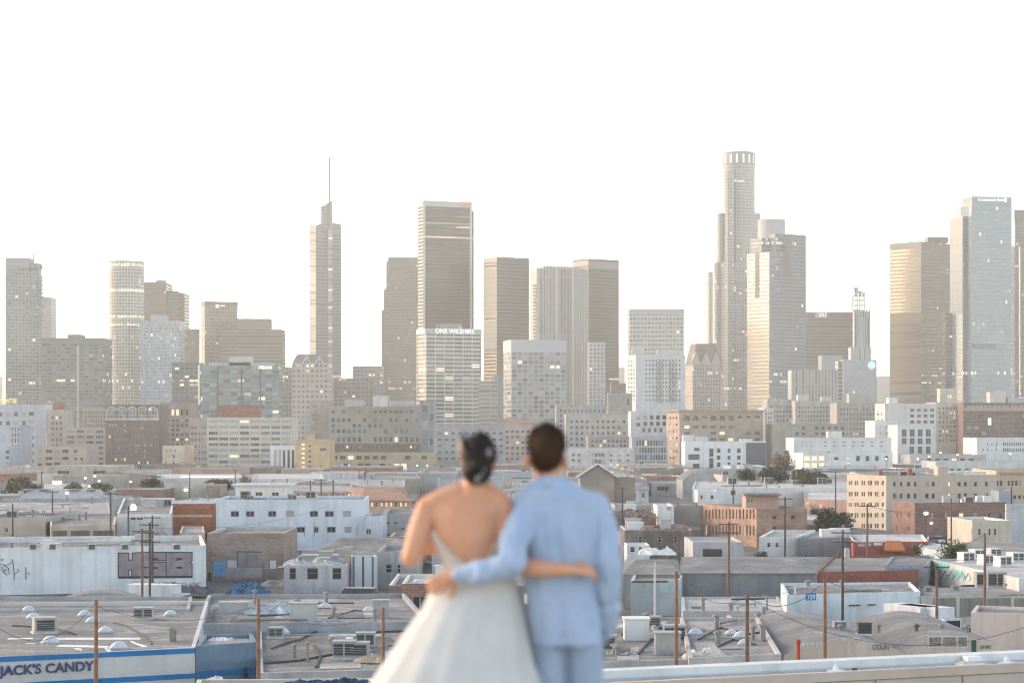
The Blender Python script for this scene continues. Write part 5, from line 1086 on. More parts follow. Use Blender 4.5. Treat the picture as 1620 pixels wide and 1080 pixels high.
b = B('brick_factory', 'pink-orange two-storey brick factory with rows of tall windows', 1112, 1197, 1277, 804, 410, 18, mat=brick((.40, .24, .175), (.45, .36, .3)), roof=ROOFGREY, par=.5, split=1, lit=.03, blind=.1, fc=(.3, .24, .2),
  left=[W(1114, 1195, 15, .45, 805, 821, 1, .92), W(1114, 1195, 15, .45, 830, 847, 1, .92)], right=[WX([(1208, 1214), (1222, 1229), (1251, 1258)], [(815, 821)]), WX([(1222, 1229)], [(832, 837)])])
pf = onroof(b, 'penthouse', 1180, 1232, 783, 806, 418, 7, wall((.43, .29, .245), .1), wins=[(1182.5, 1185, 789, 794, 'dark'), (1188, 1191, 789, 794, 'dark')]); strew(b, 3, 'vh')
mb = MB(); ring = [p - b.o for p in footprint(1177, 1177, 1236, 416, 0, 10)]; z_ = PZ(783, 418); prism(mb, ring, z_ + .01, z_ + .3, wall((.2, .18, .16), .1), ROOFGREY); mb.build('penthouse_roof', b.root)
b = PB('white_warehouse', 'long white warehouse with black roof boxes, behind the pink-orange factory', (1095, 772), (1345, 770), (1345, 760), (1100, 761), 6.5, WHITE, ROOFWHITE, par=.4, right=[WX([(1156, 1164)], [(775, 783)]), WX([(1185, 1188)], [(784, 788)])], lit=0, split=1); strew(b, 7, 'avv')
for x in (1158, 1216, 1300): ac(b, x, 766, 6.1, 2.4)
b = PB('white_store', 'white-roofed store with salmon wall and small red lamps, left of the tan warehouse', (1272, 789), (1343, 791), (1343, 776), (1272, 775), 5.5, wall((.42, .3, .25), .12), ROOFWHITE, par=.3)
RL = plain((.9, .2, .1), .5, key='lamp_red', emit=(1, .3, .15), es=2.2)
for x, y in ((1279, 796), (1300, 800)):
    q, rz, dd = on_face(b, 1, x, y, .3); mb = MB(); mb.lathe([(0, -.35), (.35, -.15), (.35, .15), (0, .35)], RL, 8); mb.build('red_lamp', b.root, q)
b = B('gabled_house', 'brown gabled house with a pale roof edge, right of the man\'s head', 918, 918, 972, 752, 560, depth=18, mat=brnw, roof=roofing((.23, .2, .18), .2), roofkind='gable_y', rise=2.8, eave=.8)
mb = MB()
for s, a in ((1, b.ring[1]), (-1, b.ring[2])):
    c_ = (b.ring[1] + b.ring[2]) / 2; mb.tube([(a.x - s * .9, a.y - .9, b.z1 - .4), (c_.x, c_.y - .9, b.z1 + 3.0)], .22, WHITE, 5)
mb.build('bargeboard', b.root)
B('low_shed', 'low grey shed with a white roof edge, joined to the brown gabled house', 972, 972, 1005, 754, 565, depth=14, mat=brnw, roof=ROOFPALE, par=.4, cap=WHITE)
B('white_kiosk', 'white box house with two dark windows, under the white modern loft', 1104, 1104, 1137, 776, 545, depth=12, mat=WHITE, roof=ROOFWHITE, right=[WX([(1108, 1112), (1124, 1129)], [(783, 789)])], lit=0, blind=0, par=.2, split=1)
B('grey_vault', 'grey shed with a dark curved top, in front of the white modern loft', 1080, 1080, 1135, 760, 690, depth=26, mat=mgrey, roof=ROOFGREY, roofkind='barrel', rise=3)
B('white_house', 'tall plain white house wall, left of the grey-brown blank wall', 1040, 1040, 1066, 800, 425, depth=14, mat=WHITE, roof=ROOFWHITE, par=.3, right=[WX([(1055, 1062)], [(801.5, 807)])], lit=0)
b = B('grey_brown_store', 'grey-brown blank store wall left of the pink-orange factory', 1066, 1066, 1116, 799, 435, depth=18, mat=wall((.31, .275, .25), .15), roof=ROOFGREY, par=.3); strew(b, 3, 'v')
b = B('ruined_brick_house', 'reddish brown ruined brick house heaped with rubble, right of the man\'s shoulder', 970, 970, 1040, 812, 430, depth=18, mat=brick((.28, .17, .12)), roof=roofing((.35, .25, .2), .4), par=.2); strew(b, 3, 'h')
b = B('weathered_house', 'long dark weathered house with a ragged white roof edge, below the ruined brick house', 988, 988, 1095, 838, 350, depth=16, mat=wall((.19, .16, .14), .4, scale=.5, streak=.6), roof=ROOFWHITE, par=.3, cap=WHITE, right=[WX([(1010, 1016), (1040, 1047), (1066, 1072)], [(848, 858)])], lit=0); strew(b, 4, 'h')
b = B('concrete_house', 'pale concrete box house with a flat shade-dark bay, below the pink-orange factory', 1096, 1096, 1176, 857, 322, depth=16, mat=wall((.42, .42, .41), .14), roof=ROOFPALE, par=.3)
panel(b, 1, 'bay_shade', 1112, 1142, 868, 882, ACD)  # flat black panel, the shade inside the opening painted as colour
B('white_cabin', 'tiny white cabin with dark window and door, right of the man\'s sleeve', 992, 992, 1028, 862, 330, depth=8, mat=WHITE, roof=ROOFWHITE, right=[WX([(997, 1004), (1011, 1015)], [(865, 873)])], lit=0, par=.2, split=1)
PB('grey_tent_roof', 'crumpled grey tin roof over a low store, right of the man\'s sleeve', (985, 907), (1078, 908), (1072, 884), (990, 884), 4.3, mgrey, ROOFGREY, roofkind='hip', rise=.9)
b = PB('hipped_hall', 'broad hall with low grey hipped roof and dark grey front wall', (1076, 906), (1291, 906), (1312, 880), (1080, 880), 4.4, wall((.21, .21, .22), .15), roofing((.28, .28, .285), .2), roofkind='hip', rise=.8); hh_ = b
b = PB('red_store', 'long low red-brown wall with a grey roof and faded tags, right of the hipped hall', (1291, 904), (1452, 901), (1470, 878), (1316, 880), 4.4, wall((.24, .08, .06), .15), roofing((.3, .3, .3), .25), par=.2)
sign(b, 1, 'OXOCO', 1330, 1390, 905.5, 911, wall((.3, .12, .1), .1), 'graffiti_tag', .02, .03)
b = PB('grey_wing', 'grey-roofed wing with blue lettered band, left of the teal mural wall', (1400, 893), (1468, 892), (1478, 879), (1410, 880), 5.0, wall((.25, .26, .28), .12), ROOFGREY, par=.2); sign(b, 1, 'PYRAMIDS', 1408, 1449, 894, 900, plain((.35, .4, .6), .6), 'lettering', .03, .05)
b = PB('painted_warehouse', 'white warehouse with teal mural on its long side and roof coolers', (1612, 914), (1720, 912), (1650, 880), (1470, 884), 5.0, wall((.52, .52, .48), .15), ROOFWHITE, par=.3)
TEAL = wall((.22, .48, .47), .15)
for k, pts in enumerate((((1480, 900), (1502, 903), (1502, 890), (1480, 887)), ((1508, 912), (1528, 915), (1524, 903), (1505, 899)), ((1560, 918), (1580, 920), (1575, 912), (1556, 909)))): poly(b, 0, 'mural_patch', pts, TEAL if k != 2 else wall((.35, .4, .42), .2), .04)
for k in range(7): stroke(b, 0, [(1462 + 12 + k * 9, 908 + k), (1466 + 12 + k * 9, 900 + k), (1471 + 12 + k * 9, 909 + k), (1467 + 12 + k * 9, 912 + k)], .9, GO)
for x, y in ((1528, 889), (1546, 884), (1571, 882), (1586, 896), (1606, 889), (1560, 893)): ac(b, x, y, 4.7, 1.7, 1.3, .4, mat=plain((.62, .62, .6), .6))
b = PB('awning_shop', 'dark red shop with an orange awning under a white roof', (1350, 857), (1468, 856), (1460, 845), (1342, 845), 4.8, wall((.28, .08, .06), .12), ROOFWHITE, par=.3, cap=WHITE, cat='shop')
mb = MB(); A_, rz, dd = on_face(b, 1, 1397, 868, .1); C_, _, _ = on_face(b, 1, 1429, 868, .1); A2, _, _ = on_face(b, 1, 1401, 855, .05); C2, _, _ = on_face(b, 1, 1425, 855, .05)
om = wall((.50, .17, .06), .1); a0, c0 = Vector(A_) + Vector((0, -1.6, 0)), Vector(C_) + Vector((0, -1.6, 0))
mb.face([a0, c0, C2, A2], om); mb.face([a0, A2, Vector(A_)], om); mb.face([c0, Vector(C_), C2], om); mb.face([a0 - Vector((0, 0, .25)), c0 - Vector((0, 0, .25)), c0, a0], om); mb.build('awning', b.root)
panel(b, 1, 'white_sign', 1382, 1396, 858, 862, WHITE); panel(b, 1, 'white_sign', 1358, 1378, 859, 864, wall((.42, .36, .36), .1))
b = PB('white_store', 'small white store with two square windows, below the pink-orange factory', (1201, 849), (1262, 848), (1290, 838), (1222, 838), 5.0, WHITE, ROOFPALE, right=[WX([(1214, 1219), (1227, 1232)], [(858, 865)])], lit=0, blind=0, par=.3, split=1)
b = PB('grey_store', 'dark grey store below the big round tree', (1263, 851), (1352, 850), (1345, 839), (1280, 839), 4.8, wall((.24, .25, .25), .12), ROOFPALE, par=.3); strew(b, 5, 'hvv')
b = PB('cream_wall_house', 'long cream low house with a grey roof, right of the orange awning shop', (1520, 872), (1625, 875), (1640, 858), (1520, 857), 4.5, wall((.5, .43, .36), .1), ROOFGREY, par=.3); PB('mural_shed', 'low white and pale teal painted shed left of the leafy green tree', (1452, 864), (1500, 874), (1506, 863), (1462, 856), 4.4, wall((.48, .56, .56), .12), ROOFWHITE, par=.2)
b = PB('white_wall_store', 'long white store wall carrying a blue 729 sign', (1245, 941), (1456, 935), (1440, 920), (1235, 922), 4.2, wall((.58, .63, .65), .08, streak=.3), roofing((.3, .3, .31), .25), par=.3); w7 = b
panel(b, 1, 'number_sign', 1274.5, 1290.5, 937.5, 949, wall((.06, .2, .5), .05), .06, .05); sign(b, 1, '729', 1276.5, 1288.5, 940, 947, plain((.8, .85, .9), .5), 'lettering', .02, .13)
stroke(b, 1, [(1453, 972), (1453, 944), (1449, 943)], 1.1, METAL, .2, 'drain_pipe'); strew(b, 3, 'vh'); panel(b, 1, 'dark_hatch', 1342, 1360, 956, 958, ACD, .2); panel(b, 1, 'dark_hatch', 1372, 1384, 955, 957, ACD, .2)
b = PB('loading_dock', 'yellow-grey loading dock building with roller shutters along its front', (1457, 942), (1680, 935), (1672, 920), (1452, 927), 3.7, wall((.47, .44, .36), .1), roofing((.40, .40, .41), .2), par=.2, cap=plain((.06, .06, .06), .7), cat='warehouse')
for x0, x1 in ((1476, 1511), (1519, 1555), (1561, 1598), (1603, 1640)): panel(b, 1, 'roller_shutter', x0, x1, 946, 975, wall((.22, .215, .19), .12, streak=.5), .04)
for x in (1512, 1556, 1599): panel(b, 1, 'pale_pier', x, x + 4, 944, 975, wall((.5, .48, .44), .1), .12, .2)
sign(b, 1, 'PIZZA SUPPLY AND MORE', 1580, 1640, 939.2, 941.6, plain((.2, .2, .17), .7), 'lettering', .02, .05); vent(b, 1470, 935, 3.5, .35, .4); vent(b, 1512, 933, 3.5, .35, .4); vent(b, 1595, 930, 3.5, .35, .4)
ac(b, 1556, 927, 3.5, 2.0); ac(b, 1575, 928, 3.5, 2.2)
b = PB('pink_wall_store', 'pale pink-beige store wall at the right edge, before the loading dock', (1536, 968), (1680, 972), (1680, 962), (1545, 957), 4.6, wall((.60, .49, .43), .06), ROOFGREY, par=.3)
b = PB('garage', 'pale green garage front with a dark lintel, right of the man\'s sleeve', (998, 918), (1078, 917), (1080, 906), (1004, 906), 4.2, wall((.40, .43, .42), .12), ROOFGREY, par=.3); panel(b, 1, 'garage_door', 1002, 1040, 922, 936, wall((.36, .38, .37), .15)); panel(b, 1, 'dark_lintel', 1000, 1056, 918.5, 921, ACD, .1); panel(b, 1, 'garage_door', 1044, 1074, 923, 938, wall((.42, .47, .47), .12))
b = PB('white_roof_store', 'long store with pale blue-white roof between the brown poles, below the hipped hall', (1080, 966), (1240, 966), (1232, 943), (1078, 944), 4.2, wall((.42, .38, .35), .15), roofing((.5, .53, .55), .18), par=.2); strew(b, 3, 'v')
b = PB('yard_store', 'broad crumpled grey roof near the bottom, right of the man\'s jacket', (940, 1046), (1110, 1042), (1080, 975), (960, 975), 4.8, wall((.38, .37, .36), .15), roofing((.31, .305, .3), .35), par=.2); strew(b, 8, 'hvva'); ys_ = b
b = PB('plaster_yard_house', 'pale plaster yard house with a grey roof between the two brown poles', (1090, 1040), (1236, 1034), (1200, 976), (1076, 976), 5.2, wall((.46, .42, .39), .12), roofing((.38, .37, .36), .3), par=.25); strew(b, 8, 'hvvs'); ph_ = b
for nm, lb, fl, fr, br, bl, z, rs in (('arched_workshop', 'tan workshop with a curved grey roof and pale graffiti letters on its arched front', (1240, 1036), (1432, 1034), (1340, 988), (1169, 988), 4.3, 1.25), ('arched_workshop', 'second curved-roof tan workshop with white framed graffiti, beside the green door', (1434, 1034), (1604, 1030), (1501, 987), (1343, 988), 4.3, 1.25)):
    b = PB(nm, lb, fl, fr, br, bl, z, wall((.54, .44, .36), .12, streak=.3), roofing((.30, .305, .31), .25), roofkind='barrel', rise=rs, eave=.2)
    if nm and 'second' in lb:
        for x0, x1, t in ((1469, 1489, 'RUTZ'), (1491, 1513, 'OZZL'), (1515, 1530, 'UTZ')):
            panel(b, 1, 'white_frame', x0 - 1, x1 + 1, 1005, 1024, wall((.6, .58, .55), .1), .03, .02); panel(b, 1, 'grey_field', x0 + .5, x1 - .5, 1006.5, 1022, wall((.42, .36, .3), .1), .06, .02); sign(b, 1, t, x0 + 1, x1 - 1, 1008, 1015, plain((.16, .14, .14), .7), 'graffiti_tag', .02, .09); sign(b, 1, t[::-1], x0 + 1, x1 - 1, 1016, 1021, plain((.16, .14, .14), .7), 'graffiti_tag', .02, .09)
        panel(b, 1, 'green_door', 1537, 1544, 1012, 1032, wall((.03, .09, .06), .1), .06)
        sign(b, 1, 'STOC', 1551, 1568, 1020, 1025, plain((.1, .1, .09), .7), 'lettering', .02, .05)
    else:
        for t, x0, x1, y0, y1, m_ in (('3EUGR', 1331, 1361, 1007, 1016, plain((.62, .58, .55), .7)), ('ODUH', 1380, 1406, 1018, 1027, plain((.2, .19, .2), .7)), ('EEEEH', 1262, 1300, 1016, 1025, plain((.6, .56, .53), .7))): sign(b, 1, t, x0, x1, y0, y1, m_, 'graffiti_tag', .02, .04)
    AW = b
    for k in range(3): vent(b, 1330 + 60 * k if 'second' not in lb else 1450 + 40 * k, 1000, 5.2, .16, .5)
    if 'second' not in lb: ac(b, 1367, 1004, 5.2, 1.1, 1.0, two=False, mat=plain((.05, .07, .06), .6)); ac(b, 1328, 996, 5.3, 1.0, .7, two=False)
b = PB('grey_shed', 'grey roof left of the curved-roof tan workshops by the pole', (1180, 1004), (1262, 1002), (1226, 972), (1150, 972), 4.4, sand, ROOFPALE, par=.2); strew(b, 3, 'vh')
# roofs between the couple and the lettered shop
b = PB('patched_store', 'broad patched grey roof left of the woman\'s skirt', (410, 1064), (700, 1056), (660, 985), (408, 988), 5.0, mgrey, roofing((.31, .3, .285), .38), par=.25); strew(b, 9, 'svhva'); ps_ = b
for pts in (((547, 1010), (574, 1009), (573, 1004), (549, 1005)), ((430, 1030), (470, 1012), (472, 1010), (432, 1027))): patch(b, 'roof_patch', pts, 4.75, RP if pts[0][0] > 500 else plain((.1, .1, .1), .8))
ductbox(b, 552, 1040, 4.75, 1.1, 1, .9, ACD); ac(b, 551, 1039, 4.75, 1.6, 1.1, two=False)
b = PB('long_grey_store', 'long grey roof with low parapet walls behind the broad patched roof', (300, 986), (680, 982), (640, 938), (330, 940), 5.6, wall((.3, .31, .32), .2), roofing((.33, .325, .32), .32), par=.4); strew(b, 12, 'vhavs'); ls_ = b
b = PB('cream_parapet_store', 'cream-edged flat roof at the bottom, left of the woman\'s skirt', (290, 1130), (600, 1130), (590, 1072), (312, 1074), 7.0, wall((.5, .46, .4), .1), roofing((.42, .4, .37), .25), par=.25); cps_ = b
SEAM = plain((.05, .048, .045), .8)
def seam(b, z, pts, w=.12, mat=None):
    mb = MB(); Q = [loc_on(b, x, y, z) for x, y in pts]; mb.tube([(q.x, q.y, z + .03) for q in Q], w, mat or SEAM, 5); return mb.build('roof_seam', b.root)
for b_, z_, pts in ((ps_, 4.75, ((430, 1026), (452, 1018), (475, 1012), (498, 1000), (512, 998), (566, 996))), (ps_, 4.75, ((560, 1014), (585, 1003), (600, 1000), (640, 999))), (ps_, 4.75, ((420, 1050), (470, 1046), (530, 1035), (560, 1036))), (ps_, 4.75, ((500, 1056), (507, 1040), (498, 1022))), (ys_, 4.6, ((985, 1005), (1020, 992), (1062, 996))), (ys_, 4.6, ((1010, 1035), (1030, 1012), (1070, 1008), (1085, 1014))), (ph_, 4.95, ((1105, 1012), (1140, 993), (1180, 1004), (1210, 1000))), (ph_, 4.95, ((1120, 1030), (1160, 1012), (1195, 1020))), (pj, 5.65, ((180, 985), (200, 990), (230, 1008), (240, 1019))), (pj, 5.65, ((20, 990), (90, 994), (120, 1004))), (ls_, 5.2, ((410, 975), (470, 972), (478, 955), (560, 954))), (ls_, 5.2, ((520, 978), (560, 966), (610, 968)))):
    seam(b_, z_, pts, .1 if z_ > 5 else .13)
# tan-walled building at the bottom right with its white roof kerb
b = PB('parapet_building', 'tan-walled building with white roof kerb and little vents, bottom right corner', (860, 1085), (1720, 1043), (1720, 1031), (860, 1070), 14.6, wall((.50, .415, .35), .08, streak=.12), roofing((.5, .52, .54), .12, seam=.3), par=.12, thick=.25)
A_, rz, _ = on_face(b, 1, 860, 1080, .02); C_, _, _ = on_face(b, 1, 1720, 1043, .02); L_ = (Vector((C_[0], C_[1])) - Vector((A_[0], A_[1]))).length
mb = MB(); mb.box(0, -.015, 14.3, L_, .02, 14.318, plain((.2, .16, .13), .8)); 
for k in range(6): mb.box(L_ * (k + .5) / 6, -.014, 10, L_ * (k + .5) / 6 + .02, .02, 14.3, plain((.28, .22, .18), .8))
mb.build('wall_joints', b.root, (A_[0], A_[1], 0), rz)
e0, e1 = b.ring[0], b.ring[3]; ev = (e1 - e0).normalized(); rz2 = math.atan2(ev.y, ev.x); mb = MB(); L2 = (e1 - e0).length
mb.box(0, -.75, 14.4, L2, -.05, 14.78, wall((.58, .59, .58), .08, streak=.25)); mb.box(0, -.9, 14.4, L2, -.75, 14.55, wall((.46, .47, .47), .08)); mb.build('roof_kerb', b.root, (*e0, 0), rz2)
for x, y, s in ((1322, 1062, .3), (1592, 1049, .3)):
    p = loc_on(b, x, y, 14.48); mb = MB(); mb.lathe([(.3, 0), (.28, .06), (.1, .09), (.05, .22), (0, .24)], plain((.72, .72, .7), .5), 14); mb.build('roof_vent', b.root, (p.x, p.y, 14.47))
p = loc_on(b, 1533, 1052, 14.48); mb = MB(); mb.box(-.42, -.3, 0, .42, .3, .1, plain((.72, .72, .7), .6)); mb.box(-.3, -.2, .1, .25, .2, .16, plain((.5, .5, .5), .6)); mb.box(-.1, -.1, .16, .4, .25, .3, plain((.75, .77, .78), .5)); mb.build('roof_hatch', b.root, (p.x, p.y, 14.47), .3)
for x, y in ((1352, 1061), (1450, 1059), (1572, 1052)):
    p = loc_on(b, x, y, 14.48); mb = MB(); mb.box(-.08, -.05, 0, .08, .05, .1, ACD); mb.build('roof_drain', b.root, (p.x, p.y, 14.47))
p = loc_on(b, 1262, 1045, 14.6)
rs = thing('standpipe', 'small bright red standpipe behind the white roof kerb, bottom right', 'standpipe', (PX(1263, 75), 75, 0)); mb = MB(); mb.lathe([(.06, 0), (.06, PZ(1018, 75)), (.08, PZ(1017, 75)), (.08, PZ(1012, 75)), (0, PZ(1010, 75))], plain((.3, .03, .02), .6), 10); mb.build('pipe', rs)
# the roof the couple stands on
b = Bld('roof_terrace', 'flat roof terrace under the couple\'s feet', [Vector((-14, 12.3)), Vector((-14, -14)), Vector((14, -14)), Vector((14, 12.3))], 20.23)
shell(b, sand, roofing((.4, .38, .36), .2), par=.02, thick=.3)
# ---------------------------------------------------------------- streets between the sheds: filler blocks
MIDR = []
rf_ = random.Random(5)
def over(a, m=1.5): return any(a[0] < r[2] + m and a[2] > r[0] - m and a[1] < r[3] + m and a[3] > r[1] - m for r in RECTS)
RECTS = [rect(b) for b in ALLB] + [rect(b) for b in []]
# bounding rectangles of the turned ones are generous; that keeps lanes open between the sheds
PAL = [('white', wall((.56, .57, .57), .14, streak=.4)), ('pale grey', wall((.43, .43, .425), .15, streak=.4)), ('grey', mgrey), ('sand-coloured', sand), ('cream', wall((.5, .45, .38), .12)),
       ('brown', wall((.27, .21, .18), .18, streak=.4)), ('red brick', brick((.30, .15, .11))), ('dark grey', dgrey), ('blue-grey', wall((.36, .4, .44), .12)), ('salmon', wall((.42, .29, .24), .14))]
RFS = [('white', ROOFWHITE), ('pale grey', ROOFPALE), ('grey', ROOFGREY), ('grey', roofing((.36, .35, .345), .3)), ('dark', ROOFDARK)]
VIS = []
for b in ALLB:
    for A_, B_ in ((b.ring[1], b.ring[2]), (b.ring[0], b.ring[1])):
        A_, B_ = A_ + b.o, B_ + b.o; xa, xb = CX + FL * A_.x / A_.y, CX + FL * B_.x / B_.y
        if xb - xa < 3: continue
        d = (A_.y + B_.y) / 2; VIS.append((xa, xb, d, YH + (HC - b.z1) * FL / d, YH + HC * FL / d))
nf = 0
LIMS = [(8, 62, 630, 779), (98, 131, 680, 775), (143, 178, 670, 777), (222, 258, 670, 772), (320, 372, 630, 779), (1160, 1305, 640, 762), (1288, 1350, 400, 840), (1485, 1535, 295, 882), (-20, 330, 294, 936), (330, 600, 292, 952), (985, 1078, 300, 905), (328, 449, 321, 917), (449, 604, 296, 920), (338, 604, 398, 847), (1245, 1456, 232, 970), (1074, 1291, 268, 926), (1291, 1452, 268, 919), (1440, 1660, 226, 992), (1340, 1402, 470, 836), (1112, 1277, 405, 862), (1412, 1592, 440, 842), (1352, 1465, 330, 876), (918, 1005, 555, 764)]
yy = 172.0
while yy < 960:
    sy = rf_.uniform(15, 24) * (1 + yy / 900); half = yy * .245
    xx = -half
    while xx < half:
        wx = rf_.uniform(9, 24) * (1 + yy / 1300); a = (xx + rf_.uniform(.5, 2), yy + rf_.uniform(0, 3), xx + wx - rf_.uniform(.5, 2), yy + sy - rf_.uniform(2, 5))
        xx += wx
        if over(a): continue
        d = a[1]; px0, px1 = CX + FL * a[0] / d, CX + FL * a[2] / d
        z = rf_.uniform(3.4, 5.6) if yy < 620 else rf_.uniform(4, 7.5); ok = True
        for xa, xb, db, yt, yb in VIS:
            if db > d and xb > px0 + 1 and xa < px1 - 1:
                lim = yt + .72 * (min(yb, 1080) - yt); zz = HC - (lim - YH) * (d + .6 * (a[3] - d)) / FL
                if zz < z: z = zz
        for xa, xb, db, yl in LIMS:
            if db > d and xb > px0 and xa < px1: z = min(z, HC - (yl - YH) * a[3] / FL)
        if z < 2.6: continue
        cn, cmt = rf_.choice(PAL); rn, rmt = rf_.choice(RFS); kind = rf_.choices(['flat', 'gable_x', 'hip', 'barrel', 'gable_y'], [.74, .08, .06, .05, .07])[0]
        if z > 5.2 and kind != 'flat': kind = 'flat'
        if kind != 'flat': z = max(2.6, z - 1.2)
        ring = [Vector((a[0], a[3])), Vector((a[0], a[1])), Vector((a[2], a[1])), Vector((a[2], a[3]))]
        b = Bld('shed' if kind != 'flat' else 'store', 'x', ring, z)
        wins = []
        if rf_.random() < .75:
            yt, yb = YH + (HC - z) * FL / d, YH + HC * FL / d; n = rf_.randint(2, 6); hh = (yb - yt)
            wins = [W(px0 + 2, px1 - 2, n, rf_.uniform(.3, .6), yt + .25 * hh, yt + .6 * hh, 1, .95)]
        shell(b, cmt, rmt, {1: wins}, par=rf_.uniform(.25, .6), cap=rf_.choice([None, None, WHITE, pale]), lit=.05, roofkind=kind, rise=rf_.uniform(1, 2), split=rf_.choice([1, 2, 3]))
        ALLB.append(b); RECTS.append(a); nf += 1
        if kind == 'flat': strew(b, rf_.choice([1, 1, 2, 3]) if yy > 400 else rf_.choice([2, 4, 5]), 'svhavvhh')
        if rf_.random() < .4 and px1 - px0 > 14:
            yt, yb = YH + (HC - z) * FL / d, YH + HC * FL / d; xm = rf_.uniform(px0 + 4, px1 - 9); wq_ = rf_.uniform(3, 4.5) * FL / d
            if xm + wq_ < px1 - 2: panel(b, 1, 'roller_shutter', xm, xm + wq_, yb - 3.0 * FL / d if z > 3.3 else yt + 4, yb, wall(rf_.choice([(.3, .3, .3), (.16, .13, .11), (.45, .46, .46), (.2, .26, .3)]), .2, streak=.5), .04)
        rk = {'flat': f'with {rn} flat roof', 'gable_x': f'with {rn} pitched roof', 'gable_y': f'with {rn} gable roof', 'hip': f'with {rn} hipped roof', 'barrel': f'with {rn} curved roof'}[kind]
        auto(b.root, f'{cn} {"store" if kind == "flat" else "shed"} {rk}', (px0 + px1) / 2, YH + (HC - z) * FL / d)
    yy += sy
print('fillers', nf)
# ---------------------------------------------------------------- trees
def leafmat(k, c):
    m, nt, p = new_mat(k); tc = N(nt, 'ShaderNodeTexCoord'); a = N(nt, 'ShaderNodeTexNoise'); a.inputs['Scale'].default_value = .9; a.inputs['Detail'].default_value = 4
    nt.links.new(tc.outputs['Object'], a.inputs['Vector']); nt.links.new(mixc(nt, ramp(nt, a.outputs[0], .3, .7), tuple(x * .6 for x in c), tuple(x * 1.5 for x in c)), p.inputs['Base Color']); p.inputs['Roughness'].default_value = .75
    return m
LEAF = [leafmat('leaf_dark', (.045, .05, .03)), leafmat('leaf_olive', (.085, .085, .045)), leafmat('leaf_green', (.06, .08, .03)), leafmat('leaf_brown', (.13, .10, .075))]
BARK = wall((.11, .085, .065), .3, scale=2)
def tree(x, ytop, wpx, d, label, leaf=0, flat=.62, n=900, name='tree', trunk=None, group='trees among the sheds', ls=.5):
    r = rnd.random; q = Vector((PX(x, d), d)); ztop = PZ(ytop, d); rx = wpx * d / FL / 2; hz_ = rx * 2 * flat; zc = ztop - hz_ * .55
    t = thing(name, label, 'tree', (q.x, q.y, 0), group)
    rt = random.Random(int(x * 7 + ytop)); mb = MB(); tr = trunk or max(.18, rx * .07)
    mb.tube([(0, 0, 0), (.1, 0, zc * .5), (0, .1, zc)], [tr * 1.4, tr, tr * .7], BARK, 8)
    for k in range(6):
        a = k * 1.05 + rt.random(); L = rx * .75; mb.tube([(0, 0, zc * .65), (L * .5 * math.cos(a), L * .5 * math.sin(a), zc * .85), (L * math.cos(a), L * math.sin(a), zc + hz_ * .15)], [tr * .6, tr * .4, tr * .12], BARK, 6)
    mb.build('trunk', t)
    mb = MB(); cl = []
    for _ in range(26):
        while True:
            p = Vector((rt.uniform(-1, 1), rt.uniform(-1, 1), rt.uniform(-.75, 1)))
            if p.length < 1: break
        cl.append((Vector((p.x * rx * .78, p.y * rx * .78, zc + p.z * hz_ * .42)), rt.uniform(.28, .48)))
    s = ls * max(.35, min(1.4, rx / 5))
    for _ in range(n):
        c, cr_ = rt.choice(cl)
        while True:
            p = Vector((rt.uniform(-1, 1), rt.uniform(-1, 1), rt.uniform(-1, 1)))
            if .35 < p.length < 1: break
        p = c + Vector((p.x * rx * cr_, p.y * rx * cr_, p.z * hz_ * cr_ * .8))
        u = Vector((rt.gauss(0, 1), rt.gauss(0, 1), rt.gauss(0, .6))).normalized(); v = u.cross(Vector((rt.gauss(0, 1), rt.gauss(0, 1), rt.gauss(0, 1)))).normalized(); k = s * rt.uniform(.6, 1.3)
        mb.face([tuple(p - u * k), tuple(p + v * k * .55), tuple(p + u * k), tuple(p - v * k * .55)], LEAF[leaf])
    mb.build('crown', t)
    return t
tree(36, 755, 56, 640, 'big dark round tree at the far left, above the grey monitor shed', 1, .5, 2400)
tree(114, 763, 34, 690, 'smaller round olive tree right of the glowing white sign', 1, .5, 1300)
tree(160, 763, 36, 680, 'round olive tree among the white lamps, left of the brick shed', 1, .5, 1300)
tree(240, 757, 38, 680, 'round dark tree standing over the dull red brick shed', 0, .5, 1500)
tree(247, 751, 26, 760, 'small brownish round tree behind the round dark tree over the brick shed', 3, .4, 800)
tree(346, 757, 52, 640, 'wide flat-topped dark tree left of the small white house', 0, .42, 1800)
tree(388, 752, 22, 660, 'russet small tree just behind the roof of the small white house', 3, .8, 600)
tree(543, 765, 12, 700, 'tiny dark bush by the car park, above the terracotta roof', 0, .9, 300)
tree(1180, 742, 36, 660, 'clipped dark round tree, leftmost of three below the white modern loft', 0, .52, 1500)
tree(1223, 738, 48, 650, 'clipped dark round tree, middle of three below the white modern loft', 0, .52, 2000)
tree(1281, 742, 62, 640, 'wide clipped olive tree, rightmost of three below the white parking block', 1, .42, 2200)
tree(1238, 714, 40, 820, 'tall loose brownish tree beside the white modern loft\'s black end wall', 3, .95, 1500)
tree(1318, 803, 66, 405, 'big round dark green tree before the tan five-storey warehouse', 0, .72, 3600, ls=.42)
tree(1509, 857, 54, 300, 'leafy bright green tree among roofs, right of the orange awning shop', 2, .62, 1800, ls=.4)
tree(1205, 872, 24, 318, 'squat dark shrub standing behind the broad hipped grey roof', 0, .65, 700, 'bush', ls=.4)
tree(1282, 877, 28, 310, 'dark round shrub beside the pale roofs, right of the squat shrub', 0, .75, 800, 'bush', ls=.4)
tree(1452, 860, 18, 320, 'small olive bush between the awning shop and the painted shed', 1, 1.0, 500, 'bush', ls=.4)
tree(1290, 800, 22, 500, 'small dark tree by the red lamps of the white-roofed store', 0, .8, 600)
tree(676, 780, 40, 520, 'dark shrub half hidden by the woman\'s shoulder', 0, .5, 900)
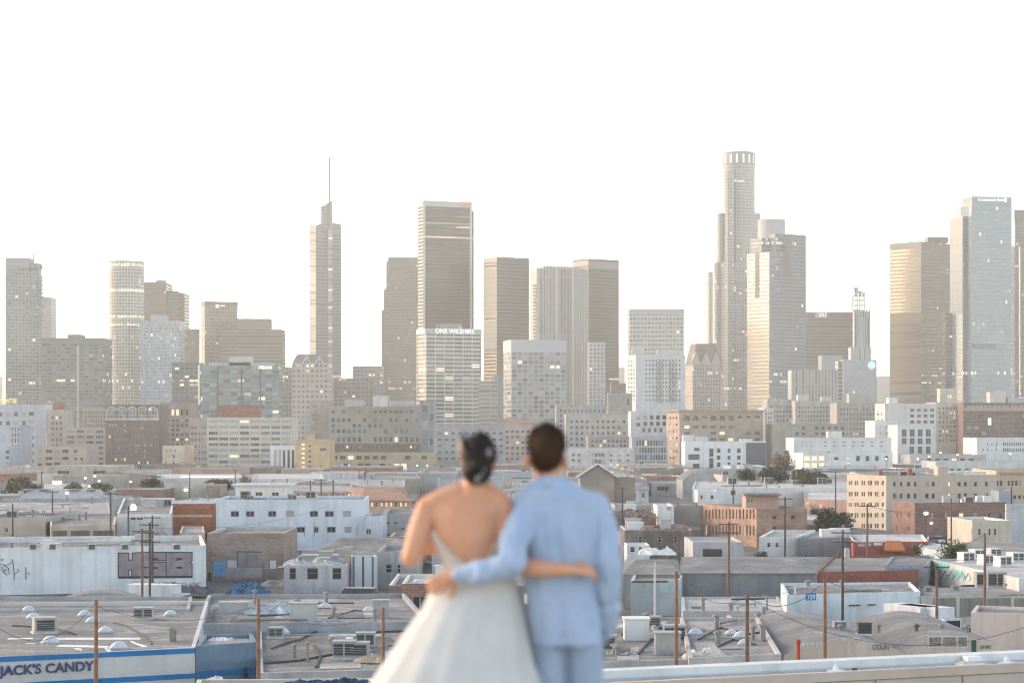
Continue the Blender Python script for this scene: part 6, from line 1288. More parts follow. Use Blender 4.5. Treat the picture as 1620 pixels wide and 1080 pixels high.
tree(330, 838, 16, 400, 'scraggy brown bush at the left corner of the apartment house', 3, 1.1, 400, 'bush')
tree(1305, 715, 40, 960, 'low dark tree row seen over the white parking block', 0, .25, 700)
tree(8, 795, 16, 560, 'small dark palm-like tree at the far left edge', 3, 1.0, 300)
# ---------------------------------------------------------------- utility poles and wires
WOOD = wall((.17, .105, .075), .3, scale=1.5); WOODD = wall((.075, .06, .055), .3, scale=1.5); WOODR = wall((.24, .115, .07), .25, scale=1.5); CER = plain((.35, .34, .33), .4)
POLES = {}
def pole(x, ytop, label, arms=1, mat=WOOD, r=.14, z=11.0, tr=False, key=None, topy=None):
    d0 = (HC - z) * FL / (ytop - YH); best = None
    for k in range(0, 40):
        for s in (1, -1):
            d = d0 * (1 + s * .012 * k); p = (PX(x, d), d)
            if not any(r_[0] - .3 < p[0] < r_[2] + .3 and r_[1] - .3 < p[1] < r_[3] + .3 for r_ in RECTS): best = d; break
        if best: break
    d = best or d0; zt = PZ(ytop, d)
    t = thing('utility_pole', label, 'utility pole', (PX(x, d), d, 0), 'utility poles over the sheds')
    mb = MB(); mb.tube([(0, 0, 0), (0, 0, zt * .5), (0, 0, zt)], [r * 1.25, r * 1.1, r * .85], mat, 8); mb.build('post', t)
    for k in range(arms):
        mb = MB(); za = zt - .35 - k * 1.0; a = rnd.uniform(-.4, .4); M_ = Matrix.Rotation(a, 4, 'Z'); mb.box(-1.2, -.2, za, 1.2, -.08, za + .12, WOODD, M_)
        for xx in (-1.1, -.7, .7, 1.1): p = M_ @ Vector((xx, -.14, za + .12)); mb.tube([p, p + Vector((0, 0, .2))], .045, CER, 6)
        mb.build('crossarm', t)
    if tr:
        mb = MB(); mb.lathe([(0, zt - 2.9), (.3, zt - 2.9), (.32, zt - 2.0), (.2, zt - 1.9), (0, zt - 1.85)], plain((.4, .41, .42), .5), 12, (.42, -.2, 0)); mb.build('transformer', t)
    POLES[key or x] = (Vector((PX(x, d), d, zt - .1)))
    return t
for x, yt, lb, kw in (
    (152, 948, 'thick rust-brown pole standing before the JACK\'S CANDY wall', dict(mat=WOODR, arms=0, r=.13)), (409, 946, 'rust-brown pole with pegs, right end of the lettered shop', dict(mat=WOODR, arms=0, r=.12)), (606, 960, 'rust-brown pole just left of the woman\'s skirt', dict(mat=WOODR, arms=0, r=.11)),
    (1070, 903, 'thin rust-brown pole in front of the crumpled roof, right of the man', dict(mat=WOODR, arms=0, r=.12, z=10.5)), (1182, 940, 'thick brown pole with a dark fitting at its top, between plaster roofs', dict(arms=1, r=.14, z=10.8)), (1305, 915, 'rust-brown pole standing right of the 729 sign', dict(mat=WOODR, arms=0, r=.13, z=11.2)),
    (1333, 838, 'tall black pole with a white drum transformer, before the red-brown wall', dict(mat=WOODD, arms=2, tr=True, r=.13)), (225, 836, 'dark pole with crossarm, left of two crossing the HSB graffiti', dict(mat=WOOD, arms=2, r=.13)), (237, 826, 'black pole, right of two crossing the HSB graffiti', dict(mat=WOODD, arms=3, r=.13)),
    (175, 778, 'tall thin dark pole between the sand store and white-parapet warehouse', dict(mat=WOODD, arms=1)), (203, 800, 'grey pole before the white-parapet warehouse', dict(mat=WOODD, arms=0)), (83, 776, 'thin black pole over the skylight roofs at left', dict(mat=WOODD, arms=1, z=10)), (20, 796, 'thin black pole over the far left beige wall', dict(mat=WOODD, arms=0, z=9)),
    (241, 815, 'slim pole with small crossarm beside the orange brick store', dict(mat=WOODD, arms=1, z=10)), (1242, 786, 'slim dark pole above the pink-orange brick factory', dict(mat=WOODD, arms=1)), (1372, 797, 'slim brown pole before the tan warehouse\'s long side', dict(mat=WOOD, arms=1)), (1505, 788, 'slim dark pole before the dark red brick hall', dict(mat=WOOD, arms=0)),
    (1558, 843, 'brown pole before the cream low house at right', dict(mat=WOOD, arms=0, z=10)), (1482, 892, 'short dark brown pole with a lamp arm by the mural wall', dict(mat=WOOD, arms=1, z=9)), (1153, 825, 'brown pole in front of the pink-orange factory\'s tall windows', dict(mat=WOOD, arms=2)), (1036, 889, 'pale slim pole behind the yard roofs right of the man', dict(mat=plain((.5, .5, .48), .6), arms=0, r=.1, z=10)),
    (1600, 770, 'slim pole with domed lamp right of the tan warehouse', dict(mat=WOODD, arms=0)), (491, 760, 'thin black pole, leftmost of a row over the pale shed roofs', dict(mat=WOODD, arms=1)), (508, 757, 'thin black pole with a crossarm, second of the row over the pale shed', dict(mat=WOODD, arms=1)), (527, 758, 'thin black pole, third of the row over the pale shed', dict(mat=WOODD, arms=0)),
    (568, 742, 'tall dark lamp-like pole in the car park left of the woman', dict(mat=WOODD, arms=1)), (1418, 740, 'thin pole above the clutter on the tan warehouse roof', dict(mat=WOODD, arms=0)), (1322, 745, 'thin pole by the white parking block\'s corner', dict(mat=WOODD, arms=1)), (66, 745, 'slim pole between the left round trees', dict(mat=WOODD, arms=0)), (300, 748, 'slim pole rising behind the yard house', dict(mat=WOODD, arms=0)),
    (372, 742, 'slim pole above the small white house roof at left', dict(mat=WOODD, arms=1)), (1160, 760, 'slim dark pole above the long white warehouse', dict(mat=WOODD, arms=0)), (985, 770, 'slim dark pole right of the brown gabled house', dict(mat=WOODD, arms=1))):
    pole(x, yt, lb, **kw)
WIRE = plain((.03, .03, .03), .6)
def wire(a, b_, label, sag=.8, dz=0.0, r=.022):
    p, q = POLES[a] + Vector((0, 0, dz)), (POLES[b_] if not isinstance(b_, Vector) else b_) + Vector((0, 0, dz)); n = 14; mb = MB()
    mb.tube([tuple(p.lerp(q, i / n) - p - Vector((0, 0, sag * 4 * (i / n) * (1 - i / n)))) for i in range(n + 1)], r, WIRE, 4); o = mb.build('power_line', None, p); tag(o, label, 'power line', 'wires between utility poles'); return o
wire(1305, 1333, 'black wire from the rust-brown pole up to the tall black pole'); wire(1070, 1182, 'sagging black wire between the thin rust-brown and thick brown poles', 1.2); wire(1182, 1305, 'black wire between the two brown poles beside the 729 sign', 1.2)
wire(1333, 1558, 'long black wire from the tall black pole towards the right', 2.5); wire(237, 175, 'black wire from the right graffiti pole to the thin left pole', 1.5); wire(225, 241, 'black wire from the left graffiti pole to the slim pole behind', 1)
wire(152, 409, 'faint wire from the thick rust-brown pole to the pegged pole', 1.0, -.3, .012); wire(409, 606, 'faint wire from the pegged pole to the pole by the skirt', 1.0, -.3, .012); wire(1305, 1482, 'black wire from the pole by the 729 sign to the short lamp-arm pole', 1.6)
wire(491, 508, 'thin wire between the first two poles over the pale shed', .6); wire(1372, 1505, 'thin wire along the brick hall between two slim poles', 1.5); wire(83, 175, 'thin wire over the skylight roofs at left', 1.5)
# ---------------------------------------------------------------- street lamps, lit sign
def lamp(x, y, d, base=None):
    t = thing('street_lamp', 'x', 'street lamp', (PX(x, d), d, 0), 'lit street lamps'); z = max(3.5, PZ(y, d)); mb = MB(); mb.tube([(0, 0, 0), (0, 0, z)], .09, WOODD, 6); mb.build('post', t)
    mb = MB(); mb.lathe([(0, -.35), (.4, -.2), (.5, .1), (.3, .35), (0, .4)], LW, 10, (0, 0, z)); mb.build('lamp', t); auto(t, 'white street lamp', x, y, skip=None); return t
for x, y, d in ((135, 756, 760), (150, 753, 770), (157, 761, 740), (141, 769, 700), (162, 769, 690), (207, 762, 760), (106, 780, 540), (514, 736, 1100), (529, 738, 1100), (541, 738, 1100), (552, 736, 1095), (505, 742, 1080), (604, 738, 1090), (640, 737, 1100), (660, 738, 1110), (676, 736, 1110), (568, 762, 860), (1488, 716, 930), (1470, 722, 900), (1540, 718, 930), (1598, 718, 920), (1515, 719, 940), (1452, 726, 880), (1402, 726, 870), (20, 762, 700), (1465, 812, 430)): lamp(x, y, d)
t = thing('lit_sign', 'glowing white T-shaped roadside sign before the pale green yard wall', 'sign', (PX(90, 700), 700, 0)); mb = MB(); z0 = PZ(776, 700); mb.tube([(0, 0, 0), (0, 0, PZ(768, 700))], .2, METAL, 8); mb.build('post', t)
SW = plain((.9, .92, .9), .5, key='sign_bright', emit=(.97, 1, .97), es=4); mb = MB(); mb.box(-1.3, -.3, PZ(765.5, 700), 1.5, .1, PZ(760, 700), SW); mb.box(-.45, -.3, PZ(775.5, 700), .45, .1, PZ(766, 700), SW); mb.build('light_box', t)
# ---------------------------------------------------------------- vehicles
TYRE = plain((.02, .02, .02), .8); RIM = plain((.4, .4, .42), .4, .6); CGL = plain((.03, .035, .04), .08, key='car_glass'); HEAD = plain((.85, .85, .8), .2); TAIL = plain((.4, .03, .02), .3)
def car(name, col, van=False):
    t = thing(name, 'x', 'van' if van else 'car', (0, 0, 0), 'parked cars and vans'); pt = plain(col, .25)
    L, Wd = (5.2, 1.95) if van else (4.5, 1.8); mb = MB(); P_ = [(-L / 2, .35), (-L / 2, .8), (-L / 2 + .15, 1.0), (-L * .2, 1.05), (L * .3, 1.0), (L / 2 - .1, .9), (L / 2, .7), (L / 2, .35)] if van else [(-L / 2, .4), (-L / 2, .75), (-L / 2 + .2, .88), (-L * .25, .92), (L * .22, .9), (L / 2 - .2, .75), (L / 2, .62), (L / 2, .35)]
    for (x0, z0), (x1, z1) in zip(P_, P_[1:]): mb.face([(x0, -Wd / 2, z0), (x0, Wd / 2, z0), (x1, Wd / 2, z1), (x1, -Wd / 2, z1)][::-1], pt)
    for s in (-1, 1): mb.face([(x, s * Wd / 2, z) for x, z in P_][::s], pt)
    mb.face([(-L / 2, -Wd / 2, .35), (L / 2, -Wd / 2, .35), (L / 2, Wd / 2, .4), (-L / 2, Wd / 2, .4)][::-1], TYRE); mb.build('body', t)
    mb = MB(); top = 2.15 if van else 1.42; xa, xb, xc, xd = ((-L / 2 + .05, -L / 2 + .2, L * .18, L * .33) if van else (-L * .4, -L * .24, L * .05, L * .22)); zb = .98 if van else .9; w0, w1 = Wd / 2 - .04, Wd / 2 - .22
    bot = [(xa, -w0, zb), (xd, -w0, zb), (xd, w0, zb), (xa, w0, zb)]; tp = [(xb, -w1, top), (xc, -w1, top), (xc, w1, top), (xb, w1, top)]
    for i in range(4): mb.face([bot[i], bot[(i + 1) % 4], tp[(i + 1) % 4], tp[i]], CGL if not van or i == 1 else pt)
    mb.build('cabin', t); mb = MB(); mb.face([(x, y, z + .015) for x, y, z in tp], pt); mb.build('roof', t)
    for x in (-L * .31, L * .31):
        for s in (-1, 1):
            mb = MB(); mb.tube([(x, s * (Wd / 2 - .2), .32), (x, s * (Wd / 2 + .01), .32)], .32, TYRE, 12); wh = mb.build('wheel', t); mb = MB(); mb.tube([(x, s * (Wd / 2 + .01), .32), (x, s * (Wd / 2 + .025), .32)], .19, RIM, 10); mb.build('rim', wh)
    for s in (-.6, .6):
        mb = MB(); mb.box(L / 2 - .03, s - .18, .6, L / 2 + .02, s + .18, .72, HEAD); mb.build('headlight', t); mb = MB(); mb.box(-L / 2 - .02, s - .18, .65, -L / 2 + .02, s + .18, .8, TAIL); mb.build('tail_light', t)
    return t
CARS = [('white', car('parked_car', (.7, .7, .7))), ('silver', car('parked_car', (.4, .41, .42))), ('black', car('parked_car', (.02, .02, .022))), ('dark red', car('parked_car', (.22, .03, .03))), ('grey', car('parked_car', (.15, .155, .16))), ('white', car('parked_van', (.72, .72, .72), True))]
used = set()
def park(k, x, y, d, rz, label=None, base=None):
    cn, src = CARS[k]; o = src if k not in used else copy_tree(src); used.add(k); o.location = (PX(x, d), d, .004); o.rotation_euler.z = R(rz)
    if label: o['label'] = label
    else: auto(o, f'{cn} parked {"van" if k == 5 else "car"}', x, YH + HC * FL / d)
    return o
rcx = random.Random(3)
for row, dd in ((0, 1112), (1, 1090), (2, 1068), (3, 1046)):
    for i in range(7):
        if rcx.random() < .2: continue
        park(rcx.choice([0, 0, 1, 2, 4, 5, 0, 3]), 588 + i * 14 + rcx.uniform(-2, 2), 0, dd, rcx.choice([0, 180]) + rcx.uniform(-6, 6))
for i, k in enumerate((4, 0, 2, 1, 5, 2, 0, 4)): park(k, 1474 + i * 11, 0, 424, 88 + rcx.uniform(-5, 5))
for x, d, k in ((282, 560, 4), (306, 565, 2), (520, 1085, 2), (540, 1090, 0), (560, 1080, 1), (1420, 880, 0), (1500, 925, 2), (1530, 915, 0)): park(k, x, 0, d, rcx.choice([0, 180]) + rcx.uniform(-8, 8))
dv = car('parked_van', (.018, .019, .022), True); dv.location = (PX(560, 272), 272, .004); dv.rotation_euler.z = R(172); dv['label'] = 'black van parked side-on below the white striped shed'; dv.scale = (1.1, 1.1, 1.15)
def truck(x, d, rz, label):
    t = thing('box_truck', label, 'truck', (PX(x, d), d, 0), 'box trucks at the loading dock', R(rz)); wm = wall((.6, .6, .6), .1, streak=.4)
    mb = MB(); mb.box(-1.25, 1.6, .9, 1.25, 7.6, 3.55, wm); mb.build('cargo_box', t)
    mb = MB(); mb.box(-1.1, .4, .6, 1.1, 1.55, 2.5, wm); mb.face([(-1.1, .4, 1.4), (1.1, .4, 1.4), (1.1, -.6, 1.3), (-1.1, -.6, 1.3)][::-1], wm); mb.box(-1.1, -.6, .6, 1.1, .4, 1.3, wm); mb.build('cab', t)
    mb = MB(); mb.face([(-.95, .39, 1.45), (.95, .39, 1.45), (.95, .385, 2.3), (-.95, .385, 2.3)], CGL); mb.build('windscreen', t)
    mb = MB(); mb.box(-.8, -.64, .75, .8, -.6, 1.2, TYRE); mb.build('grille', t)
    for s in (-.95, .95): mb = MB(); mb.box(s - .12, -.65, .8, s + .12, -.6, 1.05, HEAD); mb.build('headlight', t)
    for y in (.0, 6.0):
        for s in (-1, 1): mb = MB(); mb.tube([(s * .85, y, .48), (s * 1.2, y, .48)], .48, TYRE, 14); mb.build('wheel', t)
truck(1487, 228, 30, 'white box truck with dark grille, left of two at the loading dock'); truck(1512, 227, 30, 'white box truck with dark grille, right of two at the loading dock')
q = park(2, 1540, 0, 222, 200, 'dark green-black car beside the right box truck')
# ---------------------------------------------------------------- tarpaulins and heaps
def crumple(name, label, x, y, z, w, dp, h, mat, seed, cat='tarpaulin', rz=0.0, d=None):
    d = d or (HC - z) * FL / (y - YH); nx, ny = 52, 36; mb = MB(); f = {}
    for i in range(nx + 1):
        for j in range(ny + 1):
            u, v = i / nx, j / ny; e = min(u, 1 - u, v, 1 - v) * 4; e = min(1, e) ** .6
            nz = mnoise.noise(Vector((u * 4 + seed, v * 3, seed))) ; n2 = abs(mnoise.noise(Vector((u * 9 + seed, v * 7, 3 + seed)))); ox, oy = .12 * mnoise.noise(Vector((u * 5, v * 5, seed))), .15 * mnoise.noise(Vector((u * 5, v * 5, seed + 9)))
            f[i, j] = ((u - .5 + ox) * w, (v - .5 + oy) * dp, max(0, e * h * .8 * (.5 + .55 * nz - .5 * n2 + .35 * abs(mnoise.noise(Vector((u * 17 + seed, v * 15, 7)))) - .2 * abs(mnoise.noise(Vector((u * 31, v * 27, seed)))))) + .02 * e)
    for i in range(nx):
        for j in range(ny): mb.face([f[i, j], f[i + 1, j], f[i + 1, j + 1], f[i, j + 1]], mat)
    o = mb.build(name, None, (PX(x, d), d, z), rz); tag(o, label, cat); return o
TG = wall((.42, .42, .42), .25, scale=1.2); TW = wall((.66, .66, .65), .15, scale=1.2); TB = wall((.035, .14, .24), .45, scale=1.5); TN = wall((.018, .04, .085), .6, scale=1.6); TBr = wall((.22, .16, .13), .4, scale=1.2)
crumple('tarpaulin', 'crumpled blue tarpaulin on the ground below the brown shuttered brick wall', 392, 938, .2, 5.5, 4, 2.4, TB, 1); crumple('tarpaulin', 'pale blue-grey crumpled sheet on the long grey roof, right of the pegged pole', 436, 968, 5.2, 5, 4, 1.4, wall((.4, .45, .48), .2, scale=1.5), 2)
crumple('tarpaulin', 'navy crumpled tarpaulin heap at the bottom, left of the skirt', 525, 1070, 6.75, 6.0, 3.6, .9, TN, 3, d=130); crumple('tarpaulin', 'heap of white folded sheets by the lettered shop\'s right end', 344, 1066, 4.6, 2.3, 2, .9, TW, 4, d=150)
crumple('tarpaulin', 'small white rumpled sheet on the blue-grey annex roof', 352, 1015, 5.6, 2.6, 3, .6, TW, 5); crumple('rubble_heap', 'heap of brown and white rubble right of the man\'s shoulder', 1000, 826, 5.0, 9, 6, 2.6, TBr, 6, 'rubble heap', d=424)
crumple('tarpaulin', 'white rumpled sheet on the crumpled roof right of the man\'s jacket', 1045, 1034, 4.3, 3, 2.4, .8, TW, 7); crumple('tarpaulin', 'grey crumpled sheet at the left end of the white roof kerb', 985, 1040, 4.3, 3.4, 2.6, .8, TG, 8); crumple('tarpaulin', 'long white ridge of cloth on the yard roof before the kerb', 1118, 1040, 4.7, 3.6, 2.2, 1.3, wall((.58, .55, .48), .15, scale=1.2), 9)
crumple('tarpaulin', 'grey crumpled tarpaulin over the worn house roof', 495, 886, 3.4, 8, 6, 1.7, TG, 10, d=300); crumple('tarpaulin', 'pale tarpaulin bundle over the crumpled tin roof, right of the sleeve', 1040, 876, 5.0, 5, 4, 1.6, TW, 11, d=300); crumple('tarpaulin', 'grey tarpaulin hanging over the patched roof\'s back edge', 515, 992, 4.7, 6, 4, 1.2, TG, 12); crumple('junk_heap', 'dark heap of junk below the HSB graffiti letters', 280, 938, .5, 9, 4, 2.0, wall((.1, .11, .13), .6, scale=1.5), 13, 'junk heap'); crumple('rubble_heap', 'pale rubble heap below the worn grey wall', 465, 925, 0, 9, 5, 1.6, wall((.35, .34, .32), .4, scale=1.5), 14, 'rubble heap')
crumple('tarpaulin', 'brown tarpaulin over a stack behind the long dark weathered house', 1060, 838, 5.9, 9, 5, 1.2, TBr, 15, d=356); crumple('tarpaulin', 'crumpled grey sheet sprawled across the yard roof by the thin rust-brown pole', 1030, 1000, 4.25, 7, 6, 1.0, TG, 16); crumple('tarpaulin', 'small ochre cloth bundle on the patched roof left of the skirt', 588, 1046, 4.8, 2.6, 1.6, .7, wall((.45, .36, .25), .2, scale=1.2), 17)
# the yard below the shuttered brick wall: lorries, cars, heaps
def pickup(x, y, d, rz, col, label):
    o = copy_tree(CARS[1][1]); o.location = (PX(x, d), d, .004); o.rotation_euler.z = R(rz); o['label'] = label
    pt = plain(col, .3)
    for ch in o.children:
        if ch.name.split('.')[0] in ('body', 'roof'):
            ch.data = ch.data.copy(); ch.data.materials[0] = pt
    return o
pickup(345, 0, 262, 8, (.03, .05, .07), 'dark teal car parked in the yard below the graffiti letters')
pickup(385, 0, 256, -6, (.05, .16, .32), 'blue car in the yard below the shuttered brick wall')
pickup(428, 0, 258, 175, (.30, .33, .36), 'pale blue-grey car in the yard below the shuttered brick wall')
pickup(470, 0, 262, 4, (.45, .45, .45), 'silver car in the yard below the worn grey wall')
pickup(250, 0, 258, 3, (.5, .5, .48), 'white car under the HSB graffiti, beside the rubble')
truck(300, 262, 75, 'white lorry parked under the HSB graffiti at its right end')
crumple('tarpaulin', 'dark blue tarpaulin spread in the yard, right of the blue car', 408, 940, .3, 5, 4, 1.7, TB, 21, d=268)
crumple('junk_heap', 'low grey-brown heap of junk across the yard below the worn wall', 500, 940, .2, 12, 5, 1.6, wall((.26, .24, .22), .5, scale=2), 22, 'junk heap', d=266)
crumple('junk_heap', 'small black heap of junk left of the lorry', 272, 940, .2, 5, 4, 1.4, wall((.07, .07, .08), .5, scale=2), 23, 'junk heap', d=268)
for i, (x0, y0, x1, y1, d0, d1) in enumerate(((-40, 835, 225, 842, 246, 244), (237, 834, 520, 800, 252, 330), (1070, 910, 1305, 918, 182, 163), (1333, 850, 1660, 870, 236, 215), (1333, 846, 1150, 832, 237, 262), (1372, 800, 1660, 790, 330, 330), (1182, 945, 1640, 985, 147, 140), (152, 953, -40, 955, 142, 142))):
    p, q = Vector((PX(x0, d0), d0, PZ(y0, d0))), Vector((PX(x1, d1), d1, PZ(y1, d1))); POLES['a%d' % i] = p
    o = wire('a%d' % i, q, 'x', 1.0 + .2 * i, 0, .016); auto(o, 'thin black wire', (x0 + x1) / 2, (y0 + y1) / 2)
settle()
# ---------------------------------------------------------------- the couple, seen from behind
DC = 9.5; FLOOR = 20.23
def J(x, y, d=DC): return Vector((PX(x, d), d, PZ(y, d)))
def fabric(key, c, rough=.8, sheen=.3, weave=0.0, fold=.0):
    m, nt, p = new_mat(key); tc = N(nt, 'ShaderNodeTexCoord'); a = N(nt, 'ShaderNodeTexNoise'); a.inputs['Scale'].default_value = 9; a.inputs['Detail'].default_value = 5
    nt.links.new(tc.outputs['Object'], a.inputs['Vector']); nt.links.new(mixc(nt, ramp(nt, a.outputs[0], .3, .7), tuple(x * .93 for x in c), tuple(min(1, x * 1.05) for x in c)), p.inputs['Base Color'])
    w_ = N(nt, 'ShaderNodeTexNoise'); w_.inputs['Scale'].default_value = 420; bp = N(nt, 'ShaderNodeBump'); bp.inputs['Strength'].default_value = .25; bp.inputs['Distance'].default_value = .002
    nt.links.new(tc.outputs['Object'], w_.inputs['Vector']); nt.links.new(w_.outputs[0], bp.inputs['Height']); nt.links.new(bp.outputs[0], p.inputs['Normal'])
    p.inputs['Roughness'].default_value = rough; p.inputs['Sheen Weight'].default_value = sheen
    return m
def skinmat(key, c):
    m, nt, p = new_mat(key); tc = N(nt, 'ShaderNodeTexCoord'); a = N(nt, 'ShaderNodeTexNoise'); a.inputs['Scale'].default_value = 7; a.inputs['Detail'].default_value = 6
    nt.links.new(tc.outputs['Object'], a.inputs['Vector']); nt.links.new(mixc(nt, ramp(nt, a.outputs[0], .3, .7), (c[0] * .92, c[1] * .86, c[2] * .82), tuple(x * 1.06 for x in c)), p.inputs['Base Color'])
    p.inputs['Roughness'].default_value = .5; p.inputs['Subsurface Weight'].default_value = .12; p.inputs['Subsurface Radius'].default_value = (.02, .008, .004); p.inputs['Subsurface Scale'].default_value = .6
    return m
SUIT = fabric('suit_blue', (.36, .455, .61)); TROU = fabric('trouser_blue', (.31, .385, .505)); GOWN = fabric('gown_white', (.57, .56, .535), .85, .3); LACE = fabric('lace_white', (.64, .56, .48), .85, .3); SKIN = skinmat('skin_tan', (.64, .33, .20)); SKIN2 = skinmat('skin_light', (.62, .32, .20))
HAIR = plain((.020, .014, .011), .6, key='hair_black', spec=.25); HAIRB = plain((.06, .034, .019), .75, key='hair_brown', spec=.15); SHIRT = fabric('shirt', (.55, .65, .8))
def loft(mb, rings, mat, n=28, sq=2.0):
    rs = []
    for (x, y, hw, hd, d) in rings:
        c = J(x, y, d); rx = hw * d / FL; ring = []
        for k in range(n):
            a = 2 * math.pi * k / n; ca, sa = math.cos(a), math.sin(a); e = 2 / sq
            ring.append((c.x + rx * math.copysign(abs(ca) ** e, ca), c.y + hd * math.copysign(abs(sa) ** e, sa), c.z))
        rs.append(ring)
    for i in range(len(rs) - 1):
        for k in range(n): mb.face([rs[i][k], rs[i][(k + 1) % n], rs[i + 1][(k + 1) % n], rs[i + 1][k]], mat)
    mb.face(rs[0], mat); mb.face(rs[-1][::-1], mat)
def limb(mb, pts, rads, mat, n=14):
    """tapered limb with round ends, sampled smoothly through its joints"""
    P, Rr = [], []
    for i in range(len(pts) - 1):
        p0, p1, p2, p3 = pts[max(0, i - 1)], pts[i], pts[i + 1], pts[min(len(pts) - 1, i + 2)]
        for k in range(6):
            t = k / 6; P.append(.5 * ((2 * p1) + (p2 - p0) * t + (2 * p0 - 5 * p1 + 4 * p2 - p3) * t * t + (3 * p1 - p0 - 3 * p2 + p3) * t ** 3)); Rr.append(rads[i] + (rads[i + 1] - rads[i]) * (3 * t * t - 2 * t ** 3))
    P.append(pts[-1]); Rr.append(rads[-1])
    a = (P[0] - P[1]).normalized(); b_ = (P[-1] - P[-2]).normalized()
    P = [P[0] + a * Rr[0] * .9, P[0] + a * Rr[0] * .6] + P + [P[-1] + b_ * Rr[-1] * .6, P[-1] + b_ * Rr[-1] * .9]; Rr = [Rr[0] * .3, Rr[0] * .78] + Rr + [Rr[-1] * .78, Rr[-1] * .3]
    mb.tube([tuple(p) for p in P], Rr, mat, n)
def ball(mb, c, r, mat, n=16):
    rx, ry, rz = r; rs = []
    for j in range(n // 2 + 1):
        t = math.pi * j / (n // 2); rs.append([(c.x + rx * math.sin(t) * math.cos(2 * math.pi * k / n), c.y + ry * math.sin(t) * math.sin(2 * math.pi * k / n), c.z - rz * math.cos(t)) for k in range(n)])
    for i in range(len(rs) - 1):
        for k in range(n): mb.face([rs[i][k], rs[i][(k + 1) % n], rs[i + 1][(k + 1) % n], rs[i + 1][k]], mat)
def hand(mb, w_, f, nrm, mat, side=1, curl=.5, s=1.0):
    f = f.normalized(); nrm = (nrm - f * nrm.dot(f)).normalized(); t = f.cross(nrm) * side
    for off, ln in ((.031, .070), (.0105, .080), (-.0105, .076), (-.031, .060)):
        k0 = w_ + f * .02 * s + t * off * .55 * s; k1 = w_ + f * .088 * s + t * off * s
        limb(mb, [k0, k1], [.0145 * s, .0125 * s], mat, 8)
        p = k1; ang = 0; pts, rr = [p], [.0098 * s]
        for fr, c_ in ((.46, 45), (.31, 55), (.23, 35)):
            ang += R(c_ * curl); dv_ = f * math.cos(ang) + nrm * math.sin(ang); p = p + dv_ * ln * fr * s; pts.append(p); rr.append((.0092, .0084, .0070)[len(pts) - 2] * s)
        limb(mb, pts, rr, mat, 8)
    limb(mb, [w_ - f * .02, w_ + f * .05 * s], [.024 * s, .022 * s], mat, 10)
    b0 = w_ + f * .022 * s + t * .026 * s; b1 = b0 + (f * .6 + t * .75 + nrm * .25).normalized() * .045 * s; b2 = b1 + (f * .85 + t * .35 + nrm * .4).normalized() * .034 * s
    limb(mb, [b0, b1, b2], [.015 * s, .0115 * s, .0085 * s], mat, 8)
def fuse(mb, name, parent, base, voxel, it, mat, disp=None):
    o = mb.build(name); md = o.modifiers.new('r', 'REMESH'); md.mode = 'VOXEL'; md.voxel_size = voxel; md.use_smooth_shade = True
    if it: sm = o.modifiers.new('s', 'SMOOTH'); sm.factor = .5; sm.iterations = it
    bpy.context.view_layer.update()
    me = bpy.data.meshes.new_from_object(o.evaluated_get(bpy.context.evaluated_depsgraph_get())); bpy.data.objects.remove(o)
    if disp:
        nr = [v.normal.copy() for v in me.vertices]
        for v, n_ in zip(me.vertices, nr): v.co += n_ * disp(v.co, n_)
    for v in me.vertices: v.co -= base
    me.materials.clear(); me.materials.append(mat); me.polygons.foreach_set('use_smooth', [True] * len(me.polygons)); me.polygons.foreach_set('material_index', [0] * len(me.polygons)); me.update()
    x = bpy.data.objects.new(name, me); COL.objects.link(x)
    if parent: x.parent = parent
    else: x.location = base
    return x
def head(mb, c, mat, s=1.0, tilt=0.0, ez=-.008, ex=.078):
    """skull, jaw, nose, ears; faces +Y, away from the camera"""
    T_ = Matrix.Translation(c) @ Matrix.Rotation(tilt, 4, 'Y'); n = 24; rs = []
    for z, rx, ry, oy in ((-.118, .02, .02, .062), (-.112, .036, .036, .05), (-.085, .056, .066, .028), (-.05, .066, .084, .012), (0, .074, .094, 0), (.04, .076, .097, -.004), (.075, .07, .088, -.006), (.1, .052, .066, -.006), (.115, .028, .036, -.006), (.12, .008, .01, -.006)):
        rs.append([tuple(T_ @ Vector((rx * s * math.cos(2 * math.pi * k / n), (ry * math.sin(2 * math.pi * k / n) + oy) * s, z * s))) for k in range(n)])
    for i in range(len(rs) - 1):
        for k in range(n): mb.face([rs[i][k], rs[i][(k + 1) % n], rs[i + 1][(k + 1) % n], rs[i + 1][k]], mat)
    mb.face(rs[0][::-1], mat); mb.face(rs[-1], mat)
    limb(mb, [T_ @ Vector((0, .088 * s, .01 * s)), T_ @ Vector((0, .108 * s, -.03 * s))], [.01 * s, .015 * s], mat, 8)
    for sd in (-1, 1): ball(mb, T_ @ Vector((sd * ex * s, -.004 * s, ez * s)), (.012 * s, .019 * s, .032 * s), mat, 12)
    return T_
EYE = plain((.75, .75, .73), .2); IRIS = plain((.06, .035, .02), .2); LIP = plain((.42, .16, .13), .4)
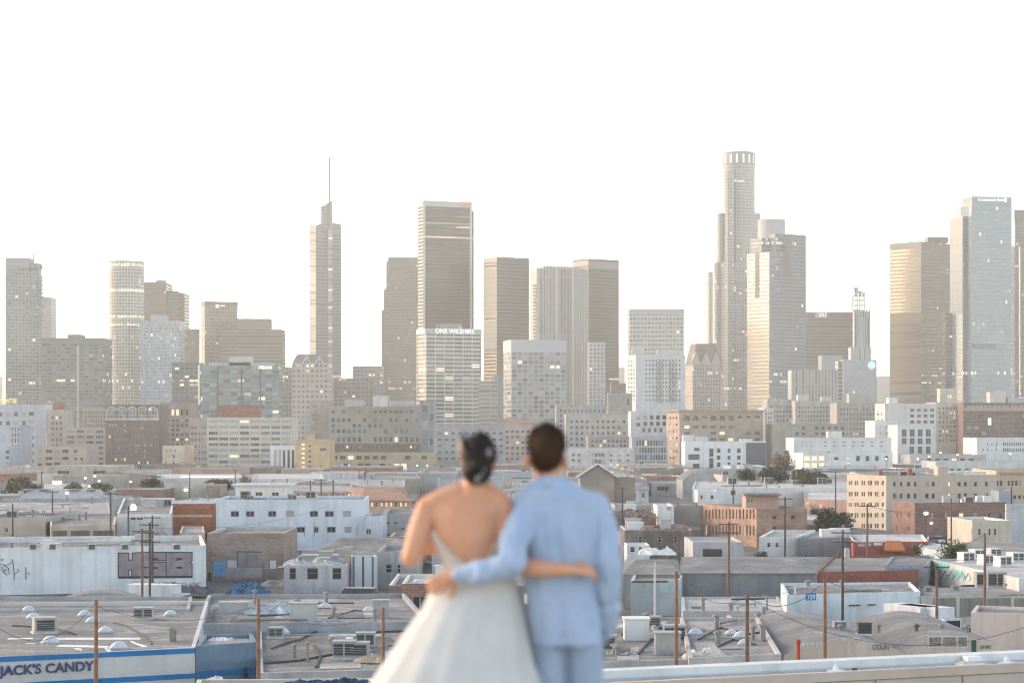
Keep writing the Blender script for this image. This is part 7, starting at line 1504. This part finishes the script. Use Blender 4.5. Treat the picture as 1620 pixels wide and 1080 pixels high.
def face_parts(body, T_, base, s=1.0):
    for sd in (-1, 1):
        mb = MB(); c = T_ @ Vector((sd * .031 * s, .082 * s, .004 * s)) - base; ball(mb, c, (.0125 * s, .0125 * s, .0125 * s), EYE, 12); ey = mb.build('eye', body, smooth=True); mb = MB(); ball(mb, c + Vector((0, .0085 * s, 0)), (.0062 * s, .0052 * s, .0062 * s), IRIS, 10); mb.build('iris', ey, smooth=True)
        mb = MB(); limb(mb, [T_ @ Vector((sd * .018 * s, .094 * s, .026 * s)) - base, T_ @ Vector((sd * .046 * s, .082 * s, .027 * s)) - base], [.004, .003], HAIR, 6); mb.build('eyebrow', body)
    mb = MB(); limb(mb, [T_ @ Vector((-.024 * s, .082 * s, -.062 * s)) - base, T_ @ Vector((0, .094 * s, -.063 * s)) - base, T_ @ Vector((.024 * s, .082 * s, -.062 * s)) - base], [.004, .007, .004], LIP, 8); mb.build('mouth', body, smooth=True)
# ---- the man
base = Vector((PX(890, DC), DC, FLOOR)); mb = MB()
hc = J(864, 719, 9.52); TM = head(mb, hc, SKIN2, .98, .03, -.032, .086)
limb(mb, [J(866, 735, 9.51), J(870, 768, 9.49)], [.058, .066], SKIN2)
loft(mb, [(872, 764, 30, .06, DC), (880, 790, 62, .09, DC), (884, 830, 60, .1, DC), (884, 905, 50, .095, DC), (890, 970, 46, .09, DC), (896, 1010, 40, .08, DC)], SKIN2)
RSH, REL, RWR = J(944, 802, 9.5), J(962, 895, 9.46), J(950, 996, 9.62); LSH, LEL, LWR = J(834, 803, 9.48), J(811, 890, 9.285), J(722, 909, 9.325)
limb(mb, [RSH, J(957, 848, 9.48), REL], [.04, .04, .038], SKIN2); limb(mb, [REL, J(962, 950, 9.5), RWR], [.034, .028, .024], SKIN2); limb(mb, [LSH, J(816, 848, 9.37), LEL], [.04, .04, .038], SKIN2); limb(mb, [LEL, J(770, 904, 9.29), LWR], [.034, .028, .026], SKIN2)
hand(mb, LWR, Vector((-.82, .2, -.42)), Vector((.1, 1, .1)), SKIN2, 1, .42, .98)
hand(mb, RWR, Vector((-.75, .15, -.6)), Vector((0, -1, 0)), SKIN2, 1, .3, .95)
for x in (869, 927): limb(mb, [J(x, 1010), J(x, 1165, 9.52), J(x, 1300)], [.06, .045, .04], SKIN2)
for x in (869, 927): limb(mb, [J(x, 1308, 9.48), J(x, 1316, 9.66)], [.04, .034], SKIN2)
man = fuse(mb, 'person', None, base, .0055, 5, SKIN2)
tag(man, 'dark-haired man in a pale blue suit seen from behind, arm round the woman', 'person')
face_parts(man, TM, base, .98)
def folds(sc, amp, zs=.22, rot=0.0, seed=0.0):
    def f(co, n_):
        p = Vector((co.x * sc + seed + co.z * rot, co.y * sc * .6, co.z * sc * zs)); return amp * (mnoise.noise(p) + .5 * mnoise.noise(p * 2.1 + Vector((5, 1, 2))))
    return f
mb = MB()
loft(mb, [(872, 757, 27, .062, 9.49), (872, 763, 34, .07, 9.49), (874, 772, 50, .085, 9.49), (878, 783, 68, .1, 9.49), (883, 797, 76, .112, DC), (885, 830, 68, .122, DC), (885, 870, 62, .12, DC), (884, 905, 58, .114, DC), (888, 950, 58, .118, DC), (893, 985, 56, .124, DC), (897, 1017, 54, .124, DC)], SUIT, 32, 2.3)
limb(mb, [J(838, 799, 9.48), J(816, 848, 9.37), LEL], [.066, .064, .060], SUIT); limb(mb, [LEL, J(770, 904, 9.29), J(728, 908, 9.322)], [.060, .05, .041], SUIT); limb(mb, [J(940, 800, 9.5), J(957, 848, 9.48), REL, J(964, 955, 9.50), J(956, 1000, 9.60)], [.066, .062, .056, .05, .044], SUIT)
def suitfold(co, n_):
    a = folds(17, .013, .16, 3.0)(co, n_); b1 = folds(30, .006, .5, -6, 9)(co, n_)
    px = CX + FL * co.x / co.y; py = YH + (HC - co.z) * FL / co.y
    seam = -.006 * math.exp(-((px - 882 - (py - 760) * .05) / 1.6) ** 2) if n_.y < -.3 and 765 < py < 1017 else 0
    pull = .006 * math.sin((px * .9 + py * .55) / 7.5) * math.exp(-((py - 880) / 40) ** 2 - ((px - 850) / 42) ** 2)
    return (a + b1) * (1 if n_.y < .2 else .35) + seam + pull
jk = fuse(mb, 'jacket', man, base, .0075, 4, SUIT, suitfold)
mb = MB(); n = 40; rs = []
for z_, rx, ry, dy in ((0, .079, .078, -.006), (.020, .070, .070, -.002), (.036, .064, .064, .002), (.034, .060, .060, .002), (.006, .062, .062, 0)):
    c = J(871, 767, 9.487); rs.append([(c.x + rx * math.cos(2 * math.pi * k / n) - base.x, c.y + dy + ry * math.sin(2 * math.pi * k / n) - base.y, c.z + z_ * (1 - .5 * max(0, math.sin(2 * math.pi * k / n))) - base.z) for k in range(n)])
for i in range(len(rs) - 1):
    for k in range(n): mb.face([rs[i][k], rs[i][(k + 1) % n], rs[i + 1][(k + 1) % n], rs[i + 1][k]], SUIT)
mb.build('jacket_collar', man, smooth=True)
mb = MB(); c = J(870, 757, 9.492); rs = []
for z_, r_ in ((-.012, .058), (.012, .0585), (.012, .056), (-.012, .056)): rs.append([(c.x + r_ * math.cos(2 * math.pi * k / n) - base.x, c.y + r_ * math.sin(2 * math.pi * k / n) - base.y, c.z + z_ - base.z) for k in range(n)])
for i in range(3):
    for k in range(n): mb.face([rs[i][k], rs[i][(k + 1) % n], rs[i + 1][(k + 1) % n], rs[i + 1][k]], SHIRT)
mb.build('shirt_collar', man, smooth=True)
mb = MB()
loft(mb, [(896, 975, 50, .108, DC), (897, 1005, 53, .118, DC), (898, 1014, 51, .11, DC), (898, 1022, 40, .08, DC)], TROU, 30, 2.3)
for x, s_ in ((871, -1), (927, 1)): limb(mb, [J(x, 1000), J(x, 1060), J(x + s_, 1165, 9.53), J(x + s_, 1250), J(x + s_, 1305)], [.070, .072, .066, .062, .06], TROU)
fuse(mb, 'trousers', man, base, .0075, 3, TROU, folds(19, .007, .35, 4, 3))
for x in (869, 927):
    mb = MB(); limb(mb, [J(x, 1318, 9.42), J(x, 1319, 9.55), J(x, 1323, 9.70)], [.036, .038, .03], DARK); fuse(mb, 'shoe', man, base, .006, 3, plain((.12, .06, .03), .35))
def haircap(T_, s, mat, ctr, rr, zmin_back, zmin_front, name, body, base, amp, strands, seed, sl=.018, ex=1.5):
    mb = MB(); n, m_ = 48, 22; rt = random.Random(seed); g = {}
    for j in range(m_ + 1):
        for k in range(n):
            a = 2 * math.pi * k / n; back = (1 - math.sin(a)) / 2     # 1 at the back (towards the camera)
            zl = zmin_front + (zmin_back - zmin_front) * min(1, back * (1.25 if ex < 2 else 1.12)) ** ex; ph0 = math.asin(max(-.98, min(.98, zl / rr[2]))); ph = ph0 + (math.pi / 2 - ph0) * j / m_
            p = Vector((rr[0] * math.cos(ph) * math.cos(a), rr[1] * math.cos(ph) * math.sin(a), rr[2] * math.sin(ph)))
            p *= 1 + amp * mnoise.noise(Vector((p.x * 38, p.y * 38, p.z * 24 + seed))); g[j, k] = T_ @ ((p + Vector(ctr)) * s) - base
    for j in range(m_):
        for k in range(n): mb.face([g[j, k], g[j, (k + 1) % n], g[j + 1, (k + 1) % n], g[j + 1, k]], mat)
    mb.face([g[0, k] for k in range(n)][::-1], mat)
    for _ in range(strands):
        j, k = rt.randrange(m_), rt.randrange(n); p = g[j, k]; c = T_ @ (Vector(ctr) * s) - base; o_ = (p - c).normalized(); dn = Vector((rt.gauss(0, .5), rt.gauss(0, .5), rt.gauss(-.2, .5))); q_ = p + (o_ + dn).normalized() * sl * rt.uniform(.4, 1); sd = o_.cross(dn).normalized() * .0016
        mb.face([p - sd, p + sd, q_], mat)
    return mb.build(name, body, smooth=True)
haircap(TM, .98, HAIRB, (0, -.010, .014), (.085, .108, .116), -.103, .055, 'hair', man, base, .09, 4200, 4, .022, 4.0)
# ---- the woman
base = Vector((PX(750, DC), DC, FLOOR)); mb = MB()
hw_ = J(757, 727, 9.5); TW_ = head(mb, hw_, SKIN, .90, .10)
limb(mb, [J(753, 745, 9.5), J(748, 782, 9.485)], [.047, .054], SKIN)
loft(mb, [(748, 779, 26, .05, DC), (742, 788, 46, .066, DC), (739, 797, 60, .078, DC), (738, 815, 60, .09, DC), (741, 850, 53, .096, DC), (748, 885, 47, .088, DC), (754, 905, 48, .09, DC), (756, 950, 58, .105, DC), (757, 1000, 60, .11, DC), (757, 1040, 52, .1, DC)], SKIN, 30, 2.15)
for x0, x1 in ((728, 684), (770, 796)): limb(mb, [J(x0, 777, 9.49), J((x0 + x1) / 2, 786, 9.49), J(x1, 796, 9.495)], [.04, .043, .044], SKIN)
for x in (718, 764): limb(mb, [J(x, 812, 9.442), J(x + (4 if x < 740 else -4), 850, 9.444)], [.033, .022], SKIN)       # shoulder blades
SL, EL, WL = J(676, 801, 9.5), J(650, 883, 9.47), J(666, 868, 9.71); SR, ER, WR = J(799, 801, 9.5), J(808, 893, 9.385), J(902, 901, 9.335)
limb(mb, [SL, SL.lerp(EL, .5), EL], [.048, .050, .042], SKIN); limb(mb, [EL, EL.lerp(WL, .5), WL], [.042, .038, .026], SKIN); limb(mb, [SR, SR.lerp(ER, .5), ER], [.042, .04, .038], SKIN); limb(mb, [ER, J(850, 899, 9.345), WR], [.039, .039, .027], SKIN)
hand(mb, WL, Vector((.7, .5, .1)), Vector((.3, -1, 0)), SKIN, -1, .8, .9); hand(mb, WR, Vector((.97, .1, .02)), Vector((0, .6, -.8)), SKIN, 1, .9, .9)
for x in (735, 778): limb(mb, [J(x, 1020), J(x, 1165, 9.52), J(x, 1290)], [.08, .052, .036], SKIN); limb(mb, [J(x, 1300, 9.47), J(x, 1318, 9.62)], [.034, .028], SKIN)
woman = fuse(mb, 'person', None, base, .0055, 6, SKIN)
tag(woman, 'dark-haired woman in a strapless white wedding gown seen from behind', 'person')
face_parts(woman, TW_, base, .9)
haircap(TW_, .9, HAIR, (0, -.008, .012), (.085, .105, .116), -.05, .06, 'hair', woman, base, .05, 900, 8, .014)
# the low chignon: twisted rolls of hair at the nape
mb = MB()
for k in range(5):
    pts = []
    for i in range(15):
        a = 2 * math.pi * i / 14 + k * 1.2; rr_ = .047 - .004 * k; pts.append(TW_ @ Vector((rr_ * math.cos(a) * (1 - .12 * k), -.088 - .008 * k + .01 * math.sin(a + k), -.046 + .042 * math.sin(a) * (1 - .1 * k))) - base)
    mb.tube(pts, .017 - .001 * k, HAIR, 10)
ball(mb, TW_ @ Vector((0, -.074, -.042)) - base, (.068, .05, .066), HAIR, 18)
mb.build('chignon', woman, smooth=True)
mb = MB()
for k in range(5):                                                           # lighter swept-back lock on the left side
    mb.tube([TW_ @ Vector(p) - base for p in ((-.060 - .002 * k, .04, .06 + .012 * k), (-.085, -.01, .045 + .012 * k), (-.074, -.065, .01 + .012 * k), (-.035, -.1, -.035 + .008 * k))], [.006, .010, .010, .006], plain((.075, .042, .024), .4, key='hair_lock'), 8)
mb.build('swept_lock', woman, smooth=True)
ORN = plain((.62, .6, .57), .35, key='hair_ornament'); mb = MB(); rt = random.Random(2)
for (x, z_) in ((.012, -.07), (.02, -.055), (.004, -.085), (.026, -.04), (.045, .03), (.04, .045)):
    p = TW_ @ Vector((x, -.128 if z_ < 0 else -.095, z_)) - base
    for k in range(4): a = k * 1.57 + rt.random(); mb.face([p, p + Vector((.008 * math.cos(a), -.004, .008 * math.sin(a))), p + Vector((.013 * math.cos(a + .3), -.006, .013 * math.sin(a + .3))), p + Vector((.008 * math.cos(a + .6), -.004, .008 * math.sin(a + .6)))], ORN)
mb.build('hair_ornament', woman)
# gown: bodice scooped low at the back, then a full tulle skirt to the floor
rings = [(843, 740, 55.5, .100), (860, 742, 53.5, .100), (875, 746, 51, .096), (890, 750, 50, .094), (905, 753, 52, .097), (920, 753, 61, .11), (940, 750, 70, .135), (965, 747, 79, .165), (1000, 738, 96, .215), (1040, 729, 113, .26), (1080, 722, 133, .30), (1150, 712, 152, .36), (1240, 698, 172, .42), (1334, 684, 192, .48)]
def ringat(y):
    for a, b_ in zip(rings, rings[1:]):
        if a[0] <= y <= b_[0]: t = (y - a[0]) / (b_[0] - a[0]); return tuple(u + (v - u) * t for u, v in zip(a[1:], b_[1:]))
    return rings[0][1:]
def gpt(a, y, grow=1.0):
    xc, hw, hd = ringat(y); c = J(xc, y); k = max(0, (y - 915) / 420); ple = 1 + (.008 + .024 * k) * (math.sin(a * 17 + 2 * mnoise.noise(Vector((a, 0, 3)))) * .6 + .8 * mnoise.noise(Vector((math.cos(a) * 5, math.sin(a) * 5, y * .004)))) * min(1, max(0, (y - 908) / 30))
    e = 2 / 2.15 if y < 905 else 1; ca, sa = math.cos(a), math.sin(a)
    return Vector((c.x + hw * DC / FL * grow * ple * math.copysign(abs(ca) ** e, ca), c.y + hd * grow * ple * math.copysign(abs(sa) ** e, sa), c.z)) - base
n = 220
def top(a):
    back = max(0, -math.sin(a)); return 843 + 51 * min(1, max(0, (back - .3) / .68)) ** 1.7 + 1.2 * math.sin(a * 26)
for nm, y0f, y1, mt, ny, gr in (('bodice', top, 912, LACE, 14, 1.015), ('skirt', lambda a: 903, 1334, GOWN, 60, 1.02)):
    mb = MB(); g = {}
    for j in range(ny + 1):
        for k in range(n):
            a = 2 * math.pi * k / n; y0_ = y0f(a); y = y0_ + (y1 - y0_) * (j / ny); g[j, k] = gpt(a, y, gr)
    for j in range(ny):
        for k in range(n): mb.face([g[j, k], g[j + 1, k], g[j + 1, (k + 1) % n], g[j, (k + 1) % n]][::-1], mt)
    o = mb.build(nm, woman, smooth=True); sd = o.modifiers.new('solid', 'SOLIDIFY'); sd.thickness = .004; sd.offset = 0
mb = MB(); rt = random.Random(6)                                             # lace edging at the back opening
for k in range(n):
    a = 2 * math.pi * k / n
    if -math.sin(a) < .1: continue
    for _ in range(3):
        p = gpt(a + rt.uniform(-.02, .02), top(a) + rt.uniform(-3.5, 5), 1.03); s_ = rt.uniform(.006, .013); b_ = rt.uniform(0, 6.28); u = Vector((math.cos(b_), 0, math.sin(b_))) * s_; v = Vector((-math.sin(b_), .2, math.cos(b_))) * s_ * .5
        mb.face([p - u, p + v, p + u, p - v], LACE)
mb.build('lace_edging', woman)
for x in (735, 778):
    mb = MB(); limb(mb, [J(x, 1316, 9.42), J(x, 1320, 9.54), J(x, 1325, 9.66)], [.03, .03, .022], GOWN); fuse(mb, 'shoe', woman, base, .006, 3, GOWN)
